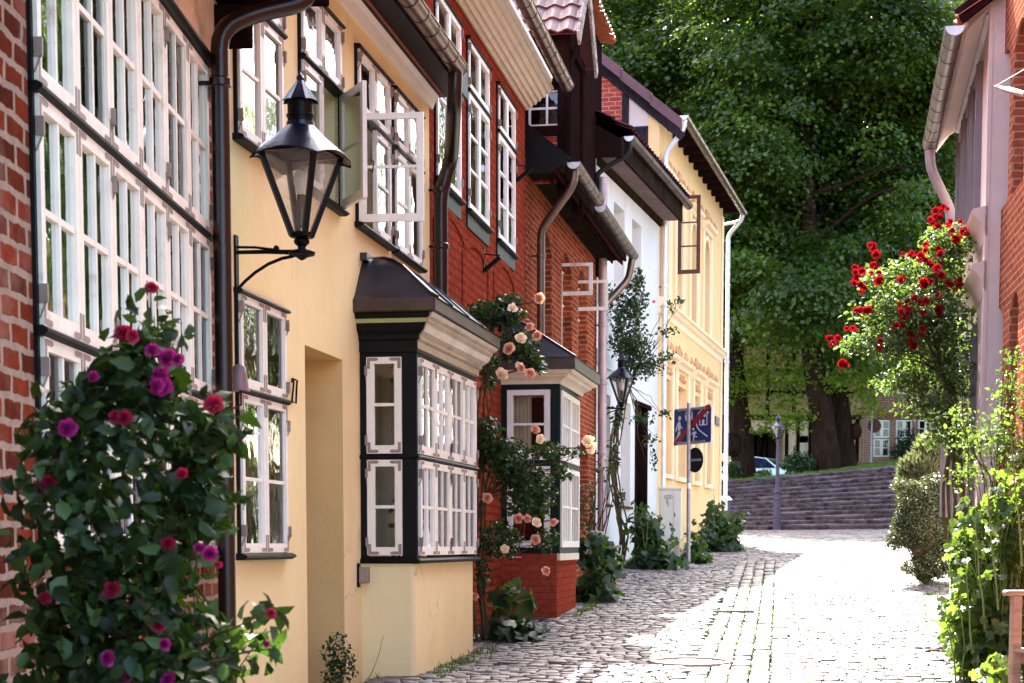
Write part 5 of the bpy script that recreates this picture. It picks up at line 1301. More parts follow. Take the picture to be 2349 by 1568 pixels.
fset_mesh('lawn', np.array(V), np.array(Fc), 'turf', kind='structure')
# ================================================================ STONE STEPS
st = thing('stone_steps', 'broad worn stone steps climbing to the trees, cobbled treads between kerbs darkened as shade', 'steps', (11, 61, 2.1))
M['step_stone'] = simple('step_stone', (.06, .043, .045), .8, spec=.2, var=.85, vscale=4, bstr=.6, bscale=25)  # kerb stone toned darker: riser shade is put into the colour
M['step_cobble'] = brickmat('step_cobble', (.26, .21, .22), (.15, .12, .125), (.04, .03, .03), .16, .10, .014, rough=.55, bst=1.0)  # treads toned lighter: light from the sky is put into the colour
NS = 13
def stepline(i, x):
    t = min(1.3, max(-.4, (x-XL)/(XR-XL))); y = (61.0-.5*t)+i*(.72-.30*t)+.05*math.sin(x*.9+i)
    z = 2.10+(.138+.052*t)*(i+1); return y, z + .012*math.sin(x*1.7+i*2.1)
for i in range(NS):
    mb = MB(W0); x = 3.0+random.random()*.3
    while x < 19:
        L = random.uniform(.28, .75); y0, z0 = stepline(i, x); y1, z1 = stepline(i, x+L); j = random.uniform(-.022, .022); e_ = random.uniform(-.02, .02)
        g = .006
        q = [(x+g, y0+e_, z0+j), (x+L-g, y1+e_, z1+j), (x+L-g, y1+.17, z1+j+.045), (x+g, y0+.17, z0+j+.045)]
        lo = [(a, b+.01, c-.24) for a, b, c in q]
        q2 = [(q[0][0]+.012, q[0][1]+.014, q[0][2]), (q[1][0]-.012, q[1][1]+.014, q[1][2]), q[2], q[3]]
        q1 = [(a, b, c-.016) for a, b, c in q]
        mb.poly(q2)
        for A_, B_ in ((lo, q1), (q1, q2)):
            for k in range(4): mb.poly([A_[k], A_[(k+1) % 4], B_[(k+1) % 4], B_[k]])
        x += L
    s_ = mb.build('step', 'step_stone', st)
    mb = MB(W0); x = 3.0
    while x < 19:
        L = .5; y0, z0 = stepline(i, x); y1, z1 = stepline(i, x+L); ya, za = stepline(i+1, x); yb, zb_ = stepline(i+1, x+L)
        mb.poly([(x, y0+.16, z0-.012), (x+L, y1+.16, z1-.012), (x+L, yb+.03, zb_-.085), (x, ya+.03, za-.085)]); x += L
    mb.build('cobbled_tread', 'step_cobble', s_)
# ================================================================ LANTERNS
def lantern_head(par, c, sc, yaw, post=False, bulb=True, mat='lantern_blue'):
    """c: bottom of the glass body; sc metres of glass height"""
    cx, cy, cz = c; g = sc
    rt, rb = (.46*g, .11*g) if post else (.375*g, .09*g); ks = (.62 if post else .54)/.66
    def sq(r, z, rot=0): return [(cx+r*math.cos(yaw+rot+math.pi/4+k*math.pi/2)*1.414*.98, cy+r*math.sin(yaw+rot+math.pi/4+k*math.pi/2)*1.414*.98, cz+z) for k in range(4)]
    T, B = sq(rt, g), sq(rb, 0)
    fm = MB(W0)
    for k in range(4): fm.bar(B[k], T[k], .066*g, .066*g); fm.bar(B[k], B[(k+1) % 4], .06*g, .05*g); fm.bar(T[k], T[(k+1) % 4], .045*g, .03*g)
    fm.build('lantern_frame', 'iron', par)
    for k in range(4):
        mb = MB(W0).poly([B[k], B[(k+1) % 4], T[(k+1) % 4], T[k]]); mb.build('glass_pane', 'glass' if post else 'glass_lamp', par)
    # roof: squarish skirt with arched eaves running into a round chimney
    mb = MB(W0); n = 32; rings = []
    for rr, zz, blend, drop in ((.66, .98, 1, .10), (.665, 1.00, 1, .10), (.52, 1.10, .9, .03), (.36, 1.21, .5, 0), (.27, 1.29, .15, 0), (.215, 1.33, 0, 0), (.21, 1.38, 0, 0)):
        ring = []
        for k in range(n):
            a = 2*math.pi*k/n; q = (a+math.pi/4) % (math.pi/2) - math.pi/4
            sqf = 1/max(math.cos(q), .5); r = rr*ks*g*((1-blend)+blend*min(sqf, 1.28)*.95)
            z = zz - drop*(abs(q)/(math.pi/4))**2
            ring.append((cx+r*math.cos(a+yaw), cy+r*math.sin(a+yaw), cz+z*g))
        rings.append(ring)
    # corners of the skirt must sit over the corners of the body
    for A_, B_ in zip(rings, rings[1:]):
        for k in range(n): mb.poly([A_[k], A_[(k+1) % n], B_[(k+1) % n], B_[k]])
    mb.build('lantern_roof', mat, par, smooth=True)
    MB(W0).lathe((cx, cy, cz+g*1.32), [(.16*g, 0), (.16*g, .12*g), (.175*g, .125*g), (.175*g, .15*g), (.16*g, .16*g), (.16*g, .33*g)], 20).build('chimney', 'iron', par, smooth=True)
    mb = MB(W0)
    n = 16; A_ = [(cx+(.24 if k % 2 else .205)*g*math.cos(2*math.pi*k/n), cy+(.24 if k % 2 else .205)*g*math.sin(2*math.pi*k/n), cz+g*(1.64-.02*(k % 2))) for k in range(n)]
    B_ = [(cx+.03*g*math.cos(2*math.pi*k/n), cy+.03*g*math.sin(2*math.pi*k/n), cz+g*1.9) for k in range(n)]
    for k in range(n): mb.poly([A_[k], A_[(k+1) % n], B_[(k+1) % n], B_[k]])
    mb.lathe((cx, cy, cz+g*1.88), [(.001, -.02*g), (.035*g, 0), (.05*g, .035*g), (.035*g, .07*g), (.015*g, .09*g), (.001, .13*g)], 12); mb.build('lantern_cap', mat, par)
    if bulb:
        MB(W0).lathe((cx, cy, cz), [(.001, .1*g), (.055*g, .1*g), (.055*g, .50*g), (.001, .50*g)], 14).build('lamp_holder', 'iron', par, smooth=True)
        MB(W0).lathe((cx, cy, cz+.50*g), [(.05*g, 0), (.07*g, .06*g), (.095*g, .16*g), (.085*g, .26*g), (.04*g, .31*g), (.001, .32*g)], 16).build('bulb', 'bulb', par, smooth=True)
def wall_lantern(F, s, d, zbase, g, label, yaw):
    c = F.w(s, d, zbase); t = thing('wall_lantern', label, 'lantern', F.w(s, 0, zbase-.2), 'black wall lanterns along the lane')
    lantern_head(t, c, g, yaw)
    MB(W0).lathe(c, [(.001, -.30*g), (.03*g, -.29*g), (.07*g, -.26*g), (.16*g, -.235*g), (.17*g, -.20*g), (.13*g, -.18*g), (.05*g, -.16*g), (.05*g, -.13*g), (.095*g, -.09*g), (.10*g, -.06*g), (.07*g, -.02*g), (.05*g, .0), (.13*g, .01*g), (.13*g, .04*g)], 18).build('finial_base', 'iron', t, smooth=True)
    zb = zbase-.20*g
    br = MB(F); br.tube([(s, d+.12*g, zb-.03*g), (s, d, zb), (s, d*.5, zb+.01), (s, .0, zb+.012)], [.01, .018, .014, .013], 8)
    br.tube([(s, d*.62, zb+.02), (s, d*.3, zb+.04), (s, 0, zb+.045)], .009, 6)
    br.tube([(s, d*(1-t_), zb-.02-(.42*g)*t_**2.2) for t_ in (0.12, .3, .5, .7, .85, 1)], .011, 8); br.box(s-.03, s+.03, 0, .015, zb-.5*g, zb+.12)
    br.build('bracket', 'iron', t, smooth=True)
    MB(F).ball((s, d*.62, zb+.03), .02).build('bracket_knob', 'iron', t)
    return t
sL, zL = FY.pix(692, 542, .45)
wall_lantern(FY, sL, .45, zL, .185/ .355*1.0 if False else (Z(FY, 692, 355, .45)-zL)/1.0, 'large black wall lantern on the pale yellow house, nearest the camera', R(-20))
s2_, z2_ = FW.pix(1426, 926, .42)
wall_lantern(FW, s2_, .42, z2_, (Z(FW, 1426, 866, .42)-z2_), 'smaller-looking black wall lantern on the white house among climbing roses', R(-24))
# post lamp by the steps
p = P(1782, 1212, 60.6); lp = thing('street_lamp', 'slim grey cast iron lamp post at the foot of the stone steps', 'street lamp', (p.x, p.y, G(60.6)))
c = (p.x, p.y, G(60.6)); u_ = 4.1/270
MB(W0).lathe(c, [(.15, -.05), (.15, .02), (.135, .03), (.135, .42), (.155, .43), (.155, .47), (.125, .49), (.12, 1.02), (.15, 1.04), (.15, 1.07), (.125, 1.09), (.12, 1.25), (.16, 1.28), (.16, 1.33), (.11, 1.36), (.10, 1.42), (.085, 1.48), (.07, 1.55), (.06, 2.6), (.05, 3.02), (.08, 3.05), (.08, 3.09), (.04, 3.12)], 20).build('post', 'lamp_grey', lp, smooth=True)
lantern_head(lp, (c[0], c[1], c[2]+3.14), .42, R(45), post=True, bulb=False)
# ================================================================ SIGN, CABINET, COVERS
sx = P(1579, 1300, 31.2); gz_ = G(31.2)
sg = thing('traffic_sign', 'blue end of traffic calmed zone sign with red diagonal on a grey pole', 'road sign', (sx.x, sx.y, gz_))
TS = Vector((math.cos(R(56)), -math.sin(R(56)))); NSg = Vector((-TS.y*-1, 0)) if False else Vector((-math.sin(R(56)), -math.cos(R(56))))
FS = Frame((sx.x, sx.y), TS, NSg)
ztop_ = P(1575, 925, 31.2).z
MB(FS).tube([(0, 0, gz_-.1), (-.02, .0, ztop_)], .036, 12).build('pole', 'galv', sg, smooth=True)
zc_ = P(1578, 977, 31.2).z; hw, hh_ = .52, .325; bk = -.05; s0_ = .02
def rrect(w_, h_, r, n=4):
    out = []
    for cx_, cy_, a0 in ((w_-r, h_-r, 0), (-w_+r, h_-r, 90), (-w_+r, -h_+r, 180), (w_-r, -h_+r, 270)):
        for k in range(n+1): a = R(a0+90*k/n); out.append((cx_+r*math.cos(a), cy_+r*math.sin(a)))
    return out
def plate(name, pts, d0, d1, mat, par):
    mb = MB(FS); A_ = [(s0_+a, d0, zc_+b) for a, b in pts]; B_ = [(s0_+a, d1, zc_+b) for a, b in pts]
    mb.poly(B_); mb.poly(A_)
    for k in range(len(pts)): mb.poly([A_[k], A_[(k+1) % len(pts)], B_[(k+1) % len(pts)], B_[k]])
    return mb.build(name, mat, par)
face = plate('sign_panel', rrect(hw, hh_, .04), bk-.012, bk, 'sign_white', sg)
plate('blue_field', rrect(hw-.018, hh_-.018, .03), bk-.001, bk+.002, 'sign_blue', face)
# pictograms, coordinates in the sign's own plane (x -.5..+.5, z -.325..+.325)
def px_(X, Y): return ((X-630)/345*hw, (605-Y)/340*hh_)      # from a flat sketch of the panel
wm = MB(FS)
def wpoly(mb, pts, d=.0045):
    mb.poly([(s0_+a, bk+d, zc_+b) for a, b in [px_(*p) for p in pts]])
def wline(mb, pts, wd, d=.0045):
    for (x0, y0), (x1, y1) in zip(pts, pts[1:]):
        L = math.hypot(x1-x0, y1-y0) or 1; nx, ny = -(y1-y0)/L*wd/2, (x1-x0)/L*wd/2
        wpoly(mb, [(x0+nx, y0+ny), (x1+nx, y1+ny), (x1-nx, y1-ny), (x0-nx, y0-ny)], d)
        d += .00015
def wdisc(mb, x, y, rx, ry): wpoly(mb, [(x+rx*math.cos(k*.524), y+ry*math.sin(k*.524)) for k in range(12)])
wdisc(wm, 397, 447, 27, 42); wpoly(wm, [(372, 515), (395, 500), (412, 520), (412, 675), (362, 675)]); wline(wm, [(378, 520), (345, 610), (325, 685)], 22, .005); wline(wm, [(405, 560), (420, 620), (455, 638)], 22, .0055)
wline(wm, [(385, 690), (375, 760), (325, 860)], 30, .005); wline(wm, [(400, 690), (402, 800), (410, 905)], 24, .006)
wdisc(wm, 652, 672, 19, 28); wpoly(wm, [(640, 725), (690, 712), (680, 800), (648, 800)]); wline(wm, [(690, 720), (705, 760)], 18, .005); wline(wm, [(640, 725), (618, 775)], 14, .005); wline(wm, [(655, 800), (655, 888)], 20, .0055); wline(wm, [(668, 795), (690, 815), (722, 815)], 20, .006)
wline(wm, [(700, 560), (720, 635), (760, 700), (905, 825)], 22)
wline(wm, [(500, 400), (522, 340), (615, 340), (632, 400)], 16); wpoly(wm, [(495, 405), (638, 405), (638, 465), (495, 465)], .004); wpoly(wm, [(502, 465), (525, 465), (525, 508), (502, 508)]); wpoly(wm, [(610, 465), (632, 465), (632, 500), (610, 500)])
wline(wm, [(725, 405), (825, 315), (925, 400)], 26); wline(wm, [(765, 400), (765, 608), (895, 608), (895, 385)], 17, .005); wpoly(wm, [(808, 510), (848, 510), (848, 600), (808, 600)]); wpoly(wm, [(835, 405), (868, 405), (868, 465), (835, 465)]); wpoly(wm, [(780, 310), (800, 310), (800, 360), (780, 360)]); wpoly(wm, [(795, 440), (818, 440), (818, 465), (795, 465)])
wm.build('pictogram', 'sign_white', face)
rm_ = MB(FS); rm_.poly([(s0_+a, bk+.0085, zc_+b) for a, b in [px_(*p) for p in ((290, 880), (880, 250), (950, 250), (960, 310), (350, 950), (290, 950))]]); rm_.build('red_diagonal', 'sign_red', face)
hd = MB(FS)
for zz in (zc_+hh_-.035, zc_-hh_+.035):
    hd.box(s0_-hw*.75, s0_+hw*.70, bk+.01, bk+.03, zz-.018, zz+.018)
hd.build('sign_rail', 'galv', sg)
# round sign seen from behind
zr2 = P(1578, 1056, 31.2).z
mb = MB(FS)
pts = [(.07+.22*math.cos(k*math.pi/16), .22*math.sin(k*math.pi/16)) for k in range(32)]
mb.poly([(a, bk-.03, zr2+b) for a, b in pts]); mb.poly([(a, bk-.018, zr2+b) for a, b in pts])
for k in range(32): a, b = pts[k], pts[(k+1) % 32]; mb.poly([(a[0], bk-.03, zr2+a[1]), (b[0], bk-.03, zr2+b[1]), (b[0], bk-.018, zr2+b[1]), (a[0], bk-.018, zr2+a[1])])
rs = mb.build('round_sign_back', 'black', sg); MB(FS).box(-.12, .25, bk-.016, bk, zr2-.02, zr2+.02).build('clamp', 'galv', rs)
zk = P(1578, 1115, 31.2).z; MB(FS).tube([(-.008, 0, zk-.05), (-.008, 0, zk+.05)], .0375, 12, cap=False).build('sticker', 'sign_white', sg)
# electrical cabinet
yc = 34.6; cx0, cx1 = P(1512, 1200, yc).x, P(1563, 1200, yc).x; g_ = G(yc); zt1 = P(1512, 1121, yc).z; zb1 = P(1512, 1242, yc).z
cb = thing('electrical_cabinet', 'pale grey electrical cabinet with a small scribble, beside the downpipe', 'cabinet', ((cx0+cx1)/2, yc, g_))
FC = Frame((cx0, yc), (math.cos(R(8)), -math.sin(R(8))), (-math.sin(R(8)), -math.cos(R(8)))); cw_ = (cx1-cx0)
MB(FC).box(0, cw_*.98, -.32, 0, zb1, zt1-.03).build('cabinet_body', 'cabinet', cb, bevel=.008); MB(FC).box(-.02, cw_, -.34, .02, zt1-.03, zt1+.02).build('cabinet_lid', 'cabinet', cb, bevel=.01)
MB(FC).box(.02, cw_*.62, .002, .010, zb1+.03, zt1-.06).build('cabinet_door', 'cabinet', cb, bevel=.003)
MB(FC).box(cw_*.64, cw_*.96, .002, .010, zb1+.03, zt1-.06).build('cabinet_door', 'cabinet', cb, bevel=.003)
MB(FC).tube([(cw_*.70, .012, (zb1+zt1)/2+.04), (cw_*.70, .02, (zb1+zt1)/2), (cw_*.70, .012, (zb1+zt1)/2-.04)], .008, 8).build('latch', 'iron', cb)
MB(FC).box(.08, cw_*.9, -.28, -.03, g_-.1, zb1).build('cabinet_plinth', 'concrete', cb, bevel=.01)
sc2 = MB(FC); ax, az = cw_*.30, zt1-.17
def arcl(mb, x, z, rx, rz, a0, a1, n=8): mb.tube([(x+rx*math.cos(R(a0+(a1-a0)*k/n)), .0115, z+rz*math.sin(R(a0+(a1-a0)*k/n))) for k in range(n+1)], .0035, 5)
for k in range(3): arcl(sc2, ax+.045*k, az, .018, .022, 30, 330)
arcl(sc2, ax+.045, az, .085, .038, 0, 360, 14); arcl(sc2, ax+.03, az-.07, .02, .015, 0, 300); arcl(sc2, ax+.02, az-.10, .015, .02, 90, 400); arcl(sc2, ax+.05, az-.12, .02, .012, 0, 250); arcl(sc2, ax+.05, az-.16, .018, .018, 60, 330)
sc2.build('graffiti_scribble', 'iron', cb)
# manhole, drain channel
mh = thing('manhole_cover', 'round iron manhole cover set in the sunlit cobbles', 'manhole cover', (1.66, 16.2, G(16.2)))
def tilt(mb, yc_, s_):
    mb.v = [(x, y, z+(y-yc_)*s_) for x, y, z in mb.v]; return mb
tilt(MB(W0).lathe((1.66, 16.2, G(16.2)+.012), [(.33, -.03), (.33, .002), (.345, .006), (.40, .006), (.405, -.04)], 40), 16.2, .032).build('manhole_ring', 'concrete', mh, smooth=True)
mb = MB(W0); pts = [(1.66+.33*math.cos(k*math.pi/20), 16.2+.33*math.sin(k*math.pi/20), G(16.2)-.004) for k in range(40)]; mb.poly(pts)
for i in range(-4, 5):
    for j in range(-4, 5):
        if i*i+j*j < 18: mb.box(1.66+.065*i-.02, 1.66+.065*i+.02, 16.2+.065*j-.02, 16.2+.065*j+.02, G(16.2)-.005, G(16.2)+.002)
tilt(mb, 16.2, .032).build('manhole_lid', 'concrete', mh)
dx_, dy_ = 2.9, 22.8
dc = tag(MB(W0).box(dx_-.26, dx_+.26, dy_-.10, dy_+.10, G(dy_)-.05, G(dy_)+.018).build('drain_grate', 'concrete', None, loc=(dx_, dy_, G(dy_))), 'short slotted drain grate across the lane gutter', 'drain')
mb = MB(W0)
for k in range(11): mb.box(dx_-.24+.045*k, dx_-.218+.045*k, dy_-.085, dy_+.085, G(dy_)+.016, G(dy_)+.024)
mb.build('grate_bar', 'iron', dc)
# ================================================================ BENCH
p = P(2312, 1356, 12.6)
gB = G(12.6); FBch = Frame((p.x, p.y), (1, .14), (.14, -1))
bn = thing('bench', 'weathered teak bench end with broad armrest beside the hollyhocks', 'bench', (p.x, p.y, gB))
za = p.z
MB(FBch).box(-.03, .62, -.045, .045, za-.035, za+.005).build('armrest', 'bench', bn, bevel=.015)
MB(FBch).box(.03, .10, -.035, .035, gB-.05, za-.035).build('leg', 'bench', bn, bevel=.008)
MB(FBch).bar((.60, 0, gB-.05), (.70, 0, gB+1.05), .07, .06).build('leg', 'bench', bn, bevel=.008)
MB(FBch).box(.10, .62, -.02, .02, gB+.34, gB+.42).build('side_rail', 'bench', bn)
mb = MB(FBch)
for k in range(5): mb.box(.04+.115*k, .14+.115*k, -.03, 1.3, gB+.43, gB+.455)
mb.build('seat', 'bench', bn, bevel=.004)
mb = MB(FBch)
for k in range(10): mb.bar((.64, .1+.12*k, gB+.5), (.70, .1+.12*k, gB+1.0), .04, .02)
mb.box(.66, .73, -.03, 1.3, gB+.98, gB+1.06); mb.build('backrest', 'bench', bn)
MB(FBch).box(.03, .10, 1.23, 1.3, gB-.05, za-.035).build('leg', 'bench', bn); MB(FBch).bar((.60, 1.27, gB-.05), (.70, 1.27, gB+1.05), .07, .06).build('leg', 'bench', bn)
MB(FBch).box(-.03, .62, 1.22, 1.31, za-.035, za+.005).build('armrest', 'bench', bn, bevel=.015)
# ================================================================ BACKGROUND BUILDINGS AND CAR
FK = Frame((0, 90), (1, 0), (0, -1))
H = thing('brick_building', 'dark red brick house beyond the trees with white paired windows', 'house', (22, 90, 5.6))
kz = lambda v: Z(FK, 2000, v); kx = lambda u, v=1000: S(FK, u, v)
k0 = kx(1976); bw_ = [(kx(2004), kx(2042)), (kx(2055), kx(2093)), (kx(2106), kx(2144)), (kx(2160), kx(2198))]
hl = [(a, b, kz(1050), kz(961), .06, .2) for a, b in bw_]+[(a, b, kz(905), kz(815), .06, .2) for a, b in bw_]
wallmesh(FK, k0, k0+14, 3.5, kz(740), hl, .2).build('wall', 'brick_far', H)
for a, b in bw_:
    for zA, zB_, zC in ((1050, 1006, 962), (905, 861, 817)):
        window(H, FK.sub(0, -.1), a+.01, b-.01, [kz(zA)+.02, kz(zB_), kz(zC)-.03], 2, 1, 2, plates=False, hinges=False, sillh=.05, mat='white', cw=.0, backd=-.2, fw=.07, mw=.035)
mb = MB(FK)
for a, b in bw_:
    for zC in (961, 815):
        for k in range(13):
            x = a-.12+(b-a+.24)*k/12; mb.box(x-.035, x+.035, .001, .02, kz(zC)+.02, kz(zC)+.28)
mb.build('lintel_course', 'brick_right', H)
house_shell(H, FK, k0, k0+14, 3.5, kz(740), 9, 'brick_far', 'orange_tile', 5, over=.4)
H = thing('timber_building', 'cream half-timbered building beyond the trees with a dark open garage', 'house', (15, 90, 4.6))
t0 = kx(1640)
gar = (kx(1714), kx(1802), 3.0, kz(989)); dor = (kx(1835), kx(1857), 3.0, kz(1000)); wnd = (kx(1937), kx(1963), kz(1058), kz(976)); wn2 = (kx(1655), kx(1669), kz(1062), kz(995))
wallmesh(FK.sub(0, -.2), t0, k0-.02, 3.0, kz(955), [(*gar, 0, 3.0), (*dor, 0, .3), (*wnd, 0, .2), (*wn2, 0, .2)], .3).build('wall', 'cream_plaster', H)
wallmesh(FK, t0, k0-.02, kz(955), kz(740), [], .3).build('upper_wall', 'ochre_far', H)
mb = MB(FK); mb.box(t0, k0-.03, -.3, .03, kz(963), kz(952))
for u in (1660, 1710, 1806, 1832, 1860, 1930, 1968): mb.box(kx(u)-.09, kx(u)+.09, -.2, -.15, 3.0, kz(963))
for u in (1700, 1760, 1820, 1880, 1940): mb.box(kx(u)-.09, kx(u)+.09, .001, .04, kz(952), kz(740))
for v in (900, 850, 790): mb.box(t0, k0-.03, .001, .035, kz(v)-.09, kz(v)+.09)
mb.build('timber_frame', 'timber', H)
MB(FK).box(gar[0], gar[1], -3.2, -3.1, 3, gar[3]).build('garage_back', 'room_dark', H); MB(FK).box(gar[0], gar[1], -3.2, -.3, gar[3], gar[3]+.1).build('garage_ceiling', 'room_dark', H)
mb = MB(FK)
for k in range(4): mb.box(gar[0]+.2+.6*k, gar[0]+.3+.6*k, -3.05, -2.95, 3, gar[3])
mb.bar((gar[0]+.7, -2.9, 3.5), (gar[0]+1.3, -2.9, gar[3]), .1, .1); mb.build('garage_post', 'timber', H)
MB(FK).box(dor[0], dor[1], -.45, -.4, 3, kz(1015)).build('door', 'white_old', H)
for q in (wnd, wn2): window(H, FK.sub(0, -.25), q[0]+.02, q[1]-.02, [q[2], q[2]+(q[3]-q[2])*.62, q[3]], 1 if q is wn2 else 2, 1, 2, plates=False, hinges=False, sillh=.05, mat='white', cw=.04, casing='white', backd=-.2, fw=.08, mw=.035)
house_shell(H, FK, t0, k0-.02, 3, kz(740), 9, 'ochre', 'orange_tile', 4.5, over=.4)
hs, hz = FK.pix(1826, 1031, 0)
n8 = tag(MB(FK).lathe((hs, -.18, hz), [(.001, 0)], 3).build('x', 'iron') if False else MB(FK).tube([(hs+.085*math.cos(R(a)), -.17, hz+.075+.07*math.sin(R(a))) for a in range(-90, 271, 30)], .028, 6).tube([(hs+.095*math.cos(R(a)), -.17, hz-.085+.085*math.sin(R(a))) for a in range(90, 451, 30)], .028, 6).build('house_number', 'iron', None, loc=FK.w(hs, -.17, hz)), 'dark number 8 on the cream building beyond the trees', 'house number')
# parked car behind the crest
def car(cx, cy, cz, yaw, label, scale=1):
    t = thing('parked_car', label, 'car', (cx, cy, cz)); F = Frame((cx, cy), (math.cos(yaw), math.sin(yaw)), (math.sin(yaw), -math.cos(yaw)))
    low = [(-2.1, .35), (-2.12, .62), (-2.0, .86), (-.95, .98), (1.75, .98), (2.05, .85), (2.1, .45), (1.9, .25), (-1.9, .25)]
    def body(prof, hw0, hw1, zsplit):
        mb = MB(F); A_ = [(x, -(hw0 if z < zsplit else hw1), cz+z) for x, z in prof]; B_ = [(x, (hw0 if z < zsplit else hw1), cz+z) for x, z in prof]
        mb.poly(A_); mb.poly(B_)
        for k in range(len(prof)): mb.poly([A_[k], A_[(k+1) % len(prof)], B_[(k+1) % len(prof)], B_[k]])
        return mb
    b = body(low, .86, .82, .8).build('body', 'car_white', t, smooth=True, bevel=.05)
    cab = [(-1.0, .95), (-.35, 1.42), (.2, 1.50), (1.2, 1.48), (1.75, 1.15), (1.85, .95)]
    body(cab, .80, .62, 1.1).build('cabin', 'car_glass', t, smooth=True, bevel=.03)
    rf = [(-.42, 1.425), (.2, 1.515), (1.2, 1.495), (1.35, 1.42), (1.2, 1.44), (.2, 1.46), (-.35, 1.38)]
    body(rf, .64, .64, 0).build('roof', 'car_white', t, bevel=.015)
    mb = MB(F)
    for sd_ in (-1, 1):
        for (x0, z0_), (x1, z1_) in (((-1.0, .95), (-.35, 1.42)), ((.45, .97), (.42, 1.48)), ((1.80, .97), (1.22, 1.47))): mb.bar((x0, sd_*.80, cz+z0_), (x1, sd_*.63, cz+z1_), .06, .06)
    mb.build('pillar', 'car_white', t)
    for x in (-1.35, 1.3):
        for sd_ in (-1, 1):
            w_ = MB(F); w_.tube([(x, sd_*.68, cz+.32), (x, sd_*.87, cz+.32)], .32, 20); wo_ = w_.build('wheel', 'rubber', t, smooth=True); MB(F).tube([(x, sd_*.86, cz+.32), (x, sd_*.885, cz+.32)], .19, 12).build('rim', 'galv', wo_)
    for sd_ in (-1, 1): MB(F).box(-2.13, -2.02, sd_*.62-.16, sd_*.62+.16, cz+.62, cz+.78).build('headlight', 'bulb', t, bevel=.02)
    for sd_ in (-1, 1): MB(F).box(1.98, 2.1, sd_*.70-.1, sd_*.70+.1, cz+.6, cz+.84).build('tail_light', 'sign_red', t, bevel=.02)
    return t
pc = P(1752, 1085, 82); zc0 = P(1752, 1057, 82).z-1.5
car(pc.x, pc.y, zc0+.15, R(150), 'silver car parked behind the lamp post between the tree trunks')
pc = P(1672, 1085, 79); car(pc.x-1.1, pc.y, P(1672, 1060, 79).z-1.5, R(175), 'pale car behind the leftmost tree trunk, mostly hidden by the ochre house')
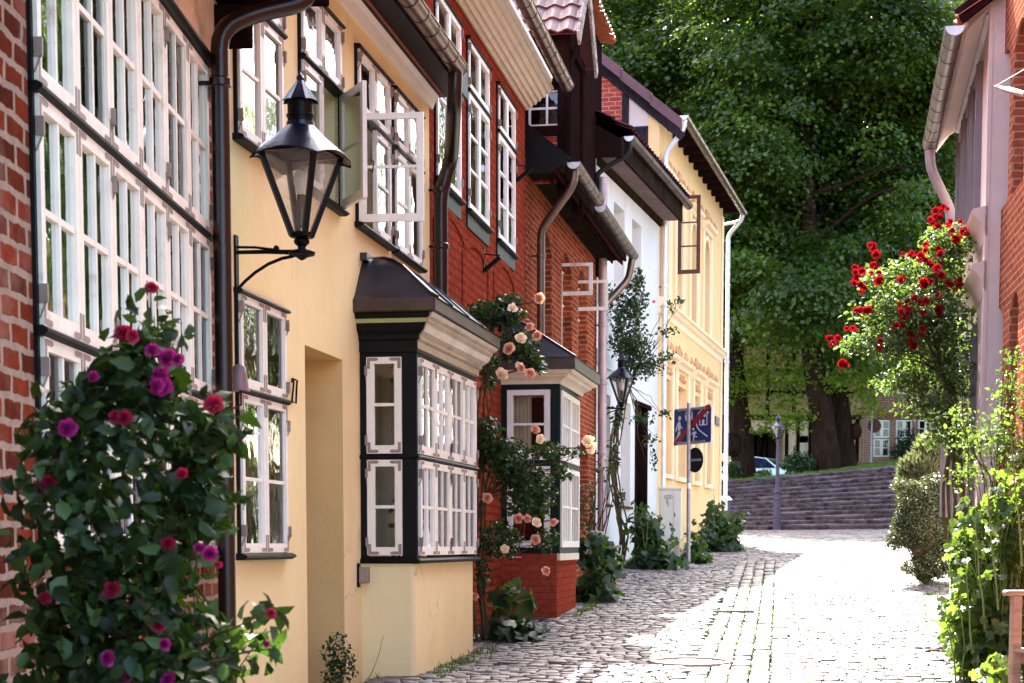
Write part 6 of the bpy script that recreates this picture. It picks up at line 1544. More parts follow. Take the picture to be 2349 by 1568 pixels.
# ================================================================ TREES
def trunk_mesh(par, pts, rad, name='trunk', n=16, seed=0):
    r2 = random.Random(seed); mb = MB(W0); out = []; rr = []
    m = len(pts)
    for i in range(m-1):
        for k in range(4):
            t = k/4; out.append(tuple(Vector(pts[i]).lerp(Vector(pts[i+1]), t))); rr.append((rad[i]*(1-t)+rad[i+1]*t)*(1+r2.uniform(-.05, .05)))
    out.append(tuple(pts[-1])); rr.append(rad[-1])
    mb.tube(out, rr, n)
    mb.v = [(x+r2.uniform(-.03, .03), y+r2.uniform(-.03, .03), z) for x, y, z in mb.v]
    return mb.build(name, 'bark', par, smooth=True)
def linden(label, base, lean, r0, crown, rad, nclump, seed, burr=None, low=()):
    t = thing('linden_tree', label, 'tree', base, 'old lindens above the steps')
    b = Vector(base); top = Vector(crown)
    pts = [b+Vector((0, 0, -.3)), b+Vector((0, 0, .5)), b+Vector((lean[0]*.35, lean[1]*.35, 2.6)), b+Vector((lean[0], lean[1], 5.5)), b.lerp(top, .75)+Vector((lean[0]*.5, 0, 1)), top+Vector((0, 0, rad[2]*.6))]
    tr = trunk_mesh(t, pts, [r0*1.35, r0*1.08, r0*.95, r0*.8, r0*.5, r0*.12], seed=seed)
    if burr: MB(W0).lathe(burr[0], [(burr[1]*math.sin(math.pi*i/6)+1e-4, -burr[1]*1.3*math.cos(math.pi*i/6)) for i in range(7)], 10).build('burr', 'bark', tr, smooth=True)
    r2 = random.Random(seed+5); paths = []
    for k in range(16):
        z = .15+.7*k/16; p0 = pts[3].lerp(top+Vector((0, 0, rad[2]*.5)), z); a = k*2.4+r2.random()
        p1 = p0+Vector((math.cos(a)*rad[0]*.85*(1-.4*z), math.sin(a)*rad[1]*.85*(1-.4*z), r2.uniform(.5, 3.5))); paths.append(wander(p0, p1, 7, .06, .3))
    for k, pt in enumerate(paths): MB(W0).tube([tuple(p) for p in pt], [r0*.20*(1-i/len(pt))+.02 for i in range(len(pt))], 7).build('limb', 'bark', t, smooth=True)
    blobs = [(tuple(crown), rad, int(nclump*.62))]
    for k in range(9):
        a = k*2.4+seed; q = Vector(crown)+Vector((math.cos(a)*rad[0]*.72, math.sin(a)*rad[1]*.72, rad[2]*r2.uniform(-.75, .6))); blobs.append((tuple(q), (rad[0]*.42, rad[1]*.42, rad[2]*.22), int(nclump*.04)))
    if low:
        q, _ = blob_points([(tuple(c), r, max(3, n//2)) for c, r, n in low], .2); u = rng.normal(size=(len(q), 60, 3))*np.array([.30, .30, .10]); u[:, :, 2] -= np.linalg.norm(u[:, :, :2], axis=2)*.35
        q = (q[:, None]+u).reshape(-1, 3); scatter('low_foliage', T_RH2, q, orient(rng.normal(size=q.shape)*.45+np.array([0, -.2, .8]), rng.random(len(q))*6.28), .15*(.5+.8*rng.random(len(q))), 'leaf_backlit', t)
    p, d = blob_points(blobs, .30); n0 = len(p)
    # boughs: keep clumps where a coarse 3-D noise is high, so tiers and dark hollows form
    from mathutils import noise as mn
    val = np.array([mn.noise(Vector((q[0]*.28+seed, q[1]*.28, q[2]*.42))) for q in p])
    keep = (val > np.quantile(val, .42)) | (rng.random(n0) < .10)
    p, d = p[keep], d[keep]; n = len(p); per = 140
    u = rng.normal(size=(n, per, 3))*np.array([.62, .62, .16]); rr = np.linalg.norm(u[:, :, :2], axis=2); u[:, :, 2] += .12-rr**1.6*.40
    side = u*np.array([1, 1, .2])
    P_ = (p[:, None]+u).reshape(-1, 3); nr = side.reshape(-1, 3)*.55+np.repeat(d, per, axis=0)*.25+np.array([0, 0, .75])+rng.normal(size=(n*per, 3))*.33
    rn = np.repeat(rng.random(n)**1.3*.8, per)+rng.random(n*per)*.3
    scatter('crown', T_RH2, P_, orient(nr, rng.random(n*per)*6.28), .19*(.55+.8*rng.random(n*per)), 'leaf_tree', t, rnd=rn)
    return t
T_RH2 = tmpl_rhomb(.85)
def B(u, v, y): p = P(u, v, y); return (p.x, p.y, Hh(p.x, p.y))
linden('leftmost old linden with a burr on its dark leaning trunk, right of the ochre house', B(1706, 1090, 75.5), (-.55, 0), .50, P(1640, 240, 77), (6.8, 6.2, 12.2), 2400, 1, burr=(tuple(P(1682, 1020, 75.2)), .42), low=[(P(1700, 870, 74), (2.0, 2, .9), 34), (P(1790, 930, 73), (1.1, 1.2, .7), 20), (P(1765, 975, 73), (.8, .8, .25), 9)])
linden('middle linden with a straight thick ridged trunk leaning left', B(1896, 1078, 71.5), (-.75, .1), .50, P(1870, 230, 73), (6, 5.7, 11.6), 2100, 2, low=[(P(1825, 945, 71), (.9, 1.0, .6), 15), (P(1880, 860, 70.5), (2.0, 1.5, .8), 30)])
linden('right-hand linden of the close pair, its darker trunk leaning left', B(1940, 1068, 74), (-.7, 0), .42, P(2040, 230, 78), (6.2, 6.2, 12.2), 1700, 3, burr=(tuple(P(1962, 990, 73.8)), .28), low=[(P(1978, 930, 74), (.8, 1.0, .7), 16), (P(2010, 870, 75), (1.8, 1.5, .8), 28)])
linden('tall linden rising behind the roofs of the white and ochre houses', B(1440, 1090, 86), (0, 0), .6, P(1450, 330, 86), (6.5, 6, 9.5), 700, 4)
linden('linden furthest right, rising behind the pink house eaves', B(2190, 1060, 86), (0, 0), .5, P(2190, 330, 88), (5.4, 5, 10.2), 450, 5)
linden('distant linden filling the gap between the two central crowns', B(1780, 1060, 97), (0, 0), .6, P(1800, 230, 99), (9, 6, 13), 1100, 6)
p_ = (15.6, 36.0, G(36)); linden('added leafy tree behind the pink house, unseen, giving foliage to window reflections', p_, (.2, 0), .3, Vector((15.8, 36.5, 11)), (3.4, 4.5, 8.2), 420, 8)  # unseen tree added so the yellow house's windows mirror foliage
linden('added tree beyond the pink house, unseen except in window reflections', (19.5, 52.0, G(52)), (.2, 0), .3, Vector((19.5, 52.5, 10.5)), (4.2, 5, 6.0), 420, 9)  # second unseen tree, added to cover sky mirrored in the upper windows
# shrubs on the bank
def shrub(name, label, cat, base, blobs, size, mat, T=None, nst=8, r0=.012, stem='stem', up=.5, group=None, top=None):
    t = thing(name, label, cat, base, group)
    paths = []
    for k in range(nst):
        c, r, n = random.choice(blobs); q = Vector(c)+Vector([random.uniform(-.7, .7)*r[i] for i in range(3)])
        paths.append(wander(Vector(base)+Vector((random.uniform(-.06, .06), random.uniform(-.06, .06), -.03)), q, 7, .07, .02))
    stems(t, paths, r0, r0*.3, stem)
    bush_leaves(t, blobs, size, mat, T, up=up)
    return t
b_ = B(1832, 1085, 71); c = P(1832, 1066, 71)
shrub('bank_shrub', 'rounded green shrub at the foot of the middle linden', 'shrub', b_, [(c, (.75, .5, .48), 1300)], .13, 'leaf_climb')
b_ = B(1745, 1090, 74); shrub('bank_shrub', 'low bright green shrub just right of the leftmost linden trunk', 'shrub', b_, [(P(1752, 1088, 74), (.40, .4, .22), 260)], .12, 'leaf_bright')
b_ = B(1680, 1092, 73.5); shrub('bank_shrub', 'low dark shrub just left of the leftmost linden trunk', 'shrub', b_, [(P(1682, 1080, 73.5), (.4, .4, .4), 450)], .12, 'leaf_climb')
b_ = B(2080, 1060, 86); shrub('wall_shrub', 'dark climbing shrub against the far brick house window', 'shrub', b_, [(P(2088, 1020, 88.8), (.8, .4, .9), 900), (P(2065, 1040, 88.8), (.6, .4, .5), 400)], .13, 'leaf_climb')
# ================================================================ NEAR ROSE (magenta)
BMm = bloom_set('p_magenta', 'full'); BMc = bloom_set('p_crimson', 'open'); BMp = bloom_set('p_peach', 'full')
BMq = bloom_set('p_pale', 'open'); BMr = bloom_set('p_red', 'open')
yR = 5.7
gR = G(yR); base = P(250, 1500, yR); base = Vector((base.x, base.y, gR))
rose = thing('rose_bush', 'large dark-leaved rose bush with magenta blooms in front of the old brick wall', 'rose bush', base)
bl = [((300, 1120), (.30, .36, .36), 760), ((320, 860), (.17, .22, .13), 240), ((150, 1250), (.17, .3, .45), 420), ((240, 1500), (.28, .34, .30), 560), ((470, 985), (.13, .18, .10), 150), ((470, 1150), (.12, .2, .14), 170), ((400, 1290), (.10, .2, .10), 70),
      ((340, 720), (.10, .08, .05), 16), ((380, 780), (.10, .1, .05), 40), ((110, 1000), (.10, .2, .10), 60), ((600, 1420), (.075, .08, .05), 22), ((560, 1490), (.14, .1, .08), 60), ((470, 1440), (.07, .1, .07), 22), ((180, 930), (.12, .2, .08), 70), ((470, 1540), (.16, .2, .08), 60), ((300, 1420), (.28, .3, .2), 380), ((380, 1560), (.2, .3, .1), 160), ((200, 1650), (.4, .4, .25), 400)]
blobs = [(P(u, v, yR+random.uniform(-.25, .25)), r, n) for (u, v), r, n in bl]
bush_leaves(rose, blobs, .066, 'leaf_rose', T_OV, up=.25, out=.8, jit=.65, shell=.35)
random.shuffle(bl)
paths = []
for (u, v), r, n in bl:
    paths.append(wander(base+Vector((random.uniform(-.2, .2), random.uniform(.0, .3), 0)), P(u+random.uniform(-40, 40), v+random.uniform(-30, 30), yR+.2), 9, .05))
paths += [wander(P(350, 860, yR-.1), P(345, 665, yR-.2), 6, .03), wander(P(460, 1480, yR-.1), P(620, 1400, yR-.3), 7, .05), wander(P(470, 1520, yR-.1), P(625, 1490, yR-.25), 7, .05)]
stems(rose, paths, .006, .002, 'stem')
sp = [(285, 768, .05, 'c'), (350, 805, .045, 'm'), (385, 822, .05, 'm'), (368, 862, .062, 'm'), (372, 890, .06, 'm'), (360, 885, .05, 'm'), (408, 825, .04, 'm'), (490, 930, .048, 'c'), (263, 955, .05, 'c'), (287, 958, .045, 'c'), (155, 982, .056, 'm'), (347, 662, .034, 'c'), (110, 1110, .046, 'c'), (418, 1088, .034, 'c'),
      (388, 1248, .04, 'c'), (258, 1355, .052, 'c'), (103, 1373, .046, 'c'), (247, 1510, .056, 'm'), (285, 1557, .045, 'm'), (482, 1270, .045, 'm'), (458, 1258, .036, 'm'), (500, 1295, .03, 'c'), (622, 1408, .038, 'c'), (612, 1478, .03, 'm'), (365, 1436, .045, 'c'), (378, 1478, .05, 'm'), (384, 1560, .05, 'm'), (305, 770, .05, 'c'), (215, 865, .035, 'm'), (440, 700, .02, 'c')]
blooms(rose, [(P(u, v, yR-.42+random.uniform(-.08, .05)), s*1.12, BMm if c == 'm' else BMc, (random.uniform(-.4, .4), -1, random.uniform(.1, .9))) for u, v, s, c in sp[:-1]])
# ================================================================ PEACH CLIMBING ROSE
yQ = 18.2
base = Vector((P(1098, 1470, yQ).x+.05, yQ+.1, G(yQ)))
ros = thing('climbing_rose', 'climbing rose with peach blooms between the two bay windows', 'climbing rose', base)
bl = [((1135, 722), (.33, .3, .14), 520), ((1190, 795), (.24, .3, .17), 340), ((1225, 835), (.12, .2, .10), 120), ((1125, 850), (.12, .3, .20), 160), ((1165, 1060), (.26, .35, .26), 520), ((1215, 1130), (.30, .35, .30), 560), ((1120, 1010), (.16, .3, .26), 260), ((1255, 1035), (.22, .25, .08), 110), ((1150, 1240), (.22, .3, .22), 260),
      ((1250, 1240), (.14, .2, .14), 90), ((1110, 1320), (.10, .2, .2), 60), ((1320, 1040), (.12, .1, .05), 16), ((1290, 1080), (.12, .2, .10), 40), ((1170, 690), (.16, .2, .06), 60)]
blobs = [(P(u, v, yQ+random.uniform(-.1, .4)), r, n) for (u, v), r, n in bl]
bush_leaves(ros, [(c_, r_, int(n_*1.6)) for c_, r_, n_ in blobs], .062, 'leaf_climb', T_OV, up=.35, out=.6, jit=.7)
canes(ros, base, [P(1098, 1300, yQ+.2), P(1105, 1150, yQ+.2), P(1112, 1000, yQ+.2), P(1110, 880, yQ+.2), P(1130, 760, yQ+.2)], blobs, .014, .004, per=3, nb=6)
paths = [wander(P(1220, 1045, yQ), P(1358, 1028, yQ-.6), 8, .03), wander(P(1150, 700, yQ), P(1240, 690, yQ-.4), 6, .04), wander(P(1200, 1200, yQ), P(1270, 1190, yQ-.4), 6, .04)]
stems(ros, paths, .014, .004, 'stem')
sp = [(1238, 685), (1176, 705), (1215, 750), (1232, 771), (1195, 777), (1168, 800), (1117, 825), (1150, 860), (1196, 845), (1216, 856), (1190, 838), (1118, 1143), (1210, 1190), (1232, 1198), (1270, 1198), (1228, 1238), (1158, 1260), (1253, 1310), (1087, 1368), (1240, 1008), (1228, 985), (1190, 1190)]
BML = []
for k, (u, v) in enumerate(sp): BML.append((P(u, v, yQ-.55), .120*random.uniform(.78, 1.15), BMp if k % 3 != 1 else BMq, (random.uniform(-.5, .5), -1, random.uniform(-.1, .8))))
BML.append((P(1357, 1026, yQ-.6), .16, BMq, (.4, -1, .5))); BML.append((P(1350, 1015, yQ-.6), .12, BMq, (-.4, -1, .9)))
blooms(ros, BML)
# hollyhock leaves helper
def mallow(label, base, blobs, size, mat, nst=12, stalks=(), group='hollyhock clumps along the walls', up=.55, jit=.55, bl_=None):
    t = thing('hollyhock', label, 'plant', base, group); Pp, Nn, Ss, paths = [], [], [], []
    b0 = Vector(base)
    for c, r, n in blobs:
        c = Vector(c)
        for k in range(max(2, n//8)):
            e = c+Vector([random.gauss(0, .42)*r[0], random.gauss(0, .42)*r[1], random.uniform(-.6, 1.0)*r[2]])
            st0 = Vector((b0.x+(c.x-b0.x)*.7+random.gauss(0, .4)*r[0], b0.y+(c.y-b0.y)*.5+random.gauss(0, .3)*r[1], base[2]-.02)) if c.z-r[2]-base[2] < .5 else Vector((b0.x+(c.x-b0.x)*.5+random.gauss(0, .08), b0.y+random.gauss(0, .08), base[2]-.02))
            pt = wander(st0, e, 7, .05, .04); paths.append(pt); m = 8; H_ = max(.15, e.z-base[2])
            for j in range(m):
                t_ = max(0.12, 1-(r[2]*1.9/H_)*(1-j/(m-1))) if j < m-1 else 1.0
                q = pt[0].lerp(pt[-1], t_) if False else pt[min(7, int(t_*7))].lerp(pt[min(7, int(t_*7)+1)], t_*7-int(t_*7))
                a_ = random.uniform(0, 6.28); o_ = Vector((math.cos(a_), math.sin(a_), 0)); f_ = j/(m-1)
                L = size*(.9-.5*f_)*random.uniform(.5, 1.3); q2 = q+o_*L+Vector((0, 0, .25*L)); s_ = size*(1.2-.65*f_)*random.uniform(.7, 1.2)
                Pp.append(q2); Nn.append(o_*.65+Vector((0, 0, up))+Vector([random.gauss(0, jit*.6) for _ in range(3)])); Ss.append(s_)
                if len(paths) < 140 and j % 2 == 0: paths.append([tuple(q), tuple(q2)])
    Pp = np.array([tuple(q) for q in Pp]); Nn = np.array([tuple(q) for q in Nn])
    scatter('leaves', T_LB, Pp, orient(Nn, rng.random(len(Pp))*6.28), np.array(Ss), mat, t)
    stems(t, paths, .008, .003, 'stem_green')
    for st_ in stalks: MB(W0).tube([tuple(q) for q in wander(*st_, 8, .015)], [.010-.0008*i for i in range(9)], 7).build('stalk', 'stem_green', t, smooth=True)
    return t
def bp(u, v, y): p = P(u, v, y); return (p.x, p.y, G(y))
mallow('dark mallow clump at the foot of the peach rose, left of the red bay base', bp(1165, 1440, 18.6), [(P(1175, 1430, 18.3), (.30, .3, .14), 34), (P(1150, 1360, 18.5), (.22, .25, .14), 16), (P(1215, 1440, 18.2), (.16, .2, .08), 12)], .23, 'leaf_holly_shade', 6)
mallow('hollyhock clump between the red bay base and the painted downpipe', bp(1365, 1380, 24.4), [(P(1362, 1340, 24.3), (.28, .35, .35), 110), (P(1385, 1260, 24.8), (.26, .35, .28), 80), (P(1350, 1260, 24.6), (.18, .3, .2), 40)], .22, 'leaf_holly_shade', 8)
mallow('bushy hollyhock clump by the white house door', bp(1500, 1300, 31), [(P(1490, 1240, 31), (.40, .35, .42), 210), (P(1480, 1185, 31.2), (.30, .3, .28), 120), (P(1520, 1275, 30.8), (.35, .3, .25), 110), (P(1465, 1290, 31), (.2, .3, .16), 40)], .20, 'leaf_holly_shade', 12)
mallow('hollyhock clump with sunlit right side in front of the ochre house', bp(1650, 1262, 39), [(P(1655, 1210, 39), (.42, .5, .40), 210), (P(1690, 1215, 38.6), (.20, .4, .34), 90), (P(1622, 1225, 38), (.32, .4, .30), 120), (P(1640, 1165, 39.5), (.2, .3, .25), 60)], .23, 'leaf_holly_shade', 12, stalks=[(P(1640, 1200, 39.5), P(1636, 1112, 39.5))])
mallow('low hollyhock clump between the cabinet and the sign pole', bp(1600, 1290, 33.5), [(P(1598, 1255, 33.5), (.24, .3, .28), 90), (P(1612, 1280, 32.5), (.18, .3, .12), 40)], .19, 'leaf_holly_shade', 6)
# thin rose by the brick corner
t = shrub('wall_rose', 'thin straggling rose against the orange brick corner by the downpipe', 'rose bush', bp(1350, 1330, 25.2), [(P(1350, 1170, 25.2), (.16, .3, .5), 200), (P(1385, 1080, 25.2), (.18, .25, .2), 60), (P(1400, 1020, 25), (.12, .2, .12), 24)], .055, 'leaf_climb', nst=14)
# climber on the white house
yV = 31.6
base = Vector((P(1430, 1315, yV).x, yV+.1, G(yV)))
cl = thing('house_climber', 'leafy climber with bare twisted stems trained up the white house', 'climbing plant', base)
bl = [((1452, 700), (.30, .3, .50), 560), ((1450, 790), (.42, .35, .36), 640), ((1420, 740), (.18, .3, .5), 260), ((1475, 840), (.42, .3, .26), 420), ((1400, 680), (.12, .2, .3), 80), ((1465, 640), (.12, .2, .2), 80), ((1530, 760), (.22, .2, .10), 50), ((1530, 820), (.2, .2, .14), 60), ((1540, 700), (.12, .1, .12), 22),
      ((1418, 960), (.12, .15, .22), 90), ((1412, 1060), (.09, .12, .2), 70), ((1425, 1140), (.08, .1, .14), 30), ((1472, 960), (.3, .15, .10), 70), ((1525, 950), (.16, .1, .06), 26), ((1490, 1010), (.16, .12, .14), 40), ((1560, 690), (.1, .1, .1), 16), ((1500, 1060), (.05, .08, .22), 26)]
bush_leaves(cl, [(P(u, v, yV-.25+random.uniform(-.15, .15)), r, n) for (u, v), r, n in bl], .075, 'leaf_climb', T_OV, up=.3, out=.5, jit=.7, shell=.1)
paths = []
for k in range(9):
    q = [base+Vector((random.uniform(-.1, .1), random.uniform(-.05, .1), 0))]
    for v_, du in ((1230, 10), (1150, 0), (1060, -12), (960, 0), (880, 10), (780, 20)): q.append(P(1418+du+random.uniform(-12, 14), v_, yV-.05+random.uniform(-.08, .08)))
    pp = []
    for a_, b_ in zip(q, q[1:]): pp += wander(a_, b_, 4, .05)[:-1]
    pp.append(q[-1]); paths.append(pp)
stems(cl, paths, .017, .009, 'stem')
paths = [wander(P(1440, 880, yV-.1), P(u+random.uniform(-20, 20), v, yV-.25), 8, .06) for (u, v), r, n in bl[:10]+bl[12:] for _ in range(2)]
stems(cl, paths, .008, .003, 'stem')
blooms(cl, [(P(1546, 832, yV-.4), .11, BMr, (.2, -1, .3)), (P(1452, 880, yV-.4), .08, BMr, (0, -1, .3)), (P(1500, 612+80, yV-.4), .07, BMp, (0, -1, .3))])
# small shrub and dry twig by the yellow wall
shrub('box_seedling', 'small upright green shrub against the yellow wall by the door recess', 'shrub', bp(770, 1620, 13.6), [(P(772, 1500, 13.5), (.12, .12, .17), 300), (P(765, 1560, 13.5), (.10, .1, .12), 140), (P(800, 1530, 13.5), (.07, .08, .12), 80)], .034, 'leaf_climb', nst=16, r0=.006, stem='stem_green')
tw = thing('dry_twig', 'thin dry bare twig leaning by the bay base', 'twig', bp(820, 1600, 13.8))
stems(tw, [wander(P(818, 1600, 13.8), P(880, 1458, 13.6), 10, .05)], .004, .0015)
# ================================================================ RIGHT SIDE PLANTS
yD = 20.8
base = Vector((P(2195, 1200, yD).x, yD, G(yD)))
rr_ = thing('red_rose', 'tall climbing rose full of deep red blooms leaning out from the pink house', 'climbing rose', base)
bl = [((2190, 560), (.22, .3, .20), 260), ((2165, 640), (.30, .35, .28), 480), ((2110, 720), (.36, .4, .28), 560), ((2170, 760), (.32, .4, .36), 640), ((2060, 690), (.28, .3, .18), 240), ((2010, 640), (.20, .25, .12), 110), ((2040, 790), (.40, .35, .18), 330), ((1965, 790), (.22, .25, .12), 90), ((2130, 850), (.34, .35, .25), 330), ((2190, 870), (.22, .3, .3), 260), ((2080, 870), (.24, .3, .14), 110), ((2170, 960), (.22, .3, .25), 160), ((2120, 930), (.34, .3, .18), 200), ((2060, 880), (.3, .3, .12), 110), ((2205, 1010), (.14, .3, .25), 120), ((2000, 720), (.3, .3, .16), 120), ((2080, 620), (.25, .3, .16), 130), ((2150, 560), (.2, .3, .2), 150), ((2080, 770), (.4, .35, .25), 260), ((2150, 1010), (.2, .3, .12), 70)]
bush_leaves(rr_, [(P(u, v, yD+random.uniform(-.2, .25)), tuple(1.22*q for q in r), int(n*2.4)) for (u, v), r, n in bl], .060, 'leaf_red_rose', T_OV, up=.4, out=.5, jit=.8, shell=.1)
canes(rr_, base, [P(2190, 1020, yD), P(2180, 930, yD), P(2160, 850, yD), P(2140, 760, yD), P(2150, 640, yD)], [(tuple(P(u, v, yD)), r, n) for (u, v), r, n in bl], .02, .004, per=3, nb=7)
cl_ = [((2160, 485), 5, 14), ((2140, 510), 4, 14), ((2190, 515), 4, 18), ((2205, 545), 4, 16), ((2005, 575), 4, 12), ((2010, 618), 4, 14), ((1970, 625), 4, 14), ((1968, 655), 5, 14), ((2020, 640), 2, 8), ((1980, 715), 5, 16), ((1950, 745), 3, 12), ((1912, 785), 4, 12), ((1942, 832), 3, 9), ((2060, 640), 2, 10), ((2110, 590), 5, 22), ((2140, 570), 4, 18), ((2080, 580), 2, 10),
       ((2130, 630), 5, 25), ((2165, 640), 3, 18), ((2190, 660), 3, 20), ((2100, 700), 6, 22), ((2140, 700), 4, 25), ((2070, 705), 3, 15), ((2110, 775), 5, 25), ((2030, 790), 3, 15), ((2060, 740), 3, 15), ((2170, 725), 3, 20), ((2020, 915), 4, 12), ((2115, 930), 2, 5), ((2160, 890), 3, 18), ((2190, 880), 2, 10), ((2175, 980), 2, 6), ((2215, 465), 2, 10), ((2150, 830), 4, 30), ((2060, 840), 2, 20), ((2190, 800), 3, 20)]
sp = [(u+random.uniform(-r, r), v+random.uniform(-r, r)) for (u, v), n, r in cl_ for _ in range(n)][:100]
random.shuffle(sp)
blooms(rr_, [(P(u, v, yD-.58+random.uniform(-.15, .2)), .100*random.uniform(.75, 1.2), BMr, (random.uniform(-.8, .3), -1, random.uniform(-.2, .8))) for u, v in sp])
T_ND = (np.array([(-.06, 0, 0), (.06, 0, 0), (.05, .6, .03), (0, 1, 0)]), np.array([(0, 1, 2, 3)]))
def needle_bush(name, label, base, blobs, size, mat, T, nst, up):
    t = thing(name, label, 'shrub', base); p, d = blob_points(blobs, .45); n = len(p)
    y = d*.7+np.array([0, 0, up])+rng.normal(size=(n, 3))*.45; y /= np.linalg.norm(y, axis=1, keepdims=True)
    r_ = rng.normal(size=(n, 3)); x = np.cross(y, r_); x /= np.linalg.norm(x, axis=1, keepdims=True); z = np.cross(x, y)
    scatter('leaves', T, p, np.stack([x, y, z], 2), size*(.6+.8*rng.random(n)), mat, t)
    paths = [wander(Vector(base)+Vector((random.uniform(-.1, .1), random.uniform(-.1, .1), 0)), Vector(p[k*7 % n]), 6, .05) for k in range(nst)]
    stems(t, paths, .012, .004); return t
yS = 27.2
needle_bush('rosemary_bush', 'spiky silver-green rosemary bush above the round box bush', bp(2120, 1335, yS+.9), [(P(2105, 1085, yS+.9), (.30, .35, .28), 4200), (P(2140, 1040, yS+1), (.30, .3, .30), 3000), (P(2090, 1120, yS+.8), (.25, .3, .2), 1500), (P(2140, 1190, yS+1), (.4, .3, .6), 2000)], .10, 'leaf_heath', (np.array([(-.11, 0, 0), (.11, 0, 0), (.09, .6, .03), (0, 1, 0)]), np.array([(0, 1, 2, 3)])), 60, .9)
t = thing('box_bush', 'dense small-leaved box bush bulging over the cobbles on the right', 'shrub', bp(2125, 1338, yS))
bb = [(P(2120, 1200, yS), (.48, .5, .50), 8500), (P(2100, 1150, yS), (.30, .35, .28), 2200), (P(2150, 1150, yS), (.42, .45, .45), 3500), (P(2145, 1270, yS), (.36, .4, .36), 2600), (P(2085, 1210, yS), (.28, .35, .35), 2000), (P(2125, 1300, yS), (.42, .35, .17), 1500), (P(2150, 1315, yS), (.30, .3, .10), 700)]
bush_leaves(t, bb, .040, 'leaf_box', T_RH, up=.4, out=.9, jit=.6, shell=.72)
bush_leaves(t, [(P(2120+60*math.cos(k*1.3)+random.uniform(-15, 15), 1200+95*math.sin(k*1.3)+random.uniform(-20, 20), yS-.2), (.16, .2, .14), 420) for k in range(12)], .045, 'leaf_box', T_RH, up=.4, out=.6, jit=.8, shell=.1, name='shoots')
core = MB(W0); c = P(2128, 1215, yS); core.lathe(tuple(c), [(.32*math.sin(math.pi*i/10)+1e-4, -.55*math.cos(math.pi*i/10)) for i in range(11)], 14); core.build('inner_twigs', 'stem', t, smooth=True)
stems(t, [wander(bp(2125, 1338, yS), P(2125+random.uniform(-60, 60), 1290, yS), 5, .05) for _ in range(24)], .012, .005)
# hollyhocks and small-leaved rose, right foreground
yH = 14.2
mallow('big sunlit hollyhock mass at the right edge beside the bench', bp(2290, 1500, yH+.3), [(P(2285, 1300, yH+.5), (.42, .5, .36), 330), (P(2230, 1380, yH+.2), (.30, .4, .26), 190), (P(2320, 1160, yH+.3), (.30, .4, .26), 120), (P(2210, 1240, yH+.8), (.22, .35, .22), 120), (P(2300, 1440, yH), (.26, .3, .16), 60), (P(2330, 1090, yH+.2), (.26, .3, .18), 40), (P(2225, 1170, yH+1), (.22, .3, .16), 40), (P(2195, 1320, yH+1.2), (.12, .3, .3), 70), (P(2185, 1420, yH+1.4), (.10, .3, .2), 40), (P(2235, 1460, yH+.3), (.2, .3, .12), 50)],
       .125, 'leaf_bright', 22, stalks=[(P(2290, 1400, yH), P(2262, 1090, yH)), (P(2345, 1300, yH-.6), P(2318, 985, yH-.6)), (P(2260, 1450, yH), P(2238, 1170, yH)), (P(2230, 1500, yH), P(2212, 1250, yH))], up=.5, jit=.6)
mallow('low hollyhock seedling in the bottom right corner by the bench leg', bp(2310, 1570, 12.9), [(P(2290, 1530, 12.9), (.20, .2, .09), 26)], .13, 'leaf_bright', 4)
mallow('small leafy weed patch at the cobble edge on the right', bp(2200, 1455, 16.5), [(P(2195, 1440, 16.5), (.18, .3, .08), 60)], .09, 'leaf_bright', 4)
t = thing('speckled_rose', 'airy small-leaved rose against the arched brick house, glittering in the sun', 'rose bush', bp(2320, 1450, 15.6))
bl = [((2320, 900), (.22, .3, .26), 220), ((2300, 1000), (.26, .3, .28), 340), ((2340, 1060), (.26, .3, .24), 300), ((2240, 1010), (.28, .3, .20), 220), ((2220, 1090), (.22, .3, .18), 180), ((2325, 820), (.14, .2, .14), 60), ((2200, 960), (.16, .3, .14), 90)]
bush_leaves(t, [(P(u, v, 15.6+random.uniform(-.2, .2)), r, n) for (u, v), r, n in bl], .045, 'leaf_red_rose', T_OV, up=.4, out=.4, jit=.8, shell=.05)
stems(t, [wander(bp(2320+random.uniform(-40, 20), 1450, 15.6), P(u+random.uniform(-30, 30), v+random.uniform(-30, 30), 15.6), 10, .06) for (u, v), r, n in bl for _ in range(4)], .010, .003, 'stem')
# fallen leaves and litter by the walls
pts = []
for _ in range(260):
    y = random.uniform(14, 30); side = random.random()
    x = left_edge(y)+abs(random.gauss(0, .18))+(.5 if y < 17.6 and y > 14.5 else 0) if side < .45 else right_edge(y)-abs(random.gauss(.3, .35)); pts.append((x, y, G(y)+.02))
pts = np.array(pts); scatter('fallen_leaves', T_OV, pts, orient(rng.normal(size=(len(pts), 3))*.35+np.array([0, 0, 1]), rng.random(len(pts))*6.28), .04*(.5+rng.random(len(pts))), leafmat('litter', (.12, .06, .02), (.25, .16, .06), .1), kind='stuff')

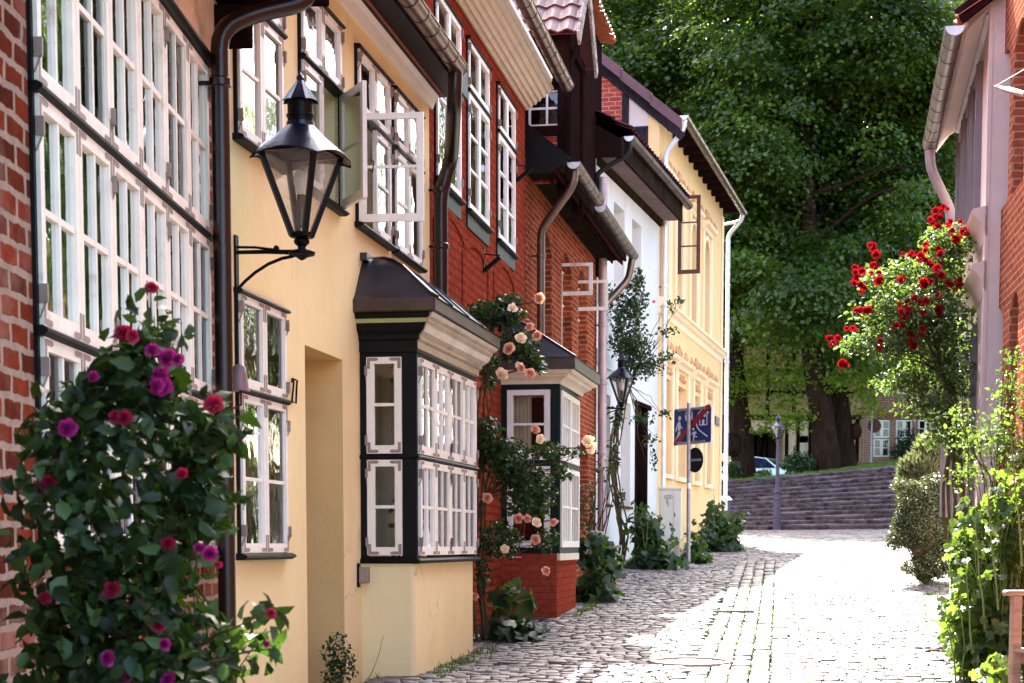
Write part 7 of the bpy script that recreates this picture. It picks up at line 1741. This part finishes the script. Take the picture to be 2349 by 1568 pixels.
# weeds and grass along the foot of the walls
pts = []
for _ in range(420):
    y = random.uniform(14.5, 46); x = left_edge(y)+abs(random.gauss(.03, .08))+(.45 if 14.6 < y < 17.4 else 0)+(.75 if 21.5 < y < 23.9 else 0); pts.append((x, y, G(y)-.01))
for _ in range(160):
    y = random.uniform(14.5, 28); pts.append((right_edge(y)-abs(random.gauss(.15, .25)), y, G(y)-.01))
tufts('wall_foot_weeds', pts, .075, per=7, wd=.16)

# small things by the walls and beyond
p = P(1652, 1142, 47.9); bx_, by_ = p.x, 47.95; g_ = G(47.9); bn_ = thing('wheelie_bin', 'dark blue wheelie bin just peeping past the far corner of the ochre house', 'bin', (bx_, by_, g_))
M['bin_blue'] = simple('bin_blue', (.008, .014, .06), .5, var=.1, bstr=0)
mb = MB(W0); A_ = [(bx_+a, by_+b, g_+.06) for a, b in ((-.22, -.25), (.22, -.25), (.22, .25), (-.22, .25))]; B_ = [(bx_+a, by_+b, g_+1.02) for a, b in ((-.28, -.33), (.28, -.33), (.28, .33), (-.28, .33))]
mb.poly(A_); mb.poly(B_)
for k in range(4): mb.poly([A_[k], A_[(k+1) % 4], B_[(k+1) % 4], B_[k]])
mb.build('bin_body', 'bin_blue', bn_, bevel=.02)
mb = MB(W0); mb.bar((bx_, by_-.36, g_+1.05), (bx_, by_+.36, g_+1.16), .60, .05); mb.build('lid', 'bin_blue', bn_, bevel=.015)
for sx_ in (-1, 1): MB(W0).tube([(bx_+sx_*.24, by_+.28, g_+.1), (bx_+sx_*.30, by_+.28, g_+.1)], .1, 14).build('wheel', 'rubber', bn_)
c = bp(1428, 1318, 31.2); fs = MB(W0).lathe((c[0], c[1], c[2]+.05), [(.11*math.sin(math.pi*i/8)*(1+.15*math.sin(i*2))+1e-4, -.07*math.cos(math.pi*i/8)) for i in range(9)], 12).build('field_stone', 'concrete', None, smooth=True, loc=c)
tag(fs, 'round grey field stone at the foot of the twisted climber stems', 'stone')
p = P(1998, 1058, 86); ds = thing('distant_sign', 'thin grey sign post with an oval plate before the far brick house', 'road sign', (p.x, p.y, p.z-.3))
MB(W0).tube([(p.x, p.y, p.z-.4), (p.x, p.y, P(1998, 935, 86).z)], .05, 8).build('pole', 'galv', ds, smooth=True)
q = P(2006, 978, 86); MB(W0).tube([(q.x, q.y+.02, q.z), (q.x, q.y-.02, q.z)], .33, 20).build('sign_plate', 'stone', ds)
